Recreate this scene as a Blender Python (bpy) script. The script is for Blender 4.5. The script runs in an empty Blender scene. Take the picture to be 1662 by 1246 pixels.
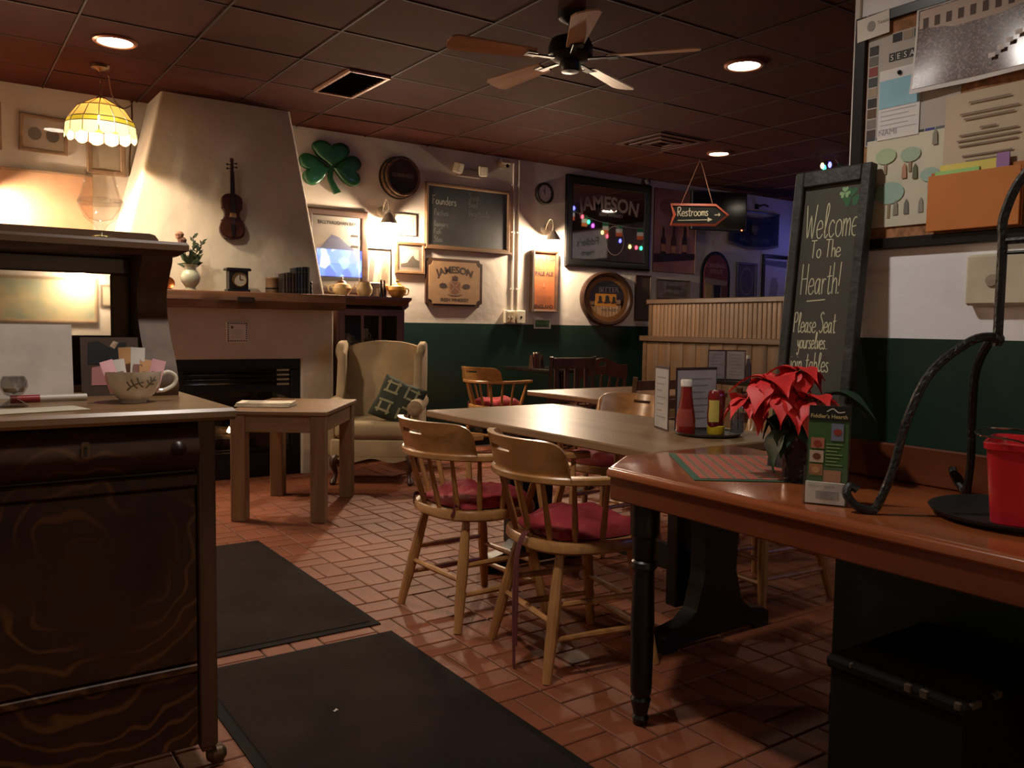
import bpy, math, random
from mathutils import Vector, Matrix, noise as mnoise

scene = bpy.context.scene
COL = scene.collection
PI = math.pi

# ------------------------------------------------------------------ camera
def make_camera():
    cam = bpy.data.cameras.new('camera')
    cam.sensor_fit = 'HORIZONTAL'
    cam.sensor_width = 36.0
    cam.lens = 1366.7 / 1662 * 36.0
    cam.clip_start = 0.02
    o = bpy.data.objects.new('camera', cam)
    yaw, pitch, roll = (math.radians(a) for a in (34.698, -3.9406, 0.832))
    f = Vector((math.sin(yaw) * math.cos(pitch), math.cos(yaw) * math.cos(pitch), math.sin(pitch)))
    r0 = Vector((math.cos(yaw), -math.sin(yaw), 0))
    u0 = r0.cross(f)
    r = r0 * math.cos(roll) + u0 * math.sin(roll)
    u = u0 * math.cos(roll) - r0 * math.sin(roll)
    m = Matrix((r, u, -f)).transposed().to_4x4()
    m.translation = (0, 0, 1.148)
    o.matrix_world = m
    COL.objects.link(o)
    scene.camera = o
make_camera()

# ------------------------------------------------------------------ world and exposure
world = bpy.data.worlds.new('night')
world.use_nodes = True
world.node_tree.nodes['Background'].inputs[0].default_value = (0.02, 0.016, 0.02, 1)
world.node_tree.nodes['Background'].inputs[1].default_value = 0.2
scene.world = world
vs = scene.view_settings
vs.view_transform = 'Standard'
vs.look = 'None'
vs.gamma = 1.0
vs.use_curve_mapping = False
vs.exposure = 1.95
CAN = 22.0        # watts, scaled for each of the recessed ceiling lamps
SCONCE = 26.0      # watts of each wall sconce bulb
PENDANT = 75.0    # watts of the stained glass pendant bulb
WARM = (1.0, 0.76, 0.53)

# ------------------------------------------------------------------ room constants
YW = 6.82     # back wall
ZC = 2.755    # ceiling
XR = 2.16     # face of the wall behind the counter
XF = 9.0      # far right wall
XL = -1.7     # left wall
YB = -1.6     # wall behind the camera
WZ = 1.165    # top of the green paint

# ------------------------------------------------------------------ materials
def srgb(c):
    out = []
    for v in c[:3]:
        v = v / 255.0
        out.append(v / 12.92 if v <= 0.04045 else ((v + 0.055) / 1.055) ** 2.4)
    return (out[0], out[1], out[2], 1.0)

MATS = {}
def _new(name):
    m = bpy.data.materials.new(name)
    m.use_nodes = True
    nt = m.node_tree
    return m, nt, nt.nodes['Principled BSDF']

def paint(name, c, rough=0.6, metal=0.0, var=0.06, scale=12.0, bump=0.0, bscale=60.0, spec=0.5, coat=0.0, c2=None):
    """plain surface: one colour with a little procedural mottling and relief"""
    if name in MATS:
        return MATS[name]
    m, nt, b = _new(name)
    L = nt.links
    tc = nt.nodes.new('ShaderNodeTexCoord')
    nz = nt.nodes.new('ShaderNodeTexNoise')
    nz.inputs['Scale'].default_value = scale
    nz.inputs['Detail'].default_value = 4
    L.new(tc.outputs['Object'], nz.inputs['Vector'])
    rp = nt.nodes.new('ShaderNodeValToRGB')
    base = srgb(c)
    if c2 is None:
        lo = tuple(max(0, v * (1 - var * 2)) for v in base[:3]) + (1,)
        hi = tuple(min(1, v * (1 + var * 2)) for v in base[:3]) + (1,)
    else:
        lo, hi = base, srgb(c2)
    rp.color_ramp.elements[0].color = lo
    rp.color_ramp.elements[1].color = hi
    rp.color_ramp.elements[0].position = 0.3
    rp.color_ramp.elements[1].position = 0.7
    L.new(nz.outputs['Fac'], rp.inputs['Fac'])
    L.new(rp.outputs['Color'], b.inputs['Base Color'])
    b.inputs['Roughness'].default_value = rough
    b.inputs['Metallic'].default_value = metal
    b.inputs['Specular IOR Level'].default_value = spec
    b.inputs['Coat Weight'].default_value = coat
    if bump:
        n2 = nt.nodes.new('ShaderNodeTexNoise')
        n2.inputs['Scale'].default_value = bscale
        n2.inputs['Detail'].default_value = 5
        L.new(tc.outputs['Object'], n2.inputs['Vector'])
        bp = nt.nodes.new('ShaderNodeBump')
        bp.inputs['Strength'].default_value = bump
        bp.inputs['Distance'].default_value = 0.02
        L.new(n2.outputs['Fac'], bp.inputs['Height'])
        L.new(bp.outputs['Normal'], b.inputs['Normal'])
    MATS[name] = m
    return m

def wood(name, dark, light, axis=0, rough=0.4, scale=9.0, stretch=0.08, coat=0.0, rand=0.0, coat_rough=0.25):
    """grained wood; axis = direction of the grain in object space"""
    if name in MATS:
        return MATS[name]
    m, nt, b = _new(name)
    L = nt.links
    tc = nt.nodes.new('ShaderNodeTexCoord')
    mp = nt.nodes.new('ShaderNodeMapping')
    s = [1.0, 1.0, 1.0]
    s[axis] = stretch
    mp.inputs['Scale'].default_value = s
    L.new(tc.outputs['Object'], mp.inputs['Vector'])
    oi = nt.nodes.new('ShaderNodeObjectInfo')
    mul = nt.nodes.new('ShaderNodeMath'); mul.operation = 'MULTIPLY'; mul.inputs[1].default_value = 13.0
    L.new(oi.outputs['Random'], mul.inputs[0])
    nz = nt.nodes.new('ShaderNodeTexNoise')
    nz.noise_dimensions = '4D'
    nz.inputs['Scale'].default_value = scale
    nz.inputs['Detail'].default_value = 6
    nz.inputs['Roughness'].default_value = 0.65
    nz.inputs['Distortion'].default_value = 0.6
    L.new(mp.outputs['Vector'], nz.inputs['Vector'])
    L.new(mul.outputs[0], nz.inputs['W'])
    rp = nt.nodes.new('ShaderNodeValToRGB')
    rp.color_ramp.elements[0].color = srgb(dark)
    rp.color_ramp.elements[1].color = srgb(light)
    rp.color_ramp.elements[0].position = 0.34
    rp.color_ramp.elements[1].position = 0.66
    L.new(nz.outputs['Fac'], rp.inputs['Fac'])
    out = rp.outputs['Color']
    if rand:
        hs = nt.nodes.new('ShaderNodeHueSaturation')
        mr = nt.nodes.new('ShaderNodeMapRange')
        mr.inputs['To Min'].default_value = 1 - rand
        mr.inputs['To Max'].default_value = 1 + rand
        L.new(oi.outputs['Random'], mr.inputs['Value'])
        L.new(mr.outputs[0], hs.inputs['Value'])
        L.new(out, hs.inputs['Color'])
        out = hs.outputs['Color']
    L.new(out, b.inputs['Base Color'])
    b.inputs['Roughness'].default_value = rough
    b.inputs['Coat Weight'].default_value = coat
    b.inputs['Coat Roughness'].default_value = coat_rough
    bp = nt.nodes.new('ShaderNodeBump')
    bp.inputs['Strength'].default_value = 0.15
    bp.inputs['Distance'].default_value = 0.004
    L.new(nz.outputs['Fac'], bp.inputs['Height'])
    L.new(bp.outputs['Normal'], b.inputs['Normal'])
    MATS[name] = m
    return m

def tiger_oak(name, dark, mid, fleck, axis=0):
    """quarter-sawn oak: dark ground with pale curling rays"""
    m, nt, b = _new(name)
    L = nt.links
    tc = nt.nodes.new('ShaderNodeTexCoord')
    wv = nt.nodes.new('ShaderNodeTexWave')
    wv.wave_type = 'RINGS'
    wv.rings_direction = 'Y'
    wv.inputs['Scale'].default_value = 6.0
    wv.inputs['Distortion'].default_value = 14.0
    wv.inputs['Detail'].default_value = 2.0
    wv.inputs['Detail Scale'].default_value = 0.9
    mp = nt.nodes.new('ShaderNodeMapping')
    mp.inputs['Location'].default_value = (-0.32, 0, -0.62)
    L.new(tc.outputs['Object'], mp.inputs['Vector'])
    L.new(mp.outputs['Vector'], wv.inputs['Vector'])
    r1 = nt.nodes.new('ShaderNodeValToRGB')
    r1.color_ramp.elements[0].position = 0.80
    r1.color_ramp.elements[0].color = (0, 0, 0, 1)
    r1.color_ramp.elements[1].position = 0.98
    r1.color_ramp.elements[1].color = (1, 1, 1, 1)
    L.new(wv.outputs['Fac'], r1.inputs['Fac'])
    nz = nt.nodes.new('ShaderNodeTexNoise')
    nz.inputs['Scale'].default_value = 7
    nz.inputs['Detail'].default_value = 6
    L.new(tc.outputs['Object'], nz.inputs['Vector'])
    r2 = nt.nodes.new('ShaderNodeValToRGB')
    r2.color_ramp.elements[0].position = 0.3
    r2.color_ramp.elements[0].color = srgb(dark)
    r2.color_ramp.elements[1].position = 0.7
    r2.color_ramp.elements[1].color = srgb(mid)
    L.new(nz.outputs['Fac'], r2.inputs['Fac'])
    n3 = nt.nodes.new('ShaderNodeTexNoise')
    n3.inputs['Scale'].default_value = 3.0
    L.new(tc.outputs['Object'], n3.inputs['Vector'])
    r3 = nt.nodes.new('ShaderNodeValToRGB')
    r3.color_ramp.elements[0].position = 0.42
    r3.color_ramp.elements[1].position = 0.62
    L.new(n3.outputs['Fac'], r3.inputs['Fac'])
    mul = nt.nodes.new('ShaderNodeMath'); mul.operation = 'MULTIPLY'
    L.new(r1.outputs['Color'], mul.inputs[0]); L.new(r3.outputs['Color'], mul.inputs[1])
    mx = nt.nodes.new('ShaderNodeMixRGB')
    mx.inputs['Color2'].default_value = srgb(fleck)
    L.new(mul.outputs[0], mx.inputs['Fac']); L.new(r2.outputs['Color'], mx.inputs['Color1'])
    L.new(mx.outputs['Color'], b.inputs['Base Color'])
    b.inputs['Roughness'].default_value = 0.45
    b.inputs['Specular IOR Level'].default_value = 0.35
    MATS[name] = m
    return m

def glow(name, c, strength):
    if name in MATS:
        return MATS[name]
    m = bpy.data.materials.new(name)
    m.use_nodes = True
    nt = m.node_tree
    nt.nodes.remove(nt.nodes['Principled BSDF'])
    e = nt.nodes.new('ShaderNodeEmission')
    e.inputs[0].default_value = (c[0], c[1], c[2], 1)
    e.inputs[1].default_value = strength
    nt.links.new(e.outputs[0], nt.nodes['Material Output'].inputs[0])
    MATS[name] = m
    return m

def pane(name, refl=0.08, tint=(1, 1, 1), rough=0.02):
    """thin window or picture glass: lets the light through, mirrors a little"""
    if name in MATS:
        return MATS[name]
    m = bpy.data.materials.new(name)
    m.use_nodes = True
    nt = m.node_tree
    nt.nodes.remove(nt.nodes['Principled BSDF'])
    t = nt.nodes.new('ShaderNodeBsdfTransparent'); t.inputs[0].default_value = (*tint, 1)
    g = nt.nodes.new('ShaderNodeBsdfGlossy'); g.inputs['Roughness'].default_value = rough
    lw = nt.nodes.new('ShaderNodeLayerWeight'); lw.inputs['Blend'].default_value = 0.5
    p3 = nt.nodes.new('ShaderNodeMath'); p3.operation = 'POWER'; p3.inputs[1].default_value = 4.0
    nt.links.new(lw.outputs['Facing'], p3.inputs[0])
    fr = nt.nodes.new('ShaderNodeMath'); fr.operation = 'MULTIPLY'; fr.inputs[1].default_value = 0.45
    nt.links.new(p3.outputs[0], fr.inputs[0])
    ad = nt.nodes.new('ShaderNodeMath'); ad.operation = 'ADD'; ad.inputs[1].default_value = refl
    ad.use_clamp = True
    nt.links.new(fr.outputs[0], ad.inputs[0])
    mx = nt.nodes.new('ShaderNodeMixShader')
    nt.links.new(ad.outputs[0], mx.inputs[0])
    nt.links.new(t.outputs[0], mx.inputs[1])
    nt.links.new(g.outputs[0], mx.inputs[2])
    nt.links.new(mx.outputs[0], nt.nodes['Material Output'].inputs[0])
    MATS[name] = m
    return m

def mirror_mat(name, c=(0.85, 0.85, 0.85)):
    m, nt, b = _new(name)
    b.inputs['Base Color'].default_value = (*c, 1)
    b.inputs['Metallic'].default_value = 1.0
    b.inputs['Roughness'].default_value = 0.03
    MATS[name] = m
    return m

def stained(name, c, k=.1):
    """opalescent lamp glass: diffuse light comes through it"""
    m = bpy.data.materials.new(name)
    m.use_nodes = True
    nt = m.node_tree
    nt.nodes.remove(nt.nodes['Principled BSDF'])
    col = srgb(c)
    t = nt.nodes.new('ShaderNodeBsdfTranslucent'); t.inputs[0].default_value = (col[0] * k, col[1] * k, col[2] * k, 1)
    d = nt.nodes.new('ShaderNodeBsdfPrincipled'); d.inputs['Base Color'].default_value = col
    d.inputs['Roughness'].default_value = 0.25
    mx = nt.nodes.new('ShaderNodeMixShader'); mx.inputs[0].default_value = 0.35
    nt.links.new(t.outputs[0], mx.inputs[1]); nt.links.new(d.outputs[0], mx.inputs[2])
    nt.links.new(mx.outputs[0], nt.nodes['Material Output'].inputs[0])
    MATS[name] = m
    return m

# ------------------------------------------------------------------ mesh builder
class MB:
    def __init__(self):
        self.v = []; self.f = []; self.mi = []; self.m = 0; self.M = None
    def add(self, vs, fs):
        n = len(self.v)
        if self.M is not None:
            vs = [self.M @ Vector(p) for p in vs]
        self.v.extend(tuple(p) for p in vs)
        for f in fs:
            self.f.append(tuple(n + i for i in f)); self.mi.append(self.m)
        return self
    def box(self, x0, x1, y0, y1, z0, z1, bev=0.0):
        if x0 > x1: x0, x1 = x1, x0
        if y0 > y1: y0, y1 = y1, y0
        if z0 > z1: z0, z1 = z1, z0
        if bev <= 0:
            vs = [(x0, y0, z0), (x1, y0, z0), (x1, y1, z0), (x0, y1, z0), (x0, y0, z1), (x1, y0, z1), (x1, y1, z1), (x0, y1, z1)]
            return self.add(vs, [(0, 3, 2, 1), (4, 5, 6, 7), (0, 1, 5, 4), (1, 2, 6, 5), (2, 3, 7, 6), (3, 0, 4, 7)])
        b = min(bev, (x1 - x0) * .45, (y1 - y0) * .45, (z1 - z0) * .45)
        lo = (x0, y0, z0); hi = (x1, y1, z1)
        vs = []; idx = {}
        for sx in (0, 1):
            for sy in (0, 1):
                for sz in (0, 1):
                    s = (sx, sy, sz)
                    for a in range(3):
                        p = [0, 0, 0]
                        for k in range(3):
                            e = hi[k] if s[k] else lo[k]
                            if k != a:
                                e += -b if s[k] else b
                            p[k] = e
                        idx[(s, a)] = len(vs); vs.append(tuple(p))
        fs = []
        def face(ids, nrm):
            p = [Vector(vs[i]) for i in ids]
            c = (p[1] - p[0]).cross(p[2] - p[0])
            if c.dot(Vector(nrm)) < 0: ids = ids[::-1]
            fs.append(tuple(ids))
        for a in range(3):
            o1, o2 = [k for k in range(3) if k != a]
            for sa in (0, 1):
                ids = []
                for q in ((0, 0), (1, 0), (1, 1), (0, 1)):
                    s = [0, 0, 0]; s[a] = sa; s[o1] = q[0]; s[o2] = q[1]
                    ids.append(idx[(tuple(s), a)])
                nv = [0, 0, 0]; nv[a] = 1 if sa else -1
                face(ids, nv)
            for q in ((0, 0), (1, 0), (1, 1), (0, 1)):
                s0 = [0, 0, 0]; s0[o1] = q[0]; s0[o2] = q[1]; s1 = list(s0); s1[a] = 1
                ids = [idx[(tuple(s0), o1)], idx[(tuple(s1), o1)], idx[(tuple(s1), o2)], idx[(tuple(s0), o2)]]
                nv = [0, 0, 0]; nv[o1] = 1 if q[0] else -1; nv[o2] = 1 if q[1] else -1
                face(ids, nv)
        for s in ((0, 0, 0), (0, 0, 1), (0, 1, 0), (0, 1, 1), (1, 0, 0), (1, 0, 1), (1, 1, 0), (1, 1, 1)):
            face([idx[(s, 0)], idx[(s, 1)], idx[(s, 2)]], [1 if k else -1 for k in s])
        return self.add(vs, fs)
    def rings(self, rs, caps=True, closed=False):
        """loft through rings of equal length"""
        n = len(rs[0]); vs = [p for r in rs for p in r]; fs = []
        k = len(rs)
        for i in range(k if closed else k - 1):
            a = i * n; b = ((i + 1) % k) * n
            for j in range(n):
                fs.append((a + j, a + (j + 1) % n, b + (j + 1) % n, b + j))
        if caps and not closed:
            fs.append(tuple(range(n - 1, -1, -1)))
            fs.append(tuple((k - 1) * n + j for j in range(n)))
        return self.add(vs, fs)
    def tube(self, path, r, n=8, caps=True, closed=False, flat=None):
        """tube along a path; r number or list; flat = (up vector, width scale, height scale)"""
        P = [Vector(p) for p in path]
        k = len(P)
        rad = r if isinstance(r, (list, tuple)) else [r] * k
        rs = []; prev = None
        for i in range(k):
            if closed:
                t = P[(i + 1) % k] - P[i - 1]
            else:
                t = P[min(i + 1, k - 1)] - P[max(i - 1, 0)]
            if t.length < 1e-9: t = Vector((0, 0, 1))
            t.normalize()
            if flat:
                up = Vector(flat[0]); a = t.cross(up)
                if a.length < 1e-6: a = t.orthogonal()
                a.normalize(); b = a.cross(t)
                wa, wb = flat[1], flat[2]
            else:
                if prev is None:
                    a = t.orthogonal().normalized()
                else:
                    a = prev - t * prev.dot(t)
                    a = a.normalized() if a.length > 1e-6 else t.orthogonal().normalized()
                prev = a; b = t.cross(a); wa = wb = 1
            rs.append([P[i] + (a * math.cos(2 * PI * j / n) * wa + b * math.sin(2 * PI * j / n) * wb) * rad[i] for j in range(n)])
        return self.rings(rs, caps, closed)
    def cyl(self, p0, p1, r0, r1=None, n=12):
        return self.tube([p0, p1], [r0, r0 if r1 is None else r1], n)
    def lathe(self, prof, n=24, c=(0, 0, 0), caps=False, axis=2):
        rs = []
        for r, z in prof:
            ring = []
            for j in range(n):
                a = 2 * PI * j / n
                x, y = r * math.cos(a), r * math.sin(a)
                if axis == 2: p = (c[0] + x, c[1] + y, c[2] + z)
                elif axis == 1: p = (c[0] + x, c[1] - z, c[2] + y)
                else: p = (c[0] + z, c[1] + x, c[2] + y)
                ring.append(p)
            rs.append(ring)
        return self.rings(rs, caps)
    def prism(self, pts, z0, z1, plane='xy'):
        """extrude a 2-D outline; plane 'xz' extrudes along -y (out of the back wall)"""
        n = len(pts)
        if plane == 'xy':
            vs = [(x, y, z0) for x, y in pts] + [(x, y, z1) for x, y in pts]
        elif plane == 'xz':
            vs = [(x, -z0, y) for x, y in pts] + [(x, -z1, y) for x, y in pts]
        else:
            vs = [(z0, x, y) for x, y in pts] + [(z1, x, y) for x, y in pts]
        fs = [tuple(range(n - 1, -1, -1)), tuple(range(n, 2 * n))]
        for i in range(n):
            j = (i + 1) % n
            fs.append((i, j, n + j, n + i))
        return self.add(vs, fs)
    def ball(self, c, r, seg=14, ring=8):
        if not isinstance(r, (list, tuple)): r = (r, r, r)
        vs = [(c[0], c[1], c[2] - r[2])]
        for i in range(1, ring):
            a = -PI / 2 + PI * i / ring
            for j in range(seg):
                b = 2 * PI * j / seg
                vs.append((c[0] + r[0] * math.cos(a) * math.cos(b), c[1] + r[1] * math.cos(a) * math.sin(b), c[2] + r[2] * math.sin(a)))
        vs.append((c[0], c[1], c[2] + r[2]))
        fs = []
        for j in range(seg):
            fs.append((0, 1 + (j + 1) % seg, 1 + j))
        for i in range(ring - 2):
            a = 1 + i * seg
            for j in range(seg):
                fs.append((a + j, a + (j + 1) % seg, a + seg + (j + 1) % seg, a + seg + j))
        last = len(vs) - 1; a = 1 + (ring - 2) * seg
        for j in range(seg):
            fs.append((a + j, a + (j + 1) % seg, last))
        return self.add(vs, fs)
    def slab(self, P, ni, nj, mask=None):
        """two-sided curved board: P(i, j, side) gives points; mask(i, j) False leaves a hole"""
        if mask is None: mask = lambda i, j: True
        idx = {}; vs = []
        for s in (0, 1):
            for i in range(ni + 1):
                for j in range(nj + 1):
                    idx[(i, j, s)] = len(vs); vs.append(tuple(P(i, j, s)))
        fs = []
        on = lambda i, j: 0 <= i < ni and 0 <= j < nj and mask(i, j)
        for i in range(ni):
            for j in range(nj):
                if not mask(i, j): continue
                q = [(i, j), (i + 1, j), (i + 1, j + 1), (i, j + 1)]
                fs.append(tuple(idx[(a, b, 0)] for a, b in q))
                fs.append(tuple(idx[(a, b, 1)] for a, b in reversed(q)))
                for (a, b, di, dj) in ((0, 1, 0, -1), (1, 2, 1, 0), (2, 3, 0, 1), (3, 0, -1, 0)):
                    if not on(i + di, j + dj):
                        p, r = q[a], q[b]
                        fs.append((idx[(p[0], p[1], 0)], idx[(p[0], p[1], 1)], idx[(r[0], r[1], 1)], idx[(r[0], r[1], 0)]))
        return self.add(vs, fs)
    def build(self, name, mats, parent=None, smooth=35):
        me = bpy.data.meshes.new(name)
        me.from_pydata(self.v, [], self.f)
        if not isinstance(mats, (list, tuple)): mats = [mats]
        for m in mats: me.materials.append(m)
        if len(mats) > 1:
            me.polygons.foreach_set('material_index', self.mi)
        me.update()
        if smooth:
            me.polygons.foreach_set('use_smooth', [True] * len(me.polygons))
            me.set_sharp_from_angle(angle=math.radians(smooth))
        o = bpy.data.objects.new(name, me)
        COL.objects.link(o)
        if parent is not None: o.parent = parent
        return o

def tag(o, label=None, cat=None, group=None, kind=None):
    if label: o['label'] = label
    if cat: o['category'] = cat
    if group: o['group'] = group
    if kind: o['kind'] = kind
    return o

def thing(name, label, cat, loc=(0, 0, 0), rz=0.0, group=None):
    o = bpy.data.objects.new(name, None)
    o.empty_display_size = 0.05
    COL.objects.link(o)
    o.location = loc
    o.rotation_euler = (0, 0, rz)
    return tag(o, label, cat, group)

def copy_tree(o, parent=None):
    c = o.copy()
    COL.objects.link(c)
    c.parent = parent
    for ch in [x for x in bpy.data.objects if x.parent == o]:
        copy_tree(ch, c)
    return c

def smooth_path(pts, n=6, closed=False):
    P = [Vector(p) for p in pts]
    out = []
    k = len(P)
    rng = range(k) if closed else range(k - 1)
    for i in rng:
        g = (lambda q: P[q % k]) if closed else (lambda q: P[max(0, min(k - 1, q))])
        p0, p1, p2, p3 = g(i - 1), g(i), g(i + 1), g(i + 2)
        for s in range(n):
            t = s / n
            out.append(0.5 * ((2 * p1) + (p2 - p0) * t + (2 * p0 - 5 * p1 + 4 * p2 - p3) * t * t + (3 * p1 - p0 - 3 * p2 + p3) * t ** 3))
    if not closed: out.append(P[-1])
    return out

def ellipse(cx, cy, rx, ry, n=28, a0=0.0, a1=2 * PI):
    full = abs(a1 - a0 - 2 * PI) < 1e-6
    m = n if full else n - 1
    return [(cx + rx * math.cos(a0 + (a1 - a0) * i / m), cy + ry * math.sin(a0 + (a1 - a0) * i / m)) for i in range(n)]

def rrect(x0, x1, y0, y1, r, n=5):
    pts = []
    for cx, cy, a in ((x1 - r, y1 - r, 0), (x0 + r, y1 - r, 90), (x0 + r, y0 + r, 180), (x1 - r, y0 + r, 270)):
        for i in range(n + 1):
            t = math.radians(a + 90 * i / n)
            pts.append((cx + r * math.cos(t), cy + r * math.sin(t)))
    return pts

# ---- lettering: printed (built-in font) and chalk strokes
_font_cache = {}
def text_polys(s, size, align='CENTER', bold=0.0, shear=0.0):
    key = (s, size, align, bold, shear)
    if key in _font_cache: return _font_cache[key]
    cu = bpy.data.curves.new('lettering', 'FONT')
    cu.body = s; cu.size = size; cu.align_x = align; cu.offset = bold; cu.shear = shear
    cu.resolution_u = 3
    ob = bpy.data.objects.new('lettering', cu)
    COL.objects.link(ob)
    me = bpy.data.meshes.new_from_object(ob)
    vs = [(v.co.x, v.co.y) for v in me.vertices]
    fs = [tuple(p.vertices) for p in me.polygons]
    bpy.data.objects.remove(ob)
    bpy.data.meshes.remove(me)
    _font_cache[key] = (vs, fs)
    return vs, fs

def print_text(mb, s, x, y, size, w=0.002, align='CENTER', bold=0.0, sx=1.0, arc=0.0, place=None, shear=0.0):
    """add printed letters in the local xz plane facing -y at height w off it"""
    vs, fs = text_polys(s, size, align, bold, shear)
    out = []
    for a, b in vs:
        a *= sx
        if arc:
            t = a / arc
            px, py = x + (arc + b) * math.sin(t), y + (arc + b) * math.cos(t) - arc
        else:
            px, py = x + a, y + b
        out.append(place(px, py, w) if place else (px, -w, py))
    mb.add(out, fs)

GL = {
 'W': (.66, [[(0, 1), (.15, 0), (.3, .7), (.45, 0), (.62, 1)]]), 'e': (.4, [[(.02, .25), (.35, .3), (.3, .48), (.15, .5), (.03, .3), (.08, .05), (.25, 0), (.4, .12)]]),
 'l': (.28, [[(.06, .15), (.24, .8), (.18, 1), (.1, .8), (.1, .1), (.18, 0), (.28, .1)]]), 'c': (.37, [[(.33, .4), (.2, .5), (.05, .35), (.05, .12), (.18, 0), (.35, .1)]]),
 'o': (.4, [[(.2, .5), (.05, .38), (.05, .12), (.2, 0), (.36, .14), (.34, .4), (.2, .5)]]),
 'm': (.48, [[(.03, .5), (.04, 0)], [(.04, .3), (.15, .5), (.22, .4), (.22, 0)], [(.22, .3), (.34, .5), (.42, .4), (.43, 0)]]),
 'T': (.5, [[(0, 1), (.5, 1)], [(.25, 1), (.22, 0)]]), 'h': (.36, [[(.05, 1), (.05, 0)], [(.05, .3), (.18, .5), (.3, .4), (.32, 0)]]),
 'H': (.5, [[(.05, 1), (.05, 0)], [(.42, 1), (.42, 0)], [(.05, .5), (.42, .52)]]),
 'a': (.42, [[(.32, .42), (.18, .5), (.04, .3), (.1, .03), (.25, .08), (.32, .42)], [(.33, .5), (.34, .05), (.42, 0)]]),
 'r': (.3, [[(.05, .5), (.06, 0)], [(.06, .3), (.16, .48), (.28, .46)]]), 't': (.32, [[(.16, .9), (.14, .1), (.22, 0), (.3, .06)], [(0, .55), (.32, .58)]]),
 '!': (.16, [[(.1, 1), (.07, .25)], [(.06, .05), (.06, .0)]]), 'P': (.42, [[(.05, 1), (.05, 0)], [(.05, .95), (.28, 1), (.38, .8), (.28, .55), (.06, .5)]]),
 'R': (.46, [[(.05, 1), (.05, 0)], [(.05, .95), (.28, 1), (.38, .8), (.28, .55), (.06, .5)], [(.12, .5), (.42, 0)]]),
 's': (.3, [[(.28, .45), (.12, .5), (.06, .36), (.22, .22), (.24, .05), (.1, 0), (.02, .08)]]), 'S': (.42, [[(.4, .9), (.22, 1), (.06, .82), (.3, .5), (.36, .2), (.18, 0), (.02, .12)]]),
 'y': (.36, [[(.05, .5), (.1, .2), (.22, .15), (.32, .5)], [(.32, .5), (.28, -.2), (.14, -.4), (.05, -.25)]]),
 'u': (.38, [[(.04, .5), (.05, .12), (.18, 0), (.3, .15), (.32, .5)], [(.32, .5), (.34, 0)]]), 'v': (.32, [[(.02, .5), (.15, 0), (.3, .5)]]),
 'j': (.26, [[(.18, .5), (.16, -.25), (.04, -.4), (-.05, -.2)], [(.19, .7), (.2, .73)]]), 'i': (.18, [[(.08, .5), (.08, .05), (.14, 0)], [(.09, .7), (.1, .73)]]),
 'n': (.35, [[(.04, .5), (.05, 0)], [(.05, .3), (.18, .5), (.28, .4), (.3, 0)]]), 'b': (.38, [[(.06, 1), (.06, 0)], [(.06, .3), (.2, .5), (.34, .3), (.26, .02), (.07, .06)]]),
 '.': (.14, [[(.05, .04), (.06, 0)]]), ' ': (.3, []), 'F': (.42, [[(.05, 1), (.05, 0)], [(.05, 1), (.4, 1)], [(.05, .55), (.3, .55)]]),
 'd': (.4, [[(.34, 1), (.34, 0)], [(.34, .3), (.2, .5), (.05, .3), (.12, .02), (.34, .1)]]), 'V': (.44, [[(0, 1), (.2, 0), (.4, 1)]]),
 'g': (.38, [[(.32, .42), (.18, .5), (.04, .3), (.1, .08), (.25, .1), (.32, .42)], [(.32, .5), (.3, -.25), (.16, -.4), (.04, -.28)]]),
 'p': (.38, [[(.05, .5), (.05, -.4)], [(.05, .35), (.2, .5), (.34, .3), (.24, .02), (.06, .08)]]), 'B': (.42, [[(.05, 0), (.05, 1), (.28, .95), (.3, .7), (.06, .53), (.34, .4), (.34, .1), (.05, 0)]]),
 'f': (.3, [[(.3, .9), (.2, 1), (.12, .85), (.12, 0)], [(0, .5), (.26, .52)]]),
}
def strokes(mb, pts_list, width, place):
    for pts in pts_list:
        p = smooth_path([(a, b, 0) for a, b in pts], 4) if len(pts) > 2 else [Vector((a, b, 0)) for a, b in pts]
        L, R = [], []
        for i in range(len(p)):
            t = p[min(i + 1, len(p) - 1)] - p[max(i - 1, 0)]
            if t.length < 1e-9: t = Vector((1, 0, 0))
            t.normalize(); nrm = Vector((-t.y, t.x, 0)) * width * .5
            L.append(p[i] + nrm); R.append(p[i] - nrm)
        n = len(p)
        mb.add([place(q.x, q.y, 0) for q in L] + [place(q.x, q.y, 0) for q in R], [(i, i + 1, n + i + 1, n + i) for i in range(n - 1)])

def chalk(mb, s, x, y, h, width, place, sx=1.0, gap=.06, slope=0.0):
    cx = x
    for ch in s:
        adv, st = GL[ch]
        strokes(mb, [[(cx + a * h * sx, y + b * h + (cx - x) * slope) for a, b in q] for q in st], width, place)
        cx += (adv + gap) * h * sx
    return cx
# ================================================================== the room
M_PLASTER = paint('white_plaster', (206, 196, 184), 0.85, var=0.03, scale=3, bump=0.25, bscale=9)
M_STUCCO = paint('rough_stucco', (208, 197, 178), 0.9, var=0.04, scale=4, bump=0.7, bscale=7)
M_GREEN = paint('dark_green_paint', (26, 52, 42), 0.35, var=0.06, scale=4, bump=0.08, bscale=14)
M_PANEL = paint('red_ceiling_panel', (64, 28, 20), 0.9, var=0.08, scale=3, bump=0.12, bscale=120, spec=.15)
M_GRID = paint('dark_ceiling_grid', (46, 22, 17), 0.7)
M_TILE = paint('quarry_tile', (110, 60, 38), 0.58, var=0.12, scale=2.2, bump=0.1, bscale=40, spec=.25, c2=(134, 76, 50))
M_GROUT = paint('dark_grout', (62, 44, 36), 0.9)
M_TRIM = paint('white_trim', (200, 192, 184), 0.6)
M_BLACK = paint('black_paint', (14, 13, 13), 0.38, var=0.1)
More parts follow.
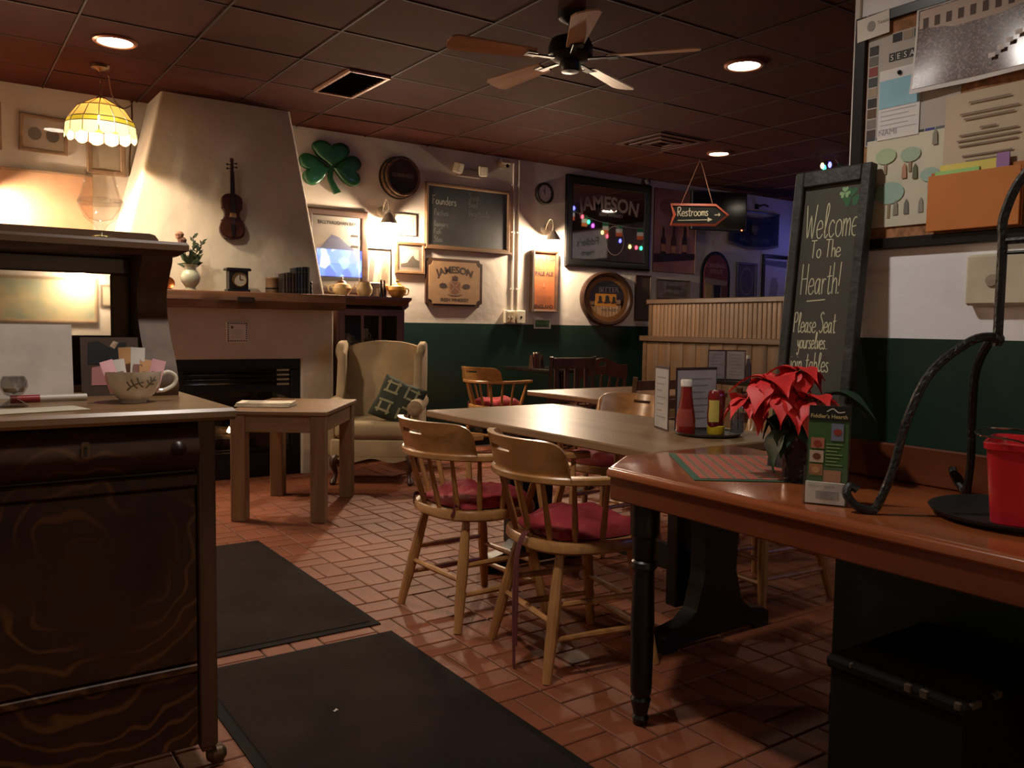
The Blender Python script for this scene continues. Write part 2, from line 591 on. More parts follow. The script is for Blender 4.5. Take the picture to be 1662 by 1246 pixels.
M_IRON = paint('black_iron', (15, 14, 14), 0.42, var=0.2, bump=0.3, bscale=90)

def struct(name, mb, mats, parent=None):
    o = mb.build(name, mats, parent, smooth=30)
    if parent is None: o['kind'] = 'structure'
    return o

# floor slab with quarry tiles laid in basket weave
floor = struct('floor', MB().box(XL, XF, YB, YW, -0.12, -0.005), M_GROUT)
CELL = 0.2113
def tile_verts(w, h):
    b, d = 0.0035, 0.003
    g = 0.0026
    x, y = w / 2 - g, h / 2 - g
    vs = []
    for z, k in ((-0.008, 0), (-d, 0), (0, b)):
        vs += [(-x + k, -y + k, z), (x - k, -y + k, z), (x - k, y - k, z), (-x + k, y - k, z)]
    fs = [(8, 9, 10, 11)]
    for a in (0, 4):
        for j in range(4):
            fs.append((a + j, a + (j + 1) % 4, a + 4 + (j + 1) % 4, a + 4 + j))
    return vs, fs
TX = tile_verts(CELL, CELL / 2)
TY = tile_verts(CELL / 2, CELL)
tiles = []
x0, y0 = 1.5613, 2.4936
for a in range(int((XL - x0) / CELL) - 1, int((XF - x0) / CELL) + 1):
    for b in range(int((y0 - YW) / CELL) - 1, int((y0 - YB) / CELL) + 1):
        cx, cy = x0 + (a + .5) * CELL, y0 - (b + .5) * CELL
        for s in (-.25, .25):
            if (a + b) % 2 == 0: t = (cx, cy + s * CELL, 0)
            else: t = (cx + s * CELL, cy, 1)
            hw = CELL / 2
            if XL < t[0] - hw and t[0] + hw < XF + .1 and YB < t[1] - hw and t[1] + hw < YW + .02:
                tiles.append(t)
def tile_rank(t):
    d = math.hypot(t[0], t[1])
    ang = math.degrees(math.atan2(t[0], t[1])) - 34.7
    if not (-20 < ang < 27): return 99
    if t[0] < 1.36 and t[1] < 4.3: return 99            # under the mats or behind the sideboard
    if ang > 16 and d < 1.9: return 99
    return d if d > 1.75 else 99
tiles.sort(key=tile_rank)
near = [t for t in tiles[:300] if tile_rank(t) < 99]
far = tiles[len(near):]
me_t = []
for T in (TX, TY):
    mb = MB(); mb.add(*T)
    o = mb.build('tile', M_TILE, floor, smooth=0)
    me_t.append(o.data)
    bpy.data.objects.remove(o)
for t in near:
    o = bpy.data.objects.new('tile', me_t[t[2]])
    COL.objects.link(o); o.parent = floor
    o.location = (t[0], t[1], random.Random(int(t[0] * 997 + t[1] * 131)).uniform(-.0008, .0004))
mb = MB()
for t in far:
    T = (TX, TY)[t[2]]
    mb.M = Matrix.Translation((t[0], t[1], -.0004)); mb.add(*T)
tag(mb.build('tile_field', M_TILE, floor, smooth=0), kind='stuff')

# ceiling: square panels dropped into a dark grid
ceiling = struct('ceiling', MB().box(XL, XF, YB, YW, ZC + 0.03, ZC + 0.15), M_GRID)
GX0, GY0, GS = 1.919, 4.477, 0.61
VENT = (2.235, 2.529, 5.087, 5.697)
xs = [GX0 + GS * k for k in range(-7, 14)]
ys = [GY0 + GS * k for k in range(-11, 6)]
pm = MB().box(-.298, .298, -.298, .298, 0, .02, .003).build('ceiling_panel', M_PANEL, ceiling, smooth=0)
first = True
for x in xs:
    for y in ys:
        ax, bx, ay, by = max(x, XL), min(x + GS, XF), max(y, YB), min(y + GS, YW)
        if bx - ax < .05 or by - ay < .05: continue
        if abs(x - 1.919) < .01 and abs(y - 5.087) < .01:
            MB().box(ax + .007, VENT[0] - .004, ay + .007, by - .007, ZC + .004, ZC + .024, .003).build('ceiling_panel', M_PANEL, ceiling, smooth=0)
            continue
        if bx - ax > GS - .01 and by - ay > GS - .01:
            o = pm if first else pm.copy()
            if not first: COL.objects.link(o)
            first = False
            sag = random.Random(int(x * 71 + y * 913)).uniform(-.002, .003)
            o.location = (x + GS / 2, y + GS / 2, ZC + .004 + sag)
        else:
            MB().box(ax + .007, bx - .007, ay + .007, by - .007, ZC + .004, ZC + .024, .003).build('ceiling_panel', M_PANEL, ceiling, smooth=0)
for x in xs:
    if XL < x < XF: MB().box(x - .005, x + .005, YB, YW, ZC, ZC + .03).build('grid_bar', M_GRID, ceiling)
for y in ys:
    if YB < y < YW: MB().box(XL, XF, y - .005, y + .005, ZC + .001, ZC + .03).build('grid_bar', M_GRID, ceiling)

# walls
wall_back = struct('wall_back', MB().box(XL - .15, XF + .15, YW, YW + .15, -.12, ZC + .1), M_PLASTER)
MB().box(2.6, XF, YW - .006, YW, 0, WZ).build('wainscot', M_GREEN, wall_back)
MB().box(2.6, XF, YW - .014, YW - .006, 0, .1, .003).build('skirting', M_BLACK, wall_back)
wall_left = struct('wall_left', MB().box(XL - .15, XL, YB - .15, YW, -.12, ZC + .1), M_PLASTER)
wall_rear = struct('wall_rear', MB().box(XL, XF, YB - .15, YB, -.12, ZC + .1), M_PLASTER)
wall_far = struct('wall_far', MB().box(XF, XF + .15, YB - .15, YW, -.12, ZC + .1), paint('dusky_paint', (76, 64, 72), .8))
MB().box(XF - .006, XF, YB, YW - .02, 0, WZ).build('wainscot', M_GREEN, wall_far)
wall_right = struct('wall_right', MB().box(XR, XR + .14, YB, 1.44, 0, ZC + .03), paint('cool_white_paint', (232, 230, 232), .8, var=.03, scale=3, bump=.2, bscale=9))
MB().box(XR - .004, XR, YB, 1.444, 0, 1.13).build('wainscot', M_GREEN, wall_right)
MB().box(XR, XR + .14, 1.44, 1.444, 0, 1.13).build('wainscot', M_GREEN, wall_right)
MB().box(XR - .008, XR + .015, 1.435, 1.452, 1.13, ZC, .002).build('corner_trim', M_TRIM, wall_right)

# chimney breast: lower block with the fire opening, tapering hood above the mantel
M_SOOT = paint('sooty_firebrick', (24, 21, 20), 0.9, bump=0.4)
chim = MB()
Yf = 6.15
def roundring(xl, xr, yf, z, r=.05, n=5):
    pts = [(xl, YW, z)]
    for i in range(n + 1):
        t = math.radians(180 + 90 * i / n); pts.append((xl + r + r * math.cos(t), yf + r + r * math.sin(t), z))
    for i in range(n + 1):
        t = math.radians(270 + 90 * i / n); pts.append((xr - r + r * math.cos(t), yf + r + r * math.sin(t), z))
    pts.append((xr, YW, z))
    return pts
chim.rings([roundring(.95, 2.575, Yf, .88, .02), roundring(.95, 2.575, Yf, 1.30, .02)])
chim.rings([roundring(.95, 1.39, Yf, 0, .02), roundring(.95, 1.39, Yf, .88, .02)])
chim.rings([roundring(2.315, 2.575, Yf, 0, .02), roundring(2.315, 2.575, Yf, .88, .02)])
lv = []
for k in range(11):
    t = k / 10
    lv.append(roundring(1.0 + .385 * t ** .93, 2.545 - .225 * t, 6.20 + .18 * t, 1.30 + (ZC + .002 - 1.30) * t, .045 - .02 * t))
chim.rings(lv)
chimney = struct('wall_chimney', chim, M_STUCCO)
MB().box(1.39, 2.315, 6.7, YW, 0, .88).build('firebox_back', M_SOOT, chimney)

# sills, corner post and end trims on the far side
baseboard = struct('baseboard_right', MB().box(XR - .016, XR - .004, YB, 1.44, 0, .09, .003), M_BLACK)

# ------------------------------------------------------------------ recessed lamps
M_CANTRIM = paint('copper_trim', (168, 112, 88), 0.35, metal=0.6)
M_LENS = glow('lamp_lens', (1.0, 0.86, 0.66), 7.0)
def can(x, y, label, watts, r=.095, col=(1.0, .82, .62), cone=125):
    t = thing('recessed_light', label, 'ceiling light', (x, y, ZC - .002), group='recessed ceiling lamps')
    MB().lathe([(r + .025, .006), (r + .025, -.004), (r + .012, -.012), (r, -.008), (r, .006)], 32).build('trim_ring', M_CANTRIM, t)
    MB().lathe([(r, -.004), (r * .5, -.006), (.001, -.007)], 32).build('lens', M_LENS, t)
    l = bpy.data.lights.new('downlight', 'SPOT'); l.energy = watts; l.color = col
    l.spot_size = math.radians(cone); l.spot_blend = .5; l.shadow_soft_size = .07
    lo = bpy.data.objects.new('downlight', l); COL.objects.link(lo); lo.parent = t; lo.location = (0, 0, -.03)
    return t
can(.93, 5.42, 'round recessed ceiling lamp beside the stained glass pendant', CAN * .9)
can(4.13, 3.53, 'round recessed ceiling lamp near the ceiling fan', CAN * .3)
can(6.0, 5.39, 'round recessed ceiling lamp over the restrooms arrow sign', CAN * .11, .085)
can(7.75, 4.71, 'round recessed ceiling lamp mirrored in the whiskey mirror', CAN * .3)
can(.85, 1.85, 'round recessed ceiling lamp above the aisle beside the sideboard', CAN * 1.05, col=(1.0, .92, .84), cone=140)
can(3.4, .6, 'round recessed ceiling lamp over the hall behind the counter wall', CAN * .1)

# ------------------------------------------------------------------ return air grille and diffuser
t = thing('air_vent', 'dark return air grille with pale frame set in the ceiling', 'vent', (0, 0, ZC))
x0_, x1_, y0_, y1_ = VENT
M_VFR = paint('vent_frame', (150, 112, 96), 0.5, metal=0.2)
M_VDK = paint('vent_dark', (20, 13, 12), 0.8)
mb = MB()
mb.box(x0_, x0_ + .022, y0_, y1_, -.012, .01, .002).box(x1_ - .022, x1_, y0_, y1_, -.012, .01, .002)
mb.box(x0_ + .022, x1_ - .022, y0_, y0_ + .022, -.012, .01, .002).box(x0_ + .022, x1_ - .022, y1_ - .022, y1_, -.012, .01, .002)
mb.build('frame', M_VFR, t)
MB().box(x0_ + .022, x1_ - .022, y0_ + .022, y1_ - .022, .004, .01).build('duct', M_VDK, t)
sl = None
for k in range(12):
    y = y0_ + .04 + k * (y1_ - y0_ - .08) / 11
    mb = MB(); mb.M = Matrix.Rotation(.6, 4, 'X'); mb.box(x0_ + .024, x1_ - .024, -.012, .012, -.0012, .0012)
    if sl is None:
        sl = mb.build('slat', M_VDK, t); sl.location = (0, y, -.002)
    else:
        o = sl.copy(); COL.objects.link(o); o.location = (0, y, -.002)
t = thing('air_diffuser', 'square stepped air diffuser in the dark ceiling beyond the fan', 'vent', (5.27, 5.39, ZC))
for k, r in enumerate((.28, .2, .12)):
    z = -.004 - .006 * k
    mb = MB(); M_DIF = paint('diffuser_metal', (70, 36, 30), 0.5)
    mb.box(-r, r, -r, -r + .05, z - .006, z + .006, .002).box(-r, r, r - .05, r, z - .006, z + .006, .002)
    mb.box(-r, -r + .05, -r + .05, r - .05, z - .006, z + .006, .002).box(r - .05, r, -r + .05, r - .05, z - .006, z + .006, .002)
    mb.build('louver', M_DIF, t)
t.rotation_euler = (0, 0, 0)

# ------------------------------------------------------------------ ceiling fan
M_FAN = paint('dark_bronze', (22, 18, 17), 0.4, metal=0.5)
M_BLADE = wood('fan_blade_wood', (150, 112, 84), (190, 150, 118), 0, 0.45)
fan = thing('paddle_fan', 'five blade ceiling fan with dark bronze motor housing', 'ceiling fan', (2.76, 3.50, ZC))
MB().lathe([(.001, 0), (.07, 0), (.065, -.03), (.03, -.05), (.014, -.055), (.014, -.12)], 20).build('canopy', M_FAN, fan)
MB().lathe([(.014, -.10), (.05, -.12), (.10, -.135), (.115, -.17), (.115, -.215), (.09, -.235), (.055, -.245), (.055, -.275), (.045, -.295), (.001, -.30)], 28).build('motor', M_FAN, fan)
bl = None
for k in range(5):
    a = math.radians(94 + 72 * k)
    if bl is None:
        out = [(.20, -.045), (.62, -.07), (.65, -.05), (.66, 0), (.65, .05), (.62, .07), (.20, .045)]
        mb = MB(); mb.M = Matrix.Rotation(.2, 4, 'X'); mb.prism(out, -.004, .004)
        bl = mb.build('blade', M_BLADE, fan)
        mb = MB(); mb.box(.09, .24, -.014, .014, -.012, -.004, .002).box(.19, .25, -.04, .04, -.010, -.005, .002)
        br = mb.build('bracket', M_FAN, bl)
        o = bl
    else:
        o = bl.copy(); COL.objects.link(o)
        c = br.copy(); COL.objects.link(c); c.parent = o
    o.location = (0, 0, -.225); o.rotation_euler = (0, 0, a)

# ------------------------------------------------------------------ entrance mats
M_MAT = paint('rubber_mat', (44, 34, 30), 0.95, var=0.15, scale=3, bump=0.5, bscale=260, spec=.1)
M_MATB = paint('mat_border', (32, 26, 24), 0.9, spec=.1)
for nm, lab, y0m, y1m in (('far', 'charcoal entrance mat reaching toward the oak side table', 2.875, 4.34), ('near', 'charcoal entrance mat with specks of litter beside the counter', 1.30, 2.785)):
    t = thing('entrance_mat', lab, 'mat', (.66, y0m, 0), group='entrance mats')
    L_ = y1m - y0m; W_ = 1.395 - .66
    mb = MB()
    mb.rings([[(0, 0, .0), (W_, 0, .0), (W_, L_, .0), (0, L_, .0)], [(0, 0, .004), (W_, 0, .004), (W_, L_, .004), (0, L_, .004)], [(.03, .03, .007), (W_ - .03, .03, .007), (W_ - .03, L_ - .03, .007), (.03, L_ - .03, .007)]])
    mb.build('border', M_MATB, t)
    MB().box(.03, W_ - .03, .03, L_ - .03, .004, .0095, .002).build('carpet', M_MAT, t)
t = thing('paper_scrap', 'tiny crumpled white paper scrap lying on the near entrance mat', 'litter', (0.956, 2.269, .0097), .5)
MB().slab(lambda i, j, s: (-.008 + .004 * i, -.004 + .004 * j, .0008 + .0025 * ((i * 3 + j * 5) % 4) / 3 - .0005 * s), 4, 2).build('paper', M_TRIM, t)
# ================================================================== fireplace and mantel
M_BEAM = wood('rough_beam', (72, 44, 26), (128, 84, 52), 0, 0.65, scale=14)
mt = MB()
n = 26
rs = []
for k in range(n + 1):
    x = .93 + (2.60 - .93) * k / n
    j = lambda s: mnoise.noise(Vector((x * 6, s, 0))) * .006
    rs.append([(x, 5.985 + j(1), 1.245 + j(2)), (x, 5.97 + j(3), 1.30), (x, 5.985 + j(4), 1.358), (x, 6.0, 1.362), (x, 6.26, 1.362), (x, 6.26, 1.245)])
beam = mt.rings(rs).build('mantel_shelf', M_BEAM, None, smooth=25)
tag(beam, 'rough hewn timber mantel beam across the white chimney breast', 'mantel')

M_INS = paint('stove_black', (17, 16, 16), 0.35, metal=0.3)
M_FGLASS = pane('stove_glass', 0.05, (.55, .55, .55))
fp = thing('fireplace_insert', 'black metal gas fireplace insert with louvred top and burning logs', 'fireplace', (1.8525, 6.2, 0))
hw = .46
mb = MB().box(-hw, hw, -.03, .02, .80, .875, .004)
mb.build('top_panel', M_INS, fp)
for k in range(3):
    m2 = MB(); m2.M = Matrix.Translation((0, -.01, .775 - .035 * k)) @ Matrix.Rotation(-.5, 4, 'X'); m2.box(-hw + .02, hw - .02, -.018, .018, -.004, .004, .001)
    m2.build('louver', M_INS, fp)
MB().box(-hw, -hw + .07, -.03, .02, .0, .80, .004).build('side_panel', M_INS, fp)
MB().box(hw - .07, hw, -.03, .02, .0, .80, .004).build('side_panel', M_INS, fp)
MB().box(-hw + .07, hw - .07, -.03, .02, .0, .19, .004).build('bottom_panel', M_INS, fp)
MB().box(-hw + .07, hw - .07, -.034, .0, .20, .215, .002).build('ledge', M_INS, fp)
arch = [(-hw + .07, .68)] + [(.39 * math.cos(PI - PI * i / 16), .55 + .10 * math.sin(PI * i / 16)) for i in range(17)] + [(hw - .07, .68)]
m2 = MB(); m2.prism(arch, .012, .02, 'xz'); m2.build('arch_trim', M_INS, fp)
MB().box(-hw + .07, hw - .07, .004, .008, .21, .66).build('glass', M_FGLASS, fp)
M_LOG = wood('charred_log', (26, 20, 17), (72, 58, 48), 0, 0.95)
for (x, y, z, l, a) in ((-.02, .16, .26, .5, .15), (.05, .24, .27, .45, -.2), (-.1, .2, .33, .36, .5), (.13, .19, .33, .3, -.5)):
    dx, dy = math.cos(a) * l / 2, math.sin(a) * l / 2
    pts = [(x - dx, y - dy, z), (x - dx * .4, y - dy * .4, z + .012), (x + dx * .4, y + dy * .4, z - .006), (x + dx, y + dy, z + .008)]
    MB().tube(pts, [.035, .042, .04, .034], 9).build('log', M_LOG, fp)
M_FLAME = glow('flame', (1.0, .55, .2), 14)
M_FLAMEB = glow('blue_flame', (.75, .75, 1.0), 9)
for (x, z, h, w, m) in ((-.21, .30, .13, .022, M_FLAMEB), (-.17, .31, .09, .016, M_FLAME), (-.03, .32, .05, .02, M_FLAME), (-.235, .29, .07, .018, M_FLAMEB)):
    MB().lathe([(.001, 0), (w, h * .2), (w * .8, h * .45), (w * .35, h * .8), (.001, h)], 10, (x, .13, z)).build('flame', m, fp)

# violin hanging above the mantel; body outline as half-widths along its length
M_VIO = paint('violin_varnish', (66, 34, 22), 0.35, var=0.15, scale=8, coat=0.2)
M_EBONY = paint('ebony', (20, 16, 15), 0.4)
def chim_y(z): return 6.20 + .18 * (z - 1.30) / (ZC - 1.30)
vio = thing('violin', 'old dark varnished violin hung on the white chimney breast', 'violin', (1.828, chim_y(1.75) - .006, 1.742))
vio.rotation_euler = (-.10, .02, 0)
half = [(0, .0), (.006, .045), (.02, .072), (.05, .088), (.08, .09), (.11, .082), (.128, .073), (.135, .078), (.142, .066), (.16, .056), (.18, .052), (.2, .055), (.218, .066), (.226, .074), (.232, .07), (.25, .073), (.28, .075), (.305, .068), (.322, .05), (.33, .025), (.332, .0)]
out = [(w, z) for z, w in half] + [(-w, z) for z, w in reversed(half[1:-1])]
mb = MB(); mb.prism(out, .002, .034, 'xz'); body = mb.build('body', M_VIO, vio)
inner = [(x * .88, .166 + (z - .166) * .93) for x, z in out]
mb = MB(); mb.prism(inner, .034, .041, 'xz'); mb.build('top_plate', M_VIO, body)
MB().prism([(-.012, .31), (.012, .31), (.0115, .5), (-.0115, .5)], .03, .048, 'xz').build('neck', M_VIO, vio)
MB().prism([(-.019, .205), (.019, .205), (.012, .49), (-.012, .49)], .05, .056, 'xz').build('fingerboard', M_EBONY, vio)
MB().prism([(-.011, .49), (.011, .49), (.008, .565), (-.008, .565)], .028, .05, 'xz').build('pegbox', M_VIO, vio)
MB().lathe([(.001, -.011), (.013, -.011), (.016, 0), (.013, .011), (.001, .011)], 16, (0, -.036, .575), axis=0).build('scroll', M_VIO, vio)
for s, z in ((-1, .51), (1, .525), (-1, .54), (1, .552)):
    p = MB().tube([(0, -.04, z), (s * .024, -.04, z)], .003, 6); p.ball((s * .032, -.04, z), (.009, .004, .007), 8, 6); p.build('peg', M_EBONY, vio)
MB().prism([(-.014, .105), (.014, .105), (.008, .02), (-.008, .02)], .042, .05, 'xz').build('tailpiece', M_EBONY, vio)
MB().prism([(-.024, .155), (.024, .155), (.019, .185), (-.019, .185)][::1], .041, .058, 'xz').build('bridge', paint('maple', (150, 110, 70), .5), vio)
for s in (-1.5, -.5, .5, 1.5):
    MB().tube([(s * .005, -.05, .1), (s * .008, -.06, .17), (s * .0045, -.058, .5)], .0007, 4).build('string', paint('steel_string', (150, 145, 140), .3, metal=1), vio)

# mantel clock
M_CLOCK = paint('black_slate', (24, 21, 20), 0.3, var=.2)
M_DIAL = paint('aged_dial', (196, 186, 164), 0.5)
ck = thing('mantel_clock', 'black mantel clock with round pale dial on the timber mantel', 'clock', (1.82, 6.09, 1.362))
MB().box(-.08, .08, -.045, .045, 0, .018, .003).box(-.068, .068, -.038, .04, .018, .148, .003).build('case', M_CLOCK, ck)
MB().prism([(-.084, .148), (.084, .148), (.088, .158), (.08, .168), (-.08, .168), (-.088, .158)], -.042, .045, 'xz').build('cornice', M_CLOCK, ck)
MB().lathe([(.001, .04), (.046, .04), (.046, .044), (.001, .044)], 28, (.005, 0, .085), axis=1).build('dial', M_DIAL, ck)
MB().lathe([(.044, .038), (.053, .038), (.053, .048), (.046, .05), (.044, .045)], 28, (.005, 0, .085), axis=1).build('bezel', paint('brass', (150, 118, 66), .3, metal=.9), ck)
MB().box(.0035, .0065, -.0465, -.045, .085, .118).build('minute_hand', M_EBONY, ck)
MB().box(.005, .028, -.0465, -.045, .0835, .0865).build('hour_hand', M_EBONY, ck)
MB().box(-.045, .04, -.024, -.0, -.03 + .03, .001).build('base_pad', M_CLOCK, ck)
# small carved plaque on the beam under the clock
tag(MB().box(1.78, 1.90, 5.962, 5.985, 1.285, 1.325, .003).build('mantel_plaque', paint('dark_plaque', (44, 28, 18), .6), None), 'small dark plaque fixed to the mantel beam under the clock', 'plaque')

# glass vase with dried flowers
M_VASE = paint('milky_glass', (188, 190, 168), 0.15, coat=.5)
M_LEAFD = paint('dusty_green_leaf', (58, 72, 46), 0.7, var=.2)
M_STEM = paint('stem', (84, 84, 56), 0.7)
vz = thing('flower_vase', 'pale glass vase holding dried roses and green sprigs on the mantel', 'vase', (1.50, 6.10, 1.362))
vz.scale = (1.2, 1.1, 1.25)
MB().lathe([(.001, 0), (.034, 0), (.03, .008), (.026, .016), (.05, .045), (.056, .07), (.046, .098), (.03, .112), (.034, .13), (.044, .142), (.04, .142), (.028, .12), (.001, .05)], 22).build('vessel', M_VASE, vz)
rnd = random.Random(4)
for (dx, h, c) in ((-.06, .30, (150, 110, 88)), (-.045, .27, (120, 84, 70))):
    st = MB().tube(smooth_path([(0, 0, .06), (dx * .5, 0, .18), (dx, -.01, h)], 5), .003, 5).build('stem', M_STEM, vz)
    bud = MB()
    bud.lathe([(.002, -.028), (.02, -.018), (.026, .004), (.018, .016), (.004, .02)], 9, (dx, -.01, h))
    bud.build('rose', paint('dried_rose_%d' % int(h * 100), c, .8, var=.25, scale=60), vz)
def leaf(mb, base, tip, w, up=(0, -1, .3)):
    b, tp = Vector(base), Vector(tip); d = tp - b; s = d.cross(Vector(up)).normalized() * w
    mid = b + d * .45
    cup = Vector(up).normalized() * w * .25
    mb.add([b, mid + s + cup, tp, mid - s + cup, mid], [(0, 1, 4), (1, 2, 4), (2, 3, 4), (3, 0, 4)])
for k in range(3):
    x, h = (.04, .20, .3)[0] + (-.02, .0, .025)[k], (.30, .24, .27)[k]
    st = MB().tube(smooth_path([(0, 0, .06), (x * .6, 0, .16), (x, .0, h)], 5), .002, 5)
    for i in range(26):
        tq = .35 + .65 * i / 25; p = Vector((x * tq, 0, .06 + (h - .06) * tq)); a = rnd.uniform(0, 6.28)
        leaf(st, p, p + Vector((math.cos(a) * .035, math.sin(a) * .03, .02)), .006)
    st.build('sprig', M_LEAFD, vz)
for k in range(7):
    m = MB(); a = rnd.uniform(0, 6.28)
    leaf(m, (0, 0, .13), (math.cos(a) * .075, math.sin(a) * .05, .13 + rnd.uniform(.0, .1)), .016)
    m.build('leaf', M_LEAFD, vz)

# books, wooden box and little card on the mantel
bx = 2.135
cols = [(52, 42, 36), (70, 62, 52), (44, 34, 32), (60, 34, 30), (28, 28, 36), (26, 34, 48), (40, 56, 74), (22, 24, 32), (30, 28, 26)]
hts = [.145, .15, .155, .15, .19, .195, .195, .2, .2]
wid = [.022, .02, .022, .024, .02, .022, .02, .026, .022]
names = ['faded brown', 'grey', 'dark umber', 'maroon', 'navy black', 'dark blue', 'blue', 'midnight black', 'tall charcoal']
places = ['at the short end of the row', 'second in the row', 'third in the row', 'beside the first tall volume', 'first of the tall volumes', 'between two tall volumes', 'with a silvery spine', 'near the end of the row', 'last in the row toward the cabinet']
M_PAGE = paint('page_edges', (206, 192, 160), .9)
for k in range(9):
    c = paint('book_cover_%d' % k, cols[k], .5)
    b = thing('book', '%s hardback book on the mantel %s' % (names[k], places[k]), 'book', (bx, 6.10, 1.362), group='books on the mantel')
    w, h = wid[k], hts[k]
    mb = MB(); mb.box(0, .003, -.055, .05, 0, h, .001).box(w - .003, w, -.055, .05, 0, h, .001)
    mb.prism([(0, -.055), (w * .5, -.061), (w, -.055), (w, -.052), (0, -.052)], 0, h)
    mb.build('cover', c, b)
    MB().box(.003, w - .003, -.052, .046, .003, h - .003).build('pages', M_PAGE, b)
    for q in (.8, .15):
        MB().box(.003, w - .003, -.0625, -.056, h * q, h * (q + .02)).build('spine_band', paint('gilt', (128, 110, 70), .4, metal=.5), b)
    bx += w + .0012
t = thing('wooden_canister', 'squat ribbed wooden canister beside the books on the mantel', 'canister', (2.075, 6.10, 1.362))
MB().lathe([(.001, 0), (.045, 0), (.048, .01), (.045, .02), (.046, .1), (.048, .105), (.044, .115), (.001, .115)], 20).build('body', wood('canister_wood', (96, 70, 46), (140, 104, 70), 2, .6), t)
MB().lathe([(.047, .03), (.05, .035), (.047, .04)], 20).build('hoop', M_EBONY, t)
t = thing('place_card', 'tiny white card standing on the wooden canister', 'card', (2.10, 6.08, 1.477))
MB().box(-.016, .016, -.001, .001, 0, .032).build('card_front', M_TRIM, t)
m = MB(); m.M = Matrix.Rotation(-.4, 4, 'X'); m.box(-.014, .014, .0, .002, 0, .03); m.build('card_stay', M_TRIM, t)
t = thing('copper_plate', 'small copper plate leaning behind the vase on the mantel', 'plate', (1.36, 6.14, 1.362))
m = MB(); m.M = Matrix.Translation((0, 0, .045)) @ Matrix.Rotation(-.25, 4, 'X'); m.lathe([(.001, .004), (.03, .004), (.042, .012), (.045, .01), (.03, .0), (.001, .0)], 22, axis=1); m.build('dish', paint('copper', (176, 96, 54), .3, metal=.9), t)
MB().box(-.02, .02, -.03, .0, 0, .01, .002).build('foot', M_EBONY, t)
t = thing('stone_figurine', 'small dark figurine at the end of the mantel books', 'figurine', (2.365, 6.09, 1.362))
MB().lathe([(.001, 0), (.02, 0), (.018, .01), (.012, .03), (.016, .05), (.01, .07), (.001, .075)], 12).build('torso', paint('dark_stone', (40, 36, 34), .5), t)
MB().ball((0, -.004, .085), .012, 10, 7).build('head', paint('dark_stone', (40, 36, 34), .5), t)

# tile plaque below the mantel
t = thing('ceramic_tile', 'square white ceramic tile with patterned border on the chimney below the mantel', 'wall tile', (1.832, Yf, 1.0))
MB().box(-.078, .078, -.012, 0, 0, .15, .003).build('tile_body', paint('glazed_white', (236, 230, 218), .3), t)
mb = MB()
for k in range(9):
    s = -.064 + k * .016
    for (x, z) in ((s, .012), (s, .138), (-.066, .012 + k * .0158), (.066, .012 + k * .0158)):
        mb.box(x - .0055, x + .0055, -.0132, -.012, z - .0045, z + .0045)
mb.box(-.046, -.03, -.0132, -.012, .1, .12)
for k in range(7): mb.box(-.045 + (.02 if k < 1 else 0), .045, -.0128, -.012, .092 - k * .01, .0935 - k * .01)
mb.build('border_print', paint('grey_glaze', (96, 88, 78), .4), t)
# ================================================================== things on the back wall
M_GLASSP = pane('picture_glass', 0.02)
M_FBRN = wood('frame_brown', (46, 30, 21), (78, 52, 36), 0, .45)
M_FOAK = wood('frame_oak', (92, 66, 42), (126, 94, 62), 0, .5)
M_FDRK = paint('frame_black', (20, 18, 18), 0.3, var=.1)
M_FTAN = wood('frame_tan', (128, 100, 76), (160, 130, 102), 0, .6)
M_FSIL = paint('frame_silver', (110, 106, 108), 0.35, metal=.6)
M_CREAM = paint('cream_card', (196, 184, 162), 0.8)
def P_(c, r=.7): return paint('ink_%d_%d_%d' % c, c, r, var=.03)

def framed(name, label, cat, x0, x1, z0, z1, fw, fmat, depth=.025, glass=True, back=None, Y=YW, tilt=0.0, wall='back', group=None, inset=.006):
    """rectangular frame hung on a wall; returns (thing, half width, height); art goes at local x, z, facing -y"""
    if wall == 'back':
        t = thing(name, label, cat, ((x0 + x1) / 2, Y, z0), 0, group)
    t.rotation_euler = (0, tilt, 0)
    hw, h = (x1 - x0) / 2, z1 - z0
    frame_parts(t, hw, h, fw, depth, fmat)
    if back is not None:
        MB().box(-hw + fw * .9, hw - fw * .9, -depth * .4, -depth * .2, fw * .9, h - fw * .9).build('backing', back, t)
    if glass:
        MB().box(-hw + fw * .9, hw - fw * .9, -depth * .75, -depth * .72, fw * .9, h - fw * .9).build('glass', M_GLASSP if glass is True else glass, t)
    return t, hw, h

def frame_parts(t, hw, h, fw, depth, fmat, name='frame'):
    mb = MB()
    prof = [(0, 0), (0, -depth * .8), (fw * .25, -depth), (fw * .75, -depth * .9), (fw, -depth * .6), (fw, 0)]
    rs = []
    for cx, cz, sx, sz in ((-hw, 0, 1, 1), (hw, 0, -1, 1), (hw, h, -1, -1), (-hw, h, 1, -1)):
        rs.append([(cx + sx * a, d, cz + sz * a) for a, d in prof])
    n = len(prof)
    mb.rings(rs, caps=False, closed=True)
    return mb.build(name, fmat, t, smooth=25)

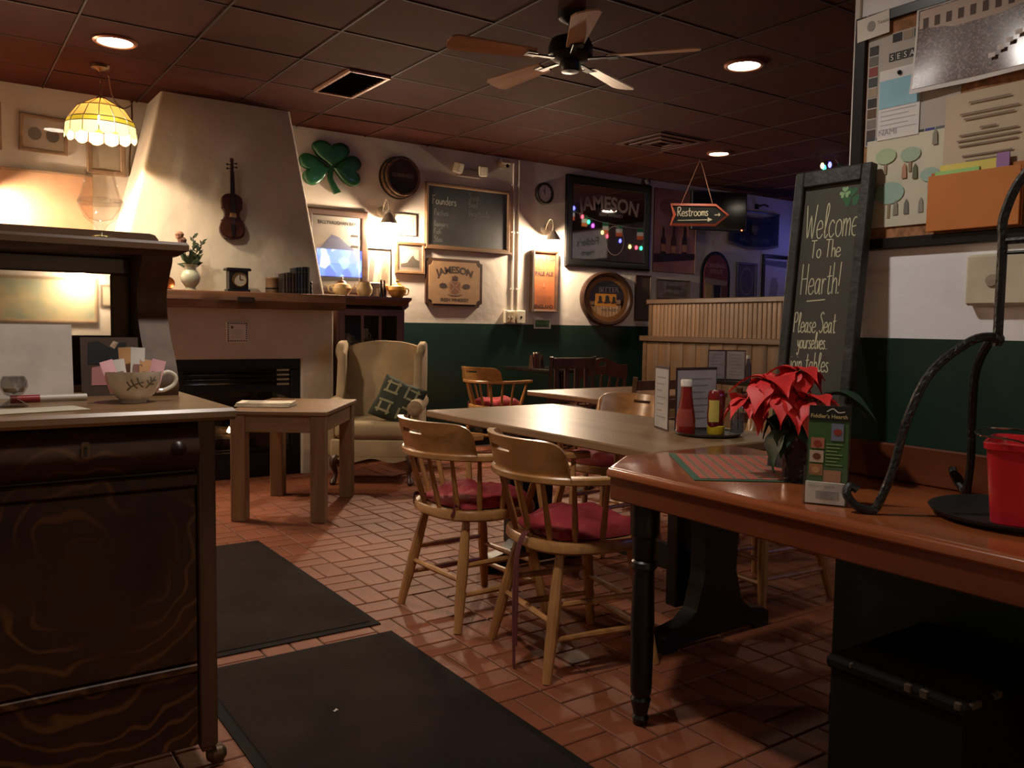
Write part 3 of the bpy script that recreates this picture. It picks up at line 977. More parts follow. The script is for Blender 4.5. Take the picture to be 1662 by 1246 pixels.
# ---- shamrock: three heart leaves and a stem, carved and domed
M_SHAM = paint('shamrock_green', (30, 84, 52), 0.28, var=.08, coat=.3)
sh = thing('shamrock_plaque', 'large glossy green carved shamrock hung on the wall', 'wall ornament', (2.825, YW, 2.265), group=None)
sh.scale = (1.36, 1.1, 1.08)
def heart_leaf(ang, sc=1.0):
    pts = []
    for k in range(40):
        u = 2 * PI * k / 40
        hx = 16 * math.sin(u) ** 3; hz = 13 * math.cos(u) - 5 * math.cos(2 * u) - 2 * math.cos(3 * u) - math.cos(4 * u)
        w_ = 1.0 + .55 * max(0, 1 - (hz + 17) / 15)
        pts.append((hx / 16 * .124 * sc * w_, (hz + 17) / 30 * .21 * sc))
    c, s = math.cos(ang), math.sin(ang)
    return [(x * c - z * s, x * s + z * c) for x, z in pts]
def domed(pts, d, mat, parent, name, off=(0, 0), base=.004):
    cx = sum(p[0] for p in pts) / len(pts); cz = sum(p[1] for p in pts) / len(pts)
    mb = MB(); rs = []
    for k, (sc, y) in enumerate(((1, base), (1, base + d * .45), (.93, base + d * .78), (.78, base + d * .95), (.5, base + d), (.12, base + d * .93))):
        rs.append([(off[0] + cx + (x - cx) * sc, -y, off[1] + cz + (z - cz) * sc) for x, z in pts])
    mb.rings(rs)
    return mb.build(name, mat, parent, smooth=50)
for a in (0.0, 1.78, -1.62):
    domed(heart_leaf(a, 1.0 if a == 0 else .98), .04, M_SHAM, sh, 'leaf', (0, .175))
st = smooth_path([(0, .19, 0), (-.008, .10, 0), (.012, .04, 0), (.04, -.015, 0)], 6)
mb = MB(); mb.tube([(p.x, -.02, p.y) for p in st], [.016 + .012 * i / len(st) for i in range(len(st))], 10, flat=((0, 1, 0), 1, .8)); mb.build('stem', M_SHAM, sh)

# ---- barrel end
M_STAVE = wood('barrel_stave', (70, 46, 30), (112, 78, 52), 1, .55)
M_HEAD = wood('barrel_head', (40, 30, 24), (58, 44, 36), 0, .6)
br_ = thing('barrel_end', 'dark sawn off barrel end mounted on the wall with faint lettering', 'barrel', (3.455, YW, 2.44))
n = 20
for k in range(n):
    a0, a1 = 2 * PI * k / n + .01, 2 * PI * (k + 1) / n - .01
    vs = []
    for y, r in ((0, .182), (.06, .176), (.12, .165)):
        for rr in (r - .018, r):
            for a in (a0, a1): vs.append((rr * math.cos(a), -y, rr * math.sin(a)))
    fs = [(0, 1, 3, 2), (8, 10, 11, 9)]
    for q in (0, 4):
        fs += [(q, q + 4, q + 5, q + 1), (q + 2, q + 3, q + 7, q + 6), (q, q + 2, q + 6, q + 4), (q + 1, q + 5, q + 7, q + 3)]
    MB().add(vs, fs).build('stave', M_STAVE, br_)
for y, r in ((.02, .183), (.085, .175)):
    MB().lathe([(r, y - .012), (r + .004, y - .012), (r + .002, y + .012), (r - .003, y + .012)], 40, axis=1).build('hoop', paint('hoop_iron', (60, 52, 46), .4, metal=.7), br_)
MB().lathe([(.001, .09), (.155, .09), (.155, .1), (.001, .1)], 40, axis=1).build('head', M_HEAD, br_)
mb = MB(); print_text(mb, 'GUINNESS', 0, -.005, .045, .1006, bold=.001); mb.build('lettering', P_((130, 116, 104)), br_)

# ---- chalk menu board
M_SLATE = paint('slate_board', (42, 42, 42), 0.55, var=.18, scale=5)
M_CHALK = paint('chalk', (150, 150, 142), 0.95)
M_CHALKF = paint('faint_chalk', (104, 104, 98), 0.95)
t, hw, h = framed('menu_chalkboard', 'wide framed chalk menu board with faint writing on the wall', 'chalkboard', 3.73, 4.655, 1.85, 2.44, .03, M_FOAK, .03, glass=False, back=M_SLATE)
pl = lambda x, y, w: (x, -.0128, y)
mb = MB()
chalk(mb, 'Founders', -.39, .40, .075, .006, pl)
mb.build('chalk_writing', M_CHALK, t)
mb = MB()
for i, (s, x, z, hh) in enumerate((('Soup', .0, .47, .065), ('Beef', .0, .40, .06), ('Vegetable', .0, .32, .06), ('Pasties', -.37, .30, .055), ('Bangers', -.37, .20, .05), ('Fish', -.37, .13, .05), ('Stew', -.37, .06, .05))):
    s = ''.join(ch if ch in GL else 'a' for ch in s)
    mb = MB(); chalk(mb, s, x, z, hh, .004, pl); mb.build('chalk_writing', M_CHALKF, t)
MB().box(-hw - .012, hw + .012, -.05, -.0, -.012, .006, .002).build('chalk_tray', M_FOAK, t)

# ---- emergency light above the board
M_PLAST = paint('ivory_plastic', (196, 186, 164), 0.5)
t = thing('emergency_light', 'ivory emergency light with two lamp heads above the chalk menu board', 'emergency light', (4.17, YW, 2.52))
MB().box(-.10, .13, -.05, 0, .0, .075, .006).build('battery_case', paint('grey_plastic', (120, 104, 92), .5), t)
for x, a in ((-.12, .5), (.15, -.4)):
    m = MB(); m.M = Matrix.Translation((x, -.05, .075)) @ Matrix.Rotation(a, 4, 'Z') @ Matrix.Rotation(.3, 4, 'X')
    m.box(-.045, .045, -.035, .035, -.05, .05, .012); hd = m.build('lamp_head', M_PLAST, t)
    m2 = MB(); m2.M = m.M
    m2.box(-.035, .035, -.0375, -.035, -.04, .04, .002); m2.build('lens', paint('lamp_lens_off', (180, 176, 160), .2), hd)
    for q in (-.014, .014):
        m2 = MB(); m2.M = m.M; m2.box(q - .002, q + .002, -.039, -.0375, -.04, .04); m2.build('lens_rib', M_PLAST, hd)
    for q in (-.014, .014):
        m2 = MB(); m2.M = m.M; m2.box(-.035, .035, -.039, -.0375, q - .002, q + .002); m2.build('lens_rib', M_PLAST, hd)
t = thing('security_camera', 'small ivory security camera tucked under the ceiling by the conduit', 'camera', (4.56, YW, 2.66))
MB().box(-.03, .03, -.012, 0, -.01, .05, .003).build('bracket', M_PLAST, t)
m = MB(); m.M = Matrix.Rotation(-.25, 4, 'X'); m.box(-.06, .05, -.1, -.012, .0, .045, .008); m.build('housing', M_PLAST, t)
MB().lathe([(.001, .1), (.016, .1), (.018, .11), (.001, .112)], 16, (.0, 0, .002), axis=1).build('lens', M_BLACK, t)
t = thing('bell_alarm', 'small grey alarm sounder above the corner of the whiskey mirror', 'alarm', (6.44, YW, 2.693))
MB().box(-.05, .05, -.03, 0, 0, .06, .008).build('base', paint('alarm_grey', (84, 78, 78), .5), t)
MB().lathe([(.001, .03), (.03, .03), (.034, .05), (.018, .06), (.001, .06)], 18, (0, 0, .035), axis=1).build('horn', paint('alarm_grey', (84, 78, 78), .5), t)

# ---- conduits and switch boxes
for x, top, bot, lab in ((4.70, ZC, 1.30, 'white vertical conduit beside the chalk menu board down to switch box'), (4.765, ZC, 1.30, 'white vertical conduit nearer the wall clock down to the socket box')):
    t = thing('conduit', lab, 'conduit', (x, YW, bot), group='wall conduits')
    MB().cyl((0, -.010, 0), (0, -.010, top - bot - .004), .0085, n=10).build('pipe', M_PLASTER, t)
    for z in (.2, .75, 1.2): MB().box(-.02, .02, -.016, 0, z, z + .018, .002).build('clamp', M_PLASTER, t)
t = thing('switch_box', 'ivory surface switch box at the foot of the conduit', 'switch', (4.66, YW, 1.175))
MB().box(-.055, .055, -.045, 0, 0, .125, .004).build('box', M_PLAST, t)
MB().box(-.04, .04, -.05, -.045, .012, .112, .002).build('cover_plate', paint('tan_plate', (170, 150, 122), .5), t)
for x in (-.018, .018): MB().box(x - .004, x + .004, -.058, -.05, .05, .072, .001).build('toggle', M_PLAST, t)
t = thing('socket_box', 'ivory socket box with a single dark outlet beside the switches', 'socket', (4.79, YW, 1.175))
MB().box(-.05, .05, -.045, 0, 0, .125, .004).build('box', M_PLAST, t)
MB().lathe([(.001, .045), (.012, .045), (.012, .047), (.001, .047)], 14, (0, 0, .06), axis=1).build('outlet', M_BLACK, t)

# ---- wooden whiskey sign
M_SIGNW = paint('sign_board_tan', (152, 119, 86), 0.6, var=.06)
M_INKD = P_((58, 42, 36))
t = thing('wooden_whiskey_sign', 'tan wooden whiskey sign with notched dark frame and printed crest', 'sign', (4.04, YW, 1.315))
def notched(hw, h, c):
    pts = []
    for cx, cz, a in ((-hw, 0, 0), (hw, 0, 90), (hw, h, 180), (-hw, h, 270)):
        arc = [(cx + c * math.cos(math.radians(a + 90 - 90 * i / 6)), cz + c * math.sin(math.radians(a + 90 - 90 * i / 6))) for i in range(7)]
        pts += arc
    return pts
MB().prism(notched(.305, .445, .035), 0, .022, 'xz').build('frame', M_FBRN, t)
mb = MB(); mb.M = Matrix.Translation((0, 0, .028)); mb.prism(notched(.275, .39, .04), .022, .026, 'xz'); mb.build('panel', M_SIGNW, t)
mb = MB()
print_text(mb, 'JAMESON', 0, .315, .088, .0268, bold=.003, arc=.5)
print_text(mb, 'IRISH WHISKEY', 0, .052, .045, .0268, bold=.001)
print_text(mb, 'SINE METU', 0, .098, .022, .0268, bold=.001, arc=-.4)
mb.build('lettering', M_INKD, t)
mb = MB()
mb.prism([(-.052, .235), (.052, .235), (.052, .16), (.035, .13), (0, .115), (-.035, .13), (-.052, .16)], .026, .0275, 'xz')
mb.build('crest_shield', P_((112, 74, 58)), t)
mb = MB(); pl2 = lambda x, y, w: (x, -.0282, y)
strokes(mb, [[(-.05, .145), (.05, .232)], [(-.05, .232), (.05, .145)]], .008, pl2); mb.build('crest_cross', M_SIGNW, t)
for dx in (-.022, 0, .022):
    mb = MB(); mb.prism([(dx - .009, .245), (dx + .009, .245), (dx + .007, .275), (dx, .29 + (.01 if dx == 0 else 0)), (dx - .007, .275)], .026, .0275, 'xz'); mb.build('crest_plume', M_INKD, t)
for s in (-1, 1):
    mb = MB(); mb.prism([(s * .08, .185), (s * .1, .215), (s * .14, .22), (s * .165, .205), (s * .16, .18), (s * .12, .17)], .026, .0275, 'xz'); mb.build('crest_flourish', M_INKD, t)
MB().prism(ellipse(0, .118, .08, .012, 20), .026, .0272, 'xz').build('crest_ribbon', P_((132, 100, 76)), t)

# ---- tall pale ale sign
t, hw, h = framed('pale_ale_sign', 'tall narrow copper coloured pale ale sign under the wall lamp', 'sign', 4.92, 5.235, 1.29, 1.90, .026, M_FBRN, .06, glass=False, back=paint('copper_print', (128, 70, 38), .5, var=.05))
mb = MB()
fy = .026
print_text(mb, 'BASS & Co', 0, .512, .056, fy, bold=.0025); print_text(mb, 'BURTON BREWERS', 0, .488, .018, fy)
print_text(mb, 'PALE ALE', 0, .365, .054, fy, bold=.0025); print_text(mb, 'ENGLAND', 0, .04, .05, fy, bold=.002)
for k in range(6): print_text(mb, 'bottled in fine condition for export', 0, .155 - k * .014, .0125, fy)
mb.build('lettering', P_((46, 20, 13)), t)
mb = MB(); chalk(mb, 'Bass', -.07, .425, .065, .006, lambda x, y, w: (x, -fy, y), sx=1.1); mb.build('script', P_((190, 74, 44)), t)
mb = MB(); rs = [[(x, -fy, z) for x, z in ellipse(0, .265, .044 * k, .06 * k, 30)] for k in (1, .9)]
mb.rings(rs, caps=False); mb.build('emblem_ring', P_((140, 84, 60)), t)
MB().prism([(0, .3), (.014, .25), (-.014, .25)], .024, fy, 'xz').build('emblem', P_((140, 84, 60)), t)

# ---- small green notice
t = thing('notice_sign', 'small green notice in a white frame at the top of the green paint', 'sign', (5.075, YW - .006, 1.125))
frame_parts(t, .105, .10, .014, .008, M_TRIM)
MB().box(-.095, .095, -.004, -.002, .01, .09).build('backing', paint('notice_green', (96, 128, 88), .6), t)
mb = MB(); print_text(mb, 'IF YOU', 0, .055, .03, .0046, bold=.0006); print_text(mb, 'OVER ONLY', 0, .022, .03, .0046, bold=.0006, sx=.9); mb.build('lettering', P_((34, 40, 30)), t)

# ---- wall clock
t = thing('round_clock', 'round wall clock with dark rim and pale face', 'clock', (5.07, YW, 2.465))
MB().lathe([(.108, 0), (.108, .03), (.098, .042), (.084, .036), (.082, .02)], 36, axis=1).build('rim', M_FDRK, t)
MB().lathe([(.001, .016), (.084, .016), (.084, .02), (.001, .02)], 36, axis=1).build('dial', paint('clock_dial', (196, 188, 182), .6), t)
for k in range(12):
    a = 2 * PI * k / 12
    m = MB(); m.M = Matrix.Translation((.07 * math.sin(a), -.0205, .07 * math.cos(a))) @ Matrix.Rotation(a, 4, 'Y'); m.box(-.002, .002, -.001, 0, -.006, .006); m.build('hour_mark', M_EBONY, t)
for a, l in ((-.5, .045), (.0, .06)):
    m = MB(); m.M = Matrix.Rotation(a, 4, 'Y'); m.box(-.0025, .0025, -.0235, -.0215, -.01, l); m.build('hand', M_EBONY, t)

# ---- sconces: gooseneck arm, bell shade, bulb
M_SHADE = paint('sconce_metal', (176, 166, 150), 0.4, metal=.2)
M_BULB = glow('warm_bulb', (1.0, .82, .55), 60)
def sconce(x, z, label, Y=YW, rz=0.0, watts=SCONCE):
    t = thing('gooseneck_sconce', label, 'wall lamp', (x, Y, z), rz, group='wall lamps')
    MB().lathe([(.001, 0), (.045, 0), (.045, .012), (.03, .022), (.001, .024)], 20, (0, 0, -.01), axis=1).build('wall_plate', M_SHADE, t)
    MB().tube(smooth_path([(0, -.02, -.01), (0, -.05, .05), (0, -.09, .085), (0, -.135, .07), (0, -.145, .02), (0, -.145, -.02)], 6), .006, 8).build('arm', M_SHADE, t)
    MB().lathe([(.014, -.005), (.016, -.03), (.03, -.045), (.052, -.075), (.075, -.115), (.08, -.125), (.077, -.125), (.05, -.08), (.028, -.05), (.012, -.034)], 26, (0, -.145, 0)).build('shade', M_SHADE, t)
    MB().ball((0, -.145, -.105), (.026, .026, .034), 14, 10).build('bulb', M_BULB, t)
    l = bpy.data.lights.new('sconce_light', 'POINT'); l.energy = watts; l.color = WARM; l.shadow_soft_size = .035
    lo = bpy.data.objects.new('sconce_light', l); COL.objects.link(lo); lo.parent = t; lo.location = (0, -.145, -.16)
    return t
sconce(3.30, 2.14, 'gooseneck wall lamp with bell shade lit above the cabinet')
sconce(5.09, 2.12, 'gooseneck wall lamp with bell shade lit above the pale ale sign')
sconce(.30, 2.08, 'gooseneck wall lamp with bell shade near the tan wall panel', YW - .034)

# ---- whiskey mirror
M_MIRROR = mirror_mat('mirror_glass', (.74, .74, .76))
t, hw, h = framed('whiskey_mirror', 'large black framed whiskey mirror reflecting coloured lights and flags', 'mirror', 5.345, 6.515, 1.765, 2.69, .085, M_FDRK, .04, glass=False, back=M_MIRROR)
M_FROST = paint('frosted_letter', (128, 112, 108), 0.6)
mb = MB(); print_text(mb, 'JAMESON', 0, .61, .20, .0166, bold=.006, sx=.95, arc=2.2); mb.build('lettering', M_FROST, t)
mb = MB(); print_text(mb, 'IRISH WHISKEY', .02, .545, .045, .0166, sx=1.1); mb.build('small_lettering', M_FROST, t)
mb = MB(); mb.rings([[(.08 + x, -.0166, .30 + z) for x, z in ellipse(0, 0, .13 * k, .155 * k, 36)] for k in (1, .95)], caps=False); mb.build('medallion_ring', M_FROST, t)

# ---- round brewery mirror
t = thing('round_brewery_mirror', 'round wooden framed brewery mirror with amber band and bottle motifs', 'mirror', (5.92, YW, 1.45))
t.scale = (1.08, 1, .86)
MB().lathe([(.335, 0), (.335, .03), (.315, .045), (.285, .04), (.27, .02)], 48, axis=1).build('rim', wood('mirror_rim', (44, 28, 20), (68, 46, 32), 0, .35), t)
MB().lathe([(.001, .012), (.275, .012), (.275, .016), (.001, .016)], 48, axis=1).build('glass', M_MIRROR, t)
mb = MB(); mb.rings([[(x, -.0165, z) for x, z in ellipse(0, 0, r, r, 48)] for r in (.27, .225)], caps=False); mb.build('amber_ring', P_((126, 84, 44), .4), t)
MB().box(-.15, .12, -.0175, -.016, -.09, .06).build('amber_band', P_((176, 118, 48), .4), t)
for x, s in ((-.09, .8), (0.0, 1.0), (.085, .7)):
    MB().prism([(x - .04 * s, -.06), (x + .045 * s, -.05), (x + .04 * s, -.03), (x + .025 * s, -.03), (x + .022 * s, .03 * s), (x, .045 * s), (x - .022 * s, .03 * s), (x - .025 * s, -.035), (x - .045 * s, -.045)], .0175, .0185, 'xz').build('hop_motif', P_((40, 34, 30)), t)
mb = MB(); print_text(mb, 'BITTER', .02, .085, .085, .0172, bold=.001); print_text(mb, 'BREWERY', .04, -.155, .05, .0172); mb.build('lettering', P_((84, 80, 80)), t)
mb = MB(); strokes(mb, [[(-.16, .17), (.2, .17)], [(-.16, .075), (.2, .075)]], .006, lambda x, y, w: (x, -.0172, y)); mb.build('rule_line', P_((60, 54, 52)), t)['kind'] = 'stuff'

# ---- dark board, bottle poster, small pictures further right
t, hw, h = framed('dark_wall_board', 'plain dark brown board with thin frame beside the round mirror', 'board', 6.325, 6.56, 1.23, 1.72, .014, M_FBRN, .018, glass=False, back=paint('felt_brown', (84, 66, 56), .9, bump=.2))
t, hw, h = framed('bottle_poster', 'tall reddish poster of beer bottles on a bar', 'poster', 6.58, 7.245, 1.77, 2.685, .008, paint('poster_edge', (120, 84, 78), .6), .012, glass=False, back=paint('poster_red', (150, 92, 84), .5, var=.2, scale=3, c2=(192, 140, 124)))
def art(t, pts, c, d=.0075, name='print', r=.6):
    return MB().prism(pts, .005, d, 'xz').build(name, P_(c, r), t)
def bottle_pts(x, z, s):
    return [(x - .04 * s, z), (x + .04 * s, z), (x + .04 * s, z + .16 * s), (x + .016 * s, z + .22 * s), (x + .014 * s, z + .31 * s), (x - .014 * s, z + .31 * s), (x - .016 * s, z + .22 * s), (x - .04 * s, z + .16 * s)]
art(t, [(-.32, .10), (.32, .16), (.32, .23), (-.32, .2)], (52, 26, 26), name='bar_edge')
for x, z, s, c in ((-.18, .2, .95, (58, 24, 20)), (-.02, .19, 1.05, (70, 32, 22)), (.15, .21, 1.0, (44, 20, 22))):
    art(t, bottle_pts(x, z, s), c, .0085, 'bottle_print')
    art(t, [(x - .036 * s, z + .03), (x + .036 * s, z + .03), (x + .036 * s, z + .11), (x - .036 * s, z + .11)], (186, 128, 92), .0092, 'label_print')
art(t, [(.2, .4), (.3, .4), (.31, .56), (.19, .56)], (186, 132, 116), .008, 'glass_print')
art(t, ellipse(-.05, .72, .2, .1, 20), (150, 96, 86), .0065, 'glow_print')
t, hw, h = framed('small_brewery_print', 'small framed brewery print just above the panelled partition', 'picture', 6.65, 7.17, 1.475, 1.69, .012, M_FBRN, .015, back=paint('old_print', (150, 136, 122), .7, var=.15, scale=14))
mb = MB(); print_text(mb, 'GUINNESS', 0, .11, .055, .0075, bold=.001, sx=.95); mb.build('lettering', P_((72, 62, 54)), t)
art(t, [(-.2, .03), (-.1, .08), (.05, .06), (.2, .09), (.22, .03)], (120, 108, 80), .0068, 'landscape_print')

# arched pub sign
t = thing('arched_pub_sign', 'arched pub sign with red top and pint glasses', 'sign', (7.585, YW, 1.44))
def archp(hw, h, z0=0):
    return [(-hw, z0), (hw, z0)] + [(hw * math.cos(PI * i / 20), h - hw * 1.15 + hw * 1.15 * math.sin(PI * i / 20)) for i in range(21)]
MB().prism(archp(.245, .61), 0, .02, 'xz').build('frame', M_FDRK, t)
MB().prism(archp(.205, .57, .02), .02, .024, 'xz').build('panel', P_((118, 52, 54)), t)
MB().prism([(-.19, .02), (.19, .02), (.19, .27), (-.19, .3)], .024, .0255, 'xz').build('lower_panel', P_((150, 126, 110)), t)
for x, c, w in ((-.12, (176, 146, 84), .06), (.02, (28, 24, 26), .06), (.14, (104, 60, 48), .05)):
    MB().prism([(x - w * .8, .02), (x + w * .8, .02), (x + w, .22), (x - w, .22)], .0255, .027, 'xz').build('pint_print', P_(c), t)
mb = MB(); print_text(mb, 'ORIGINAL', 0, .42, .07, .0246, bold=.001); print_text(mb, 'STOUT', 0, .35, .07, .0246, bold=.001); mb.build('lettering', P_((176, 132, 132)), t)

t, hw, h = framed('silver_framed_print', 'narrow silver framed oval print on the wall past the arched sign', 'picture', 7.955, 8.325, 1.50, 1.95, .035, M_FSIL, .02, back=P_((96, 92, 104)))
mb = MB(); mb.rings([[(x, -.0088, .225 + z) for x, z in ellipse(0, 0, .115 * k, .165 * k, 36)] for k in (1, .92)], caps=False); mb.build('oval_print', P_((150, 146, 152)), t)
t, hw, h = framed('painted_corner_mirror', 'black framed mirror in the far corner with its bright reflection painted pale', 'picture', 8.42, 8.93, 1.50, 2.07, .045, M_FDRK, .03, back=P_((214, 208, 200)))  # stands for a mirror: its bright reflection painted as pale backing and prints
art(t, [(-.12, .06), (.02, .05), (.06, .2), (.0, .3), (-.08, .28)], (168, 162, 158), .0132, 'figure_print')  # part of the reflection painted on the corner mirror
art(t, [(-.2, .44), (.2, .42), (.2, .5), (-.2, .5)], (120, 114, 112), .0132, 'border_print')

# television and rugby banner
M_SCREEN = paint('dead_screen', (10, 10, 12), 0.15)
t = thing('bracket_television', 'switched off black television on a wall bracket behind the arrow sign', 'television', (7.28, YW, 2.24))
m = MB(); m.M = Matrix.Translation((0, -.3, 0)) @ Matrix.Rotation(-.35, 4, 'Z'); m.box(-.34, .34, -.03, .03, 0, .43, .008); b_ = m.build('case', M_BLACK, t)
m2 = MB(); m2.M = m.M; m2.box(-.32, .32, -.033, -.03, .03, .41); m2.build('screen', M_SCREEN, b_)
m2 = MB(); m2.M = m.M; m2.box(.27, .285, -.035, -.03, .008, .02); m2.build('standby_light', glow('standby_red', (1, .08, .03), 3), b_)
MB().tube([(0, -.28, .24), (.05, -.15, .25), (0, 0, .25)], .02, 8).build('bracket_arm', M_BLACK, t)
t = thing('rugby_banner', 'dark blue rugby supporters banner with grey fringe hanging on the wall', 'banner', (8.22, YW - .012, 2.19))
M_NAVY = paint('navy_cloth', (30, 30, 58), 0.8, var=.15, scale=6)
mb = MB()
def bn(i, j, s):
    u = i / 16; x = -.45 + .9 * u; sag = -.05 * math.sin(PI * u)
    return (x, -.012 - .012 * math.sin(u * 14) - .004 * s, sag + .36 * j / 4 * (1 + .02 * math.cos(u * 6)))
mb.slab(bn, 16, 4); mb.build('cloth', M_NAVY, t)
mb = MB()
mb.slab(lambda i, j, s: (-.45 + .9 * i / 16, -.014 - .012 * math.sin(i / 16 * 14) - .004 * s, -.05 * math.sin(PI * i / 16) - .03 + .03 * j), 16, 1); mb.build('fringe', P_((92, 84, 84)), t)
for s, z in (('RUGBY UNION', .27), ('BALLYNOWEN', .005)):
    mb = MB(); print_text(mb, s, 0, z, .075, .032, bold=.001, sx=1.05); mb.build('lettering', P_((84, 80, 88)), t)
MB().prism([(-.05, .2), (.05, .2), (.055, .14), (0, .09), (-.055, .14)], .03, .033, 'xz').build('crest', P_((96, 78, 60)), t)
MB().cyl((-.47, -.015, .37), (.47, -.015, .37), .01, n=8).build('pole', M_FDRK, t)
t = thing('small_bracket_light', 'small dark bracket fixture high on the wall above the banner', 'fixture', (8.28, YW, 2.6))
MB().box(-.03, .03, -.02, 0, 0, .06, .004).build('plate', M_BLACK, t)
m = MB(); m.tube([(0, -.02, .03), (.05, -.08, .05), (.1, -.1, .03)], .012, 8); m.build('arm', M_BLACK, t)

# ---- pictures round the cabinet
M_TVGLASS = pane('poster_glass', 0.22)
t, hw, h = framed('travel_poster', 'framed travel poster behind glass mirroring a blue television picture', 'poster', 2.60, 3.16, 1.40, 2.115, .062, M_FBRN, .03, glass=M_TVGLASS, back=paint('poster_grey', (206, 198, 186), .7, var=.08, scale=4))
art(t, [(-.17, .36), (-.05, .50), (.02, .48), (.1, .42), (.2, .36), (.2, .26), (-.2, .26)], (140, 146, 176), .0135, 'hills_print')
art(t, [(-.2, .26), (.2, .26), (.2, .12), (-.2, .10)], (112, 112, 96), .0135, 'bay_print')
mb = MB(); print_text(mb, 'BALLYVAUGHAN BAY', 0, .585, .042, .0142, bold=.0008, sx=.85); mb.build('lettering', P_((70, 62, 60)), t)
for z in (.49, .4): art(t, [(.12, z), (.2, z), (.19, z + .02), (.13, z + .02)], (78, 72, 66), .0142, 'boat_print')
t, hw, h = framed('sketch_picture', 'pale unframed looking line sketch beside the lit wall lamp', 'picture', 3.42, 3.645, 1.94, 2.135, .006, M_FBRN, .012, back=M_CREAM)
mb = MB()
rs_ = random.Random(3)
strokes(mb, [[(-.09 + .02 * k + rs_.uniform(-.006, .006), .05), (-.085 + .02 * k + rs_.uniform(-.008, .008), .085 + rs_.uniform(0, .03)), (-.08 + .02 * k, .13 + rs_.uniform(-.02, .02))] for k in range(9)] + [[(-.1, .05), (0, .045), (.1, .05)]], .005, lambda x, y, w: (x, -.0056, y))
mb.build('sketch_print', P_((112, 94, 90)), t)['kind'] = 'stuff'
t, hw, h = framed('oak_framed_photo', 'oak framed black and white landscape photograph by the whiskey sign', 'picture', 3.43, 3.725, 1.60, 1.885, .03, M_FOAK, .03, back=P_((138, 124, 112)))
art(t, [(-.09, .055), (.09, .055), (.09, .22), (-.09, .22)], (170, 158, 144), .0135, 'photo_print')
art(t, [(-.09, .06), (.09, .06), (.09, .12), (.05, .14), (.03, .17), (.01, .15), (-.03, .1), (-.09, .09)], (84, 76, 68), .0142, 'hill_print')
t, hw, h = framed('thin_framed_print', 'thin dark framed print of standing figures under the wall lamp', 'picture', 3.155, 3.395, 1.47, 1.81, .012, M_FDRK, .02, back=P_((186, 172, 150)))
art(t, [(-.1, .05), (-.06, .05), (-.04, .2), (-.06, .3), (-.09, .22)], (120, 108, 98), .0088, 'figure_print')
art(t, [(.02, .04), (.09, .04), (.1, .2), (.06, .31), (.03, .2)], (146, 128, 104), .0088, 'figure_print')

# ---- left of the chimney
t, hw, h = framed('coin_picture', 'tan framed picture of two grey roundels behind the pendant lamp', 'picture', .545, .845, 2.31, 2.565, .025, M_FTAN, .02, tilt=.03, back=P_((190, 176, 160)))
for x in (-.055, .055): MB().prism(ellipse(x, .125, .042, .045, 28), .005, .0092, 'xz').build('roundel_print', P_((122, 114, 104)), t)
t, hw, h = framed('tan_framed_mirror', 'tan framed picture partly hidden by the stained glass shade', 'picture', .965, 1.225, 2.20, 2.46, .04, M_FTAN, .025, back=P_((176, 164, 146)))
t, hw, h = framed('edge_picture', 'tan framed picture at the far left of the back wall', 'picture', .19, .445, 2.30, 2.62, .03, M_FTAN, .02, back=P_((170, 156, 138)))
t = thing('plywood_panel', 'wide tan plywood panel fixed across the wall behind the sideboard', 'wall panel', (.2, YW - .004, 1.1))
MB().box(-1.2, .80, -.02, 0, 0, 1.07, .003).build('board', paint('tan_ply', (176, 132, 100), .7, var=.1, scale=5, c2=(190, 148, 114)), t)
MB().box(-1.2, .80, -.03, 0, 1.07, 1.085, .002).build('cap_strip', M_FTAN, t)

# ---- things out of the frame that the mirrors and glass show
t = thing('lit_television', 'bright television showing a blue studio picture on the rear wall', 'television', (6.45, YB + .025, 2.02), PI)
MB().box(-.12, .12, 0, .024, .15, .4, .003).build('wall_mount', M_BLACK, t)
MB().box(-.48, .48, -.06, 0, 0, .54, .008).build('case', M_BLACK, t)
def tv_mat():
    m = bpy.data.materials.new('studio_picture'); m.use_nodes = True; nt = m.node_tree
    nt.nodes.remove(nt.nodes['Principled BSDF'])
    tc = nt.nodes.new('ShaderNodeTexCoord'); vo = nt.nodes.new('ShaderNodeTexVoronoi'); vo.inputs['Scale'].default_value = 5.5
    rp = nt.nodes.new('ShaderNodeValToRGB')
    rp.color_ramp.elements[0].color = (.06, .1, .8, 1); rp.color_ramp.elements[1].color = (.75, .85, 1, 1)
    e = rp.color_ramp.elements.new(.6); e.color = (.15, .3, .9, 1)
    sp = nt.nodes.new('ShaderNodeSeparateColor')
    em = nt.nodes.new('ShaderNodeEmission'); em.inputs[1].default_value = 2.2
    nt.links.new(tc.outputs['Object'], vo.inputs['Vector']); nt.links.new(vo.outputs['Color'], sp.inputs[0]); nt.links.new(sp.outputs[0], rp.inputs[0])
    nt.links.new(rp.outputs[0], em.inputs[0]); nt.links.new(em.outputs[0], nt.nodes['Material Output'].inputs[0])
    return m
MB().box(-.46, .46, -.062, -.06, .02, .52).build('screen', tv_mat(), t)
t = thing('map_picture', 'framed antique map on the rear wall seen in the sideboard mirror', 'picture', (.74, YB, 1.125), PI)
frame_parts(t, .33, .34, .02, .02, M_FTAN)
MB().box(-.315, .315, -.008, -.004, .015, .325).build('backing', paint('old_map', (190, 172, 132), .7, var=.15, scale=9, c2=(140, 150, 130)), t)
sconce(.95, 1.62, 'gooseneck wall lamp over the antique map on the rear wall', YB, PI, SCONCE * .12)
t = thing('small_rear_picture', 'small dark framed picture on the rear wall beside the antique map', 'picture', (1.15, YB, 1.25), PI)
frame_parts(t, .06, .17, .014, .016, M_FBRN)
MB().box(-.05, .05, -.008, -.004, .01, .16).build('backing', P_((170, 156, 134)), t)
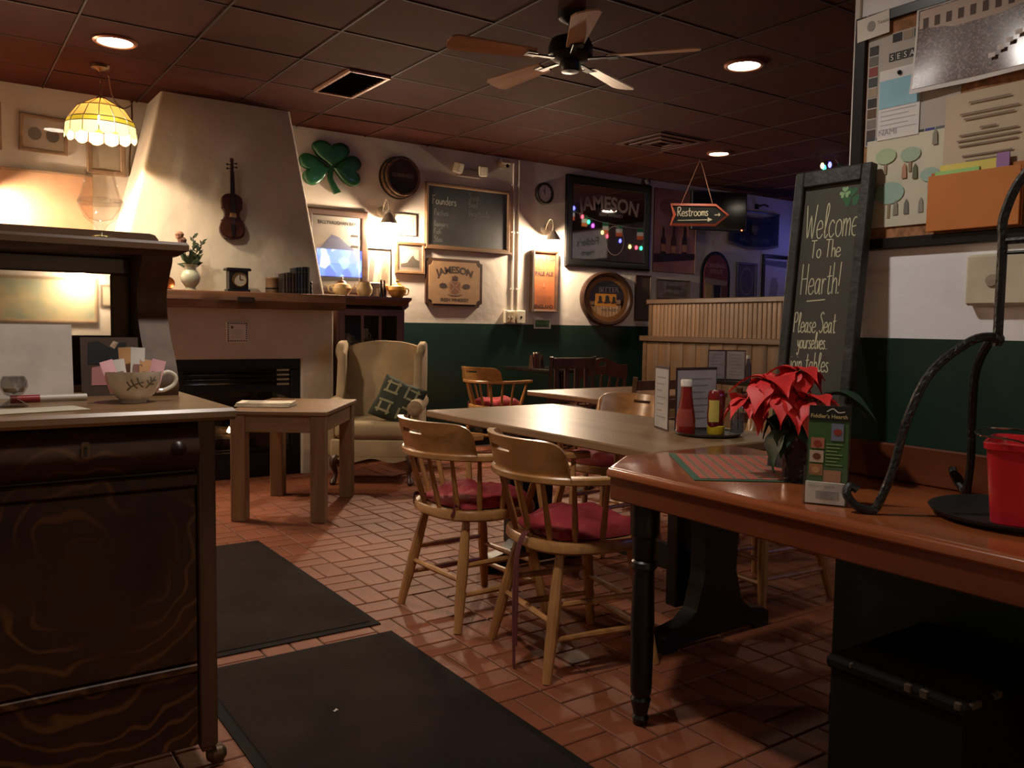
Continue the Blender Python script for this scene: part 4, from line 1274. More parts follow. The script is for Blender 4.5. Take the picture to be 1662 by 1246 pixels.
t = thing('pub_sign_board', 'grey white pub name board on the far right wall', 'sign', (XF, 2.8, 2.26), -PI / 2)
MB().box(-.45, .45, -.04, 0, 0, .46, .006).build('board', paint('sign_grey', (200, 204, 204), .6), t)
MB().box(-.47, .47, -.05, 0, .46, .485, .004).build('header', M_FOAK, t)
mb = MB(); print_text(mb, "Fiddler's", 0, .23, .17, .041, bold=.002); print_text(mb, "Hearth", 0, .07, .12, .041, bold=.002); mb.build('lettering', P_((60, 58, 56)), t)
# string of coloured bulbs
bul = [((6.97, 4.90), 2.70, 'blue'), ((7.10, 4.92), 2.60, 'red'), ((7.2, 4.93), 2.54, 'green'), ((7.3, 4.90), 2.50, 'magenta'), ((7.45, 4.92), 2.42, 'yellow'), ((7.55, 4.9), 2.38, 'red'), ((7.7, 5.0), 2.32, 'blue'), ((7.85, 5.03), 2.25, 'yellow'), ((7.93, 5.07), 2.24, 'red'), ((8.0, 5.09), 2.235, 'green'), ((6.86, 4.88), 2.655, 'green'), ((6.80, 4.86), 2.665, 'yellow')]
CB = {'blue': (.15, .15, 1), 'red': (1, .08, .12), 'green': (.05, 1, .4), 'magenta': (.9, .1, 1), 'yellow': (1, .75, .2)}
t = thing('string_lights', 'string of coloured festive bulbs drooping from the ceiling at the far right', 'string lights', (6.8, 4.9, 2.6))
L0 = Vector((6.8, 4.9, 2.6))
pts = [(6.7, 4.86, 2.75)] + [(b[0][0], b[0][1], b[1] + .03) for b in sorted(bul, key=lambda b: b[0][0])] + [(8.3, 5.2, 2.74)]
MB().tube([Vector(p) - L0 for p in smooth_path(pts, 3)], .004, 5).build('wire', paint('green_wire', (16, 40, 26), .5), t)
for (xy, z, c) in bul:
    p = Vector((xy[0], xy[1], z)) - L0
    b_ = MB().lathe([(.001, -.035), (.012, -.028), (.018, -.008), (.012, .012), (.007, .02)], 10, p).build('bulb', glow('bulb_' + c, CB[c], 1.3), t)
    MB().cyl(p + Vector((0, 0, .018)), p + Vector((0, 0, .035)), .008, n=8).build('socket', paint('green_wire', (16, 40, 26), .5), b_)
t = thing('flag_bunting', 'bunting of small tricolour flags strung under the far right ceiling', 'bunting', (7.4, 5.05, 2.6))
c0 = Vector((7.4, 5.05, 2.6))
line = [Vector((6.9, 4.80, 2.72)), Vector((7.25, 4.86, 2.60)), Vector((7.6, 4.95, 2.53)), Vector((8.05, 5.12, 2.50)), Vector((8.5, 5.3, 2.7))]
sp_ = smooth_path(line, 8)
MB().tube([p - c0 for p in sp_], .002, 4).build('cord', M_TRIM, t)
for k in (2, 6, 13, 17, 22):
    p = sp_[k] - c0; d = (sp_[k + 1] - sp_[k]).normalized()
    f_ = None
    for q, c in enumerate(((20, 110, 70), (214, 214, 210), (224, 110, 60))):
        a, b = p, p + Vector((d.x, d.y, 0)) * .09
        z1, z0 = -.05 * q, -.05 * (q + 1)
        mb = MB(); nrm = Vector((-d.y, d.x, 0)) * .001
        mb.add([a + Vector((0, 0, z0)) - nrm, b + Vector((0, 0, z0)) - nrm, b + Vector((0, 0, z1)) - nrm, a + Vector((0, 0, z1)) - nrm, a + Vector((0, 0, z0)) + nrm, b + Vector((0, 0, z0)) + nrm, b + Vector((0, 0, z1)) + nrm, a + Vector((0, 0, z1)) + nrm], [(0, 1, 2, 3), (7, 6, 5, 4), (0, 4, 5, 1), (1, 5, 6, 2), (2, 6, 7, 3), (3, 7, 4, 0)])
        o = mb.build('flag' if f_ is None else 'stripe', P_(c), t if f_ is None else f_)
        if f_ is None: f_ = o
# unseen blue ring added on the far wall to tint the corner
t = thing('added_blue_ring', 'unseen blue glowing ring added on the far right wall to tint the corner', 'added light', (XF - .004, 6.35, 2.2), -PI / 2)
MB().box(-.15, .15, -.03, 0, -.15, .15, .01).build('backing', M_FDRK, t)
MB().tube([(.12 * math.cos(2 * PI * i / 28), -.045, .12 * math.sin(2 * PI * i / 28)) for i in range(28)], .008, 8, closed=True).build('tube', glow('added_blue_glow', (.16, .18, 1.0), 7), t)
# ---- restrooms arrow sign hung from the ceiling
rd = thing('restrooms_sign', 'black arrow shaped restrooms sign with orange border hung from the ceiling', 'sign', (6.07, 5.68, 2.23), -math.radians(47 - 12))
def arrow(k, hz=.105):
    return [(-.27 + k * .6, -hz + k), (.16 - k * .1, -hz + k), (.29 - k * 1.2, 0), (.16 - k * .1, hz - k), (-.27 + k * .6, hz - k), (-.24 + k * 1.0, 0)]
a_, b_ = arrow(0), arrow(.022)
mb = MB(); n = 6
rs = [[(x, -.008, z) for x, z in a_], [(x, -.014, z) for x, z in b_], [(x, .008, z) for x, z in b_], [(x, .008, z) for x, z in a_]]
mb.rings(rs, caps=False, closed=True); mb.build('border', paint('sign_orange', (176, 84, 60), .5), rd, smooth=20)
MB().prism(arrow(.018), -.006, .006, 'xz').build('board', P_((20, 22, 18)), rd)
MC = paint('bright_chalk', (226, 220, 190), .9)
pl3 = lambda x, y, w: (x, -.0072, y)
mb = MB(); chalk(mb, 'Restrooms', -.205, -.015, .085, .0075, pl3, sx=.98, gap=.02, slope=.03)
mb.build('chalk_writing', MC, rd)
mb = MB(); strokes(mb, [[(-.2, -.055), (.1, -.045)], [(.15, .0), (.2, .005)], [(.185, .018), (.2, .005), (.187, -.008)]], .008, pl3)
mb.add([(.085, -.0072, -.065), (.13, -.0072, -.044), (.085, -.0072, -.022)], [(0, 1, 2)]); mb.build('chalk_arrow', MC, rd)
for x in (-.17, .13):
    MB().tube([(x, 0, .1), (-.0, 0, ZC - 2.23)], .0035, 6).build('cord', paint('hemp_cord', (140, 96, 76), .8), rd)
MB().lathe([(.001, 0), (.012, 0), (.01, -.012), (.001, -.016)], 10, (0, 0, ZC - 2.23)).build('hook', M_FDRK, rd)
# ================================================================== pendant lamp
M_CHAIN = paint('dark_brass', (92, 66, 40), 0.35, metal=.8)
M_LEAD = paint('lead_came', (48, 40, 22), 0.5, metal=.4)
pd = thing('pendant_lamp', 'stained glass pendant lamp with amber and yellow panels lit from inside', 'pendant lamp', (.94, 6.0, ZC))
MB().lathe([(.001, 0), (.06, 0), (.055, -.014), (.02, -.024), (.008, -.035)], 20).build('canopy', M_CHAIN, pd)
links = MB()
for k in range(9):
    z = -.03 - k * .019
    r = [(.006 * math.cos(a), 0, z + .013 * math.sin(a)) if k % 2 else (0, .006 * math.cos(a), z + .013 * math.sin(a)) for a in [2 * PI * i / 8 for i in range(8)]]
    lk = MB().tube(r, .0018, 5, closed=True); lk.build('chain_link', M_CHAIN, pd)
NP = 14
lev = [(.022, -.20), (.135, -.262), (.195, -.345), (.208, -.378), (.213, -.44)]
gl = [stained('glass_amber', (255, 176, 84), .05), stained('glass_yellow', (255, 206, 110), .055), stained('glass_green', (206, 190, 60), .06), stained('glass_cream', (255, 236, 180), .15)]
for lv_ in range(4):
    r0, z0 = lev[lv_]; r1, z1 = lev[lv_ + 1]
    for k in range(NP):
        a0, a1 = 2 * PI * (k + .04) / NP, 2 * PI * (k + .96) / NP
        mb = MB()
        if lv_ < 3:
            mb.add([(r0 * math.cos(a0), r0 * math.sin(a0), z0), (r0 * math.cos(a1), r0 * math.sin(a1), z0), (r1 * math.cos(a1), r1 * math.sin(a1), z1), (r1 * math.cos(a0), r1 * math.sin(a0), z1)], [(3, 2, 1, 0)])
        else:
            vs = [(r0 * math.cos(a0), r0 * math.sin(a0), z0), (r0 * math.cos(a1), r0 * math.sin(a1), z0)]
            for i in range(5):
                a = a1 + (a0 - a1) * i / 4
                vs.append((r1 * math.cos(a), r1 * math.sin(a), z1 - .022 * math.sin(PI * i / 4)))
            mb.add(vs, [(6, 5, 4, 3, 2, 1, 0)])
        mb.build('glass_panel', gl[lv_], pd, smooth=0)
for k in range(NP):
    a = 2 * PI * k / NP
    MB().tube([(r * math.cos(a), r * math.sin(a), z) for r, z in lev], .0028, 5).build('came', M_LEAD, pd)
for r, z in lev[:4]:
    MB().tube([(r * math.cos(2 * PI * i / 28), r * math.sin(2 * PI * i / 28), z) for i in range(28)], .003, 5, closed=True).build('came_ring', M_LEAD, pd)
MB().lathe([(.001, -.19), (.025, -.195), (.03, -.205), (.001, -.21)], 16).build('cap', M_CHAIN, pd)
MB().cyl((0, 0, -.2), (0, 0, -.3), .016, n=10).build('lamp_holder', M_CHAIN, pd)
MB().ball((0, 0, -.335), (.026, .026, .034), 14, 10).build('bulb', M_BULB, pd)
l = bpy.data.lights.new('pendant_light', 'POINT'); l.energy = PENDANT; l.color = WARM; l.shadow_soft_size = .03
lo = bpy.data.objects.new('pendant_light', l); COL.objects.link(lo); lo.parent = pd; lo.location = (0, 0, -.335)
# swag cord going to the chimney corner and down
t = thing('lamp_cord', 'brown swagged lamp cord with chain running down the corner by the chimney', 'cord', (1.27, 6.79, 1.2))
o_ = Vector((1.27, 6.79, 1.2))
pts = smooth_path([(1.0, 6.07, ZC - .03), (1.06, 6.3, ZC - .11), (1.18, 6.62, ZC - .10), (1.27, 6.79, ZC - .03)], 6)
MB().tube([p - o_ for p in pts], .004, 6).build('swag', M_CHAIN, t)
pts = [(1.27, 6.795, ZC - .02)] + [(1.27 - .05 * k / 10 + .006 * math.sin(k * 1.7), 6.795, ZC - .02 - k * .145) for k in range(1, 11)]
MB().tube([Vector(p) - o_ for p in smooth_path(pts, 4)], .006, 6).build('drop', M_CHAIN, t)
MB().lathe([(.001, 0), (.012, 0), (.01, -.014), (.001, -.018)], 10, Vector((1.27, 6.79, ZC)) - o_).build('ceiling_hook', M_CHAIN, t)

# ================================================================== glazed cabinet beside the chimney
M_MAHO = wood('dark_mahogany', (72, 46, 34), (108, 74, 56), 2, .4)
cb = thing('glazed_cabinet', 'dark mahogany cabinet with three glazed panes behind the armchair', 'cabinet', (3.02, 6.42, 0))
hw = .305
MB().box(-hw, -hw + .02, 0, .385, 0, 1.33, .002).build('side', M_MAHO, cb)
MB().box(hw - .02, hw, 0, .385, 0, 1.33, .002).build('side', M_MAHO, cb)
MB().box(-hw + .02, hw - .02, .36, .38, .05, 1.33).build('back_panel', M_MAHO, cb)
for z in (.06, .45, .95): MB().box(-hw + .02, hw - .02, .02, .36, z, z + .018).build('shelf', M_MAHO, cb)
MB().box(-hw + .02, hw - .02, .02, .36, 1.30, 1.33).build('inner_top', M_MAHO, cb)
mb = MB(); mb.rings([[(-x, -y, z), (x, -y, z), (x, .39, z), (-x, .39, z)] for x, y, z in ((.305, .0, 1.30), (.318, .013, 1.315), (.345, .035, 1.345), (.352, .04, 1.352), (.352, .04, 1.372))]); mb.build('cornice', M_MAHO, cb, smooth=20)
for s in (-1, 1):
    MB().prism([(s * .306, 1.31), (s * .345, 1.34), (s * .345, 1.30), (s * .33, 1.285), (s * .306, 1.27)][::s], -.035, .0, 'xz').build('bracket', M_MAHO, cb)
dr = MB().box(-.285, -.235, -.004, .018, .05, 1.27, .003).build('door', M_MAHO, cb)
MB().box(.235, .285, -.004, .018, .05, 1.27, .003).build('stile', M_MAHO, dr)
for z0, z1 in ((1.215, 1.27), (.60, .66), (.05, .12)): MB().box(-.235, .235, -.004, .018, z0, z1, .003).build('rail', M_MAHO, dr)
for x in (-.08, .08): MB().box(x - .012, x + .012, -.002, .016, .66, 1.215, .002).build('muntin', M_MAHO, dr)
MB().box(-.235, .235, .004, .012, .12, .60).build('lower_panel', M_MAHO, dr)
M_CGL = pane('cabinet_glass', .01, (.8, .8, .8))
for x0c, x1c in ((-.235, -.092), (-.068, .068), (.092, .235)): MB().box(x0c, x1c, .006, .009, .66, 1.215).build('pane', M_CGL, dr)
MB().ball((-.26, -.014, .72), .011, 10, 7).build('knob', paint('brass', (150, 118, 66), .3, metal=.9), dr)
# crockery inside
ws = paint('white_china', (176, 166, 150), .25)
def jug(name, label, cat, x, y, z, prof, mat, handle=None, spout=None, lid=None, group=None):
    t = thing(name, label, cat, (x, y, z), group=group)
    MB().lathe(prof, 20).build('body', mat, t)
    if handle: MB().tube(smooth_path(handle, 5), .006, 7).build('handle', mat, t)
    if spout: MB().tube(smooth_path(spout, 4), [.013, .012, .010, .009, .008, .007, .006, .005, .005][:len(smooth_path(spout, 4))] if len(smooth_path(spout, 4)) <= 9 else .009, 8).build('spout', mat, t)
    if lid:
        MB().lathe(lid[0], 18).build('lid', lid[1], t)
    return t
jug('china_jug', 'small white china jug behind the cabinet glass', 'jug', 2.86, 6.55, .968, [(.001, 0), (.03, 0), (.042, .03), (.036, .07), (.028, .09), (.033, .1), (.03, .1), (.02, .06)], ws, [(.035, 0, .08), (.065, 0, .06), (.04, 0, .025)])
jug('china_mug', 'white mug standing behind the middle cabinet pane', 'mug', 3.02, 6.56, .968, [(.001, 0), (.032, 0), (.034, .005), (.034, .14), (.03, .14), (.03, .01)], ws, [(.034, 0, .11), (.06, 0, .08), (.034, 0, .04)])
t = thing('tin_box', 'small ochre tin box behind the cabinet glass', 'tin', (3.03, 6.50, .968)); MB().box(-.04, .03, -.03, .02, 0, .05, .003).build('body', P_((120, 100, 60)), t); MB().box(-.042, .032, -.032, .022, .05, .058, .002).build('lid', P_((140, 116, 70)), t)
jug('china_bowl', 'low white bowl behind the right cabinet pane', 'bowl', 3.18, 6.56, .968, [(.001, 0), (.025, 0), (.05, .035), (.056, .05), (.052, .05), (.02, .01)], ws)

# things on top of the cabinet
ZT = 1.372
M_TEA = paint('cream_glaze', (196, 172, 128), .2, var=.12, scale=14, coat=.4)
M_TEA2 = paint('honey_glaze', (176, 132, 62), .18, var=.15, scale=20, coat=.5)
tp = [(.001, 0), (.045, 0), (.05, .008), (.075, .04), (.08, .065), (.065, .095), (.04, .108), (.001, .11)]
lid = [(.042, .106), (.03, .122), (.012, .13), (.008, .136), (.014, .146), (.008, .154), (.001, .155)]
jug('teapot', 'cream glazed teapot with brown knob at the chimney end of the cabinet', 'teapot', 2.80, 6.52, ZT, tp, M_TEA, [(-.07, 0, .085), (-.115, 0, .075), (-.105, 0, .035), (-.065, 0, .025)], [(.07, 0, .05), (.1, 0, .07), (.118, 0, .1)], (lid, P_((96, 58, 36), .3)), 'teapots on the cabinet')
jug('sugar_jar', 'round cream glazed lidless jar beside the teapot on the cabinet', 'jar', 2.965, 6.44, ZT, [(.001, 0), (.04, 0), (.066, .035), (.068, .07), (.05, .105), (.046, .115), (.05, .12), (.044, .12), (.04, .1)], M_TEA)
jug('teapot', 'honey brown glazed teapot at the open end of the cabinet top', 'teapot', 3.29, 6.49, ZT, tp, M_TEA2, [(.07, 0, .085), (.108, 0, .075), (.1, 0, .035), (.065, 0, .025)], [(-.07, 0, .05), (-.09, 0, .07), (-.1, 0, .095)], (lid, M_TEA2), 'teapots on the cabinet')
t = thing('drinking_glass', 'clear drinking glass beside the framed photograph on the cabinet', 'glass', (3.045, 6.56, ZT))
MB().lathe([(.001, 0), (.026, 0), (.032, .11), (.03, .11), (.024, .006), (.001, .006)], 20).build('tumbler', pane('clear_glass', .06, (.93, .93, .93)), t)
MB().lathe([(.001, .0065), (.0235, .0065), (.0245, .02), (.001, .02)], 20).build('water', pane('water', .03, (.9, .93, .95)), t)
t = thing('silver_photo_frame', 'silver framed small photograph standing on the cabinet', 'photo frame', (3.125, 6.58, ZT))
t.rotation_euler = (-.12, 0, -.15)
frame_parts(t, .075, .125, .012, .012, M_FSIL); MB().box(-.066, .066, -.006, -.003, .01, .115).build('photo', P_((120, 112, 110)), t)
art(t, [(-.05, .012), (-.01, .012), (-.01, .09), (-.04, .09)], (70, 62, 62), .0068, 'figure_print'); art(t, [(.01, .012), (.04, .012), (.04, .08), (.015, .08)], (176, 166, 160), .0068, 'figure_print')
for x, y, c, lab in ((3.125, 6.46, (30, 22, 18), 'slim dark bottle in front of the silver photograph'), (3.175, 6.50, (44, 26, 18), 'dark brown bottle beside the honey teapot')):
    t = thing('glass_bottle', lab, 'bottle', (x, y, ZT), group='bottles on the cabinet')
    k = .75 if x < 3.2 else 1.0
    MB().lathe([(.001, 0), (.024 * k, 0), (.025 * k, .06), (.012 * k, .09), (.01 * k, .13), (.001, .132)], 16).build('body', paint('bottle_%d' % c[0], c, .15, coat=.3), t)
    MB().cyl((0, 0, .13), (0, 0, .145), .011 * k, n=12).build('cap', P_((90, 40, 26), .4), t)
t = thing('oil_lamp', 'small oil lamp with orange bowl and glass chimney on the cabinet', 'oil lamp', (3.24, 6.66, ZT))
MB().lathe([(.001, 0), (.05, 0), (.045, .015), (.02, .03), (.02, .06), (.001, .06)], 18).build('base', M_FDRK, t)
MB().lathe([(.02, .06), (.05, .08), (.052, .105), (.03, .12), (.001, .12)], 18).build('bowl', paint('orange_glass', (206, 128, 70), .2), t)
MB().lathe([(.03, .12), (.045, .15), (.04, .18), (.022, .24), (.024, .26)], 18).build('chimney', pane('clear_glass', .06, (.93, .93, .93)), t)

# ================================================================== small oak table with newspapers
M_OAKT = wood('table_oak', (104, 76, 50), (146, 110, 76), 0, .45)
M_OAKL = wood('leg_oak', (98, 70, 44), (140, 104, 70), 2, .5)
a_ = math.radians(-36)
tb = thing('side_table', 'square legged oak side table with newspapers in front of the fire', 'table', (1.86, 5.02, 0), a_)
Wt, Dt, Ht = .57, .84, .645
mb = MB(); mb.box(-Wt / 2, Wt / 2, -Dt / 2, Dt / 2, Ht - .025, Ht, .004); mb.build('table_top', M_OAKT, tb)
lx, ly = Wt / 2 - .055, Dt / 2 - .055
for sx in (-1, 1):
    for sy in (-1, 1):
        MB().box(sx * lx - .042, sx * lx + .042, sy * ly - .042, sy * ly + .042, 0, Ht - .025, .004).build('leg', M_OAKL, tb)
for s in (-1, 1):
    MB().box(-lx + .042, lx - .042, s * (ly + .02) - .012, s * (ly + .02) + .012, Ht - .125, Ht - .025, .002).build('apron', M_OAKT, tb)
    MB().box(s * (lx + .02) - .012, s * (lx + .02) + .012, -ly + .042, ly - .042, Ht - .125, Ht - .025, .002).build('apron', wood('apron_oak', (104, 76, 50), (146, 110, 76), 1, .45), tb)
M_NEWS = paint('newsprint', (206, 196, 176), .9, var=.1, scale=30)
ns = thing('newspaper', 'folded newspapers lying on the oak side table', 'newspaper', (1.66, 5.0, Ht), a_ + .08)
for k in range(3):
    rs = []
    for i in range(9):
        x = -.16 + .32 * i / 8; zz = .002 + k * .0075 + .012 * max(0, abs(x) - .10) * (1 + k)
        rs.append([(x, -.10 + .012 * k, zz), (x, .10 + .006 * k, zz), (x, .10 + .006 * k, zz + .006), (x, -.10 + .012 * k, zz + .006)])
    m = MB(); m.M = Matrix.Rotation(.05 * (k - 1), 4, 'Z'); m.rings(rs); m.build('sheet', M_NEWS, ns)
mb = MB()
for k in range(5): mb.box(-.12, -.02 + .03 * (k % 2), -.07 + .03 * k, -.062 + .03 * k, .0243, .0247)
mb.build('newsprint_columns', P_((120, 112, 104)), ns)['kind'] = 'stuff'

# ================================================================== wing armchair
M_VELV = paint('beige_velvet', (168, 146, 112), 0.85, var=.07, scale=6, bump=.15, bscale=160)
M_CABR = wood('cabriole_wood', (52, 30, 20), (84, 50, 34), 2, .4)
ac = thing('wing_armchair', 'beige upholstered wing armchair on dark wooden legs beside the fireplace', 'armchair', (2.735, 5.70, 0), math.radians(-34))
ac.scale = (.97, .97, .965)
# local: faces -y
def pad(mb, x0, x1, y0, y1, z0, z1, r, n=6):
    """cushion with rounded edges"""
    def P(u, v, w):
        return (x0 + (x1 - x0) * u, y0 + (y1 - y0) * v, z0 + (z1 - z0) * w)
    rs = []
    for k in range(n * 2 + 1):
        a = -PI / 2 + PI * k / (n * 2)
        ins = r * (1 - math.cos(a)); z = (z0 + r + r * math.sin(a)) if a <= 0 else (z1 - r + r * math.sin(a))
        rs.append([(x, y, z) for x, y in rrect(x0 + ins, x1 - ins, y0 + ins, y1 - ins, r * .9)])
    mb.rings(rs)
m = MB(); pad(m, -.28, .28, -.29, .27, .33, .46, .045); m.build('seat_cushion', M_VELV, ac)
m = MB(); pad(m, -.31, .31, -.285, .30, .19, .335, .02); m.build('seat_base', M_VELV, ac)
# apron with curved lower edge
m = MB(); m.slab(lambda i, j, s: (-.30 + .6 * i / 20, -.295 + .012 * s, (.2 - .0 if j else .165 + .03 * math.cos((i / 20 - .5) * 2 * PI) ** 2)), 20, 1); m.build('front_apron', M_VELV, ac)
# back: arched top
def back(i, j, s):
    u = i / 14 - .5; v = j / 12
    x = u * .56
    top = 1.055 - .045 * (2 * abs(u)) ** 2.4
    z = .40 + (top - .40) * v
    bulge = .03 * math.cos(u * PI) * math.sin(PI * min(1, v * 1.05))
    y = .20 + .13 * v - (bulge if s == 0 else -.09)
    return (x, y, z)
m = MB(); m.slab(back, 14, 12); m.build('backrest', M_VELV, ac, smooth=60)
for s in (-1, 1):
    pts = [(.31, .52), (.05, .54), (.02, .62), (.06, .74), (.085, .88), (.10, .98), (.15, 1.035), (.24, 1.05), (.33, 1.04), (.36, .9), (.33, .7)]
    out = [(p.x, p.y) for p in smooth_path([(a, b, 0) for a, b in pts], 4, closed=True)]
    m = MB()
    rs = []
    cx = sum(p[0] for p in out) / len(out); cz = sum(p[1] for p in out) / len(out)
    for x, k in ((.285, .93), (.295, 1), (.335, 1), (.347, .93)):
        rs.append([(s * (x - .02 * (y < .1)), cx + (y - cx) * k, cz + (z - cz) * k) for y, z in out])
    m.rings(rs); m.build('wing', M_VELV, ac, smooth=50)
    m = MB(); pad(m, min(s * .275, s * .345), max(s * .275, s * .345), -.26, .30, .2, .55, .02); m.build('arm_panel', M_VELV, ac)
    m = MB()
    path = [(s * .31, -.275, .57), (s * .312, -.1, .575), (s * .312, .1, .58), (s * .31, .25, .585)]
    m.tube(smooth_path(path, 4), .058, 14); m.build('arm_roll', M_VELV, ac, smooth=50)
    m = MB(); m.lathe([(.001, .006), (.02, .008), (.045, .006), (.057, 0)], 16, (s * .31, -.275, .57), axis=1); m.build('arm_front', M_VELV, ac)
    m = MB(); m.tube(smooth_path([(s * .26, -.25, .21), (s * .285, -.285, .16), (s * .27, -.275, .08), (s * .285, -.30, .02)], 5), [.035, .036, .036, .035, .033, .03, .027, .024, .021, .019, .017, .016, .017, .02, .024, .026][:16], 10)
    lg = m.build('leg', M_CABR, ac); MB().ball((s * .285, -.305, .018), (.026, .03, .018), 12, 7).build('foot', M_CABR, lg)
    MB().tube([(s * .25, .26, .21), (s * .26, .32, 0)], [.024, .018], 8).build('leg', M_CABR, ac)
# patterned cushion
M_CUSH = paint('cushion_dark', (52, 56, 42), .85)
M_CUSL = paint('cushion_pale', (150, 146, 112), .85)
pc = thing('throw_cushion', 'dark green throw cushion with pale geometric pattern leaning in the armchair', 'cushion', (2.79, 5.52, .56), 0)
def cush(n, w, th):
    def P(i, j, s):
        u, v = i / n * 2 - 1, j / n * 2 - 1
        k = 1 - .07 * (abs(u) ** 2 + abs(v) ** 2 - 2 * abs(u * v)) if True else 1
        q = (1 - abs(u) ** 2.6) * (1 - abs(v) ** 2.6)
        return (u * w * k, (-1 if s == 0 else 1) * th * max(q, 0) ** .6 - .0005 * (1 - 2 * s), v * w * k)
    return P
Rc = Matrix.Translation((.02, 0, .02)) @ Matrix.Rotation(math.radians(-28), 4, 'Z') @ Matrix.Rotation(math.radians(-22), 4, 'X') @ Matrix.Rotation(math.radians(24), 4, 'Y')
m = MB(); m.M = Rc; m.slab(cush(12, .165, .055), 12, 12); m.build('cover', M_CUSH, pc, smooth=60)
def onc(x, y, w):
    u, v = x / .165, y / .165
    q = (1 - abs(u) ** 2.6) * (1 - abs(v) ** 2.6)
    return Rc @ Vector((x, -.055 * max(q, 0) ** .6 - .003, y))
pat = []
for a in (-.11, -.037, .037, .11):
    pat.append([(a, -.13), (a, -.05)]); pat.append([(a, .03), (a, .13)])
    pat.append([(-.13, a), (-.02, a)]); pat.append([(.05, a), (.13, a)])
def dense(q):
    (a, b), (c, d) = q; return [(a + (c - a) * i / 6, b + (d - b) * i / 6) for i in range(7)]
m = MB(); strokes(m, [dense(q) for q in pat], .016, onc); m.build('pattern', M_CUSL, pc)['kind'] = 'stuff'

# ================================================================== captain's chairs
M_CH = wood('honey_oak', (142, 96, 52), (190, 138, 82), 2, .35, scale=12, coat=.2)
M_CHH = wood('honey_oak_bent', (146, 100, 54), (196, 144, 88), 0, .32, scale=10, stretch=.25, coat=.3)
def make_captain():
    """round backed captain's chair, front toward +y"""
    t = thing('captain_chair', 'x', 'chair')
    def seat_out(k, n=36):
        pts = []
        for i in range(n):
            a = 2 * PI * i / n
            c, s = math.cos(a), math.sin(a)
            r = (abs(c) ** 2.6 + abs(s) ** 2.6) ** (-1 / 2.6)
            pts.append((.232 * k * r * c, .225 * k * r * s - .0))
        return pts
    m = MB(); rs = []
    for k, z in ((.94, .405), (1.0, .415), (1.0, .435), (.97, .446), (.88, .446), (.6, .438), (.1, .436)):
        rs.append([(x, y, z) for x, y in seat_out(k)])
    m.rings(rs); m.build('seat', M_CHH, t)
    feet = {}
    for sx in (-1, 1):
        for sy in (-1, 1):
            top = Vector((sx * .145, sy * .135, .41)); ft = Vector((sx * .215, sy * .205 - (.01 if sy < 0 else 0), 0))
            feet[(sx, sy)] = (top, ft)
            P = [top + (ft - top) * u for u in (0, .12, .35, .55, .62, .68, .9, 1)]
            MB().tube(P, [.014, .017, .021, .022, .019, .021, .017, .016], 10).build('leg', M_CH, t)
    def at(q, u): a, b = feet[q]; return a + (b - a) * u
    for p, q, u in (((-1, 1), (1, 1), .50), ((-1, -1), (1, -1), .55), ((-1, -1), (-1, 1), .42), ((1, -1), (1, 1), .42), ((-1, -1), (-1, 1), .68), ((1, -1), (1, 1), .68), ((-1, 1), (1, 1), .72)):
        a, b = at(p, u), at(q, u)
        MB().tube([a, a + (b - a) * .3, a + (b - a) * .5, a + (b - a) * .7, b], [.009, .011, .013, .011, .009], 8).build('stretcher', M_CH, t)
    # arm rail: U bow
    R = []
    N = 30
    for i in range(N + 1):
        a = PI * (1 + i / N)      # from -x round the back to +x
        R.append(Vector((.265 * math.cos(a), -.02 + .25 * math.sin(a), 0)))
    R = [Vector((-.245, .20, 0)), Vector((-.258, .12, 0)), Vector((-.266, .05, 0))] + R + [Vector((.266, .05, 0)), Vector((.258, .12, 0)), Vector((.245, .20, 0))]
    rs = []
    for i, p in enumerate(R):
        tn = (R[min(i + 1, len(R) - 1)] - R[max(i - 1, 0)]).normalized(); nr = Vector((tn.y, -tn.x, 0))
        w = .024 if 2 < i < len(R) - 3 else (.030 if i in (1, len(R) - 2) else .022)
        z0 = .645
        rs.append([p + nr * a + Vector((0, 0, z0 + b)) for a, b in ((-w, .004), (-w * .8, 0), (w * .8, 0), (w, .004), (w, .020), (w * .8, .025), (-w * .8, .025), (-w, .020))])
    m = MB(); m.rings(rs); m.build('arm_rail', M_CHH, t)
    # crest on the back of the rail, with a hand hole
    NI, NJ = 36, 7
    def crest(i, j, s):
        u = i / NI * 2 - 1
        ang = PI * 1.5 + u * 1.04
        hgt = .116 * (max(0, 1 - abs(u) ** 9)) ** .5 + .001
        v = j / NJ
        lean = .028 * v
        th = .012 if s == 0 else -.012
        r1, r2 = .265 + lean + th, .25 + lean + th
        return (r1 * math.cos(ang), -.02 + r2 * math.sin(ang), .669 + hgt * v)
    m = MB(); m.slab(crest, NI, NJ, lambda i, j: not (j == 4 and 14 <= i < 22)); m.build('crest', M_CHH, t, smooth=50)
    for a in (-88, -62, -38, -15, 15, 38, 62, 88):
        an = math.radians(270 + a)
        top = Vector((.262 * math.cos(an), -.02 + .247 * math.sin(an), .65)); bot = Vector((.205 * math.cos(an), -.005 + .20 * math.sin(an), .435))
        MB().tube([bot + (top - bot) * u for u in (0, .25, .6, 1)], [.0085, .0115, .0095, .0075], 8).build('spindle', M_CH, t)
    for s in (-1, 1):
        top = Vector((s * .256, .14, .65)); bot = Vector((s * .205, .11, .435))
        MB().tube([bot + (top - bot) * u for u in (0, .25, .6, 1)], [.011, .015, .012, .009], 8).build('spindle', M_CH, t)
    return t
cap0 = make_captain()
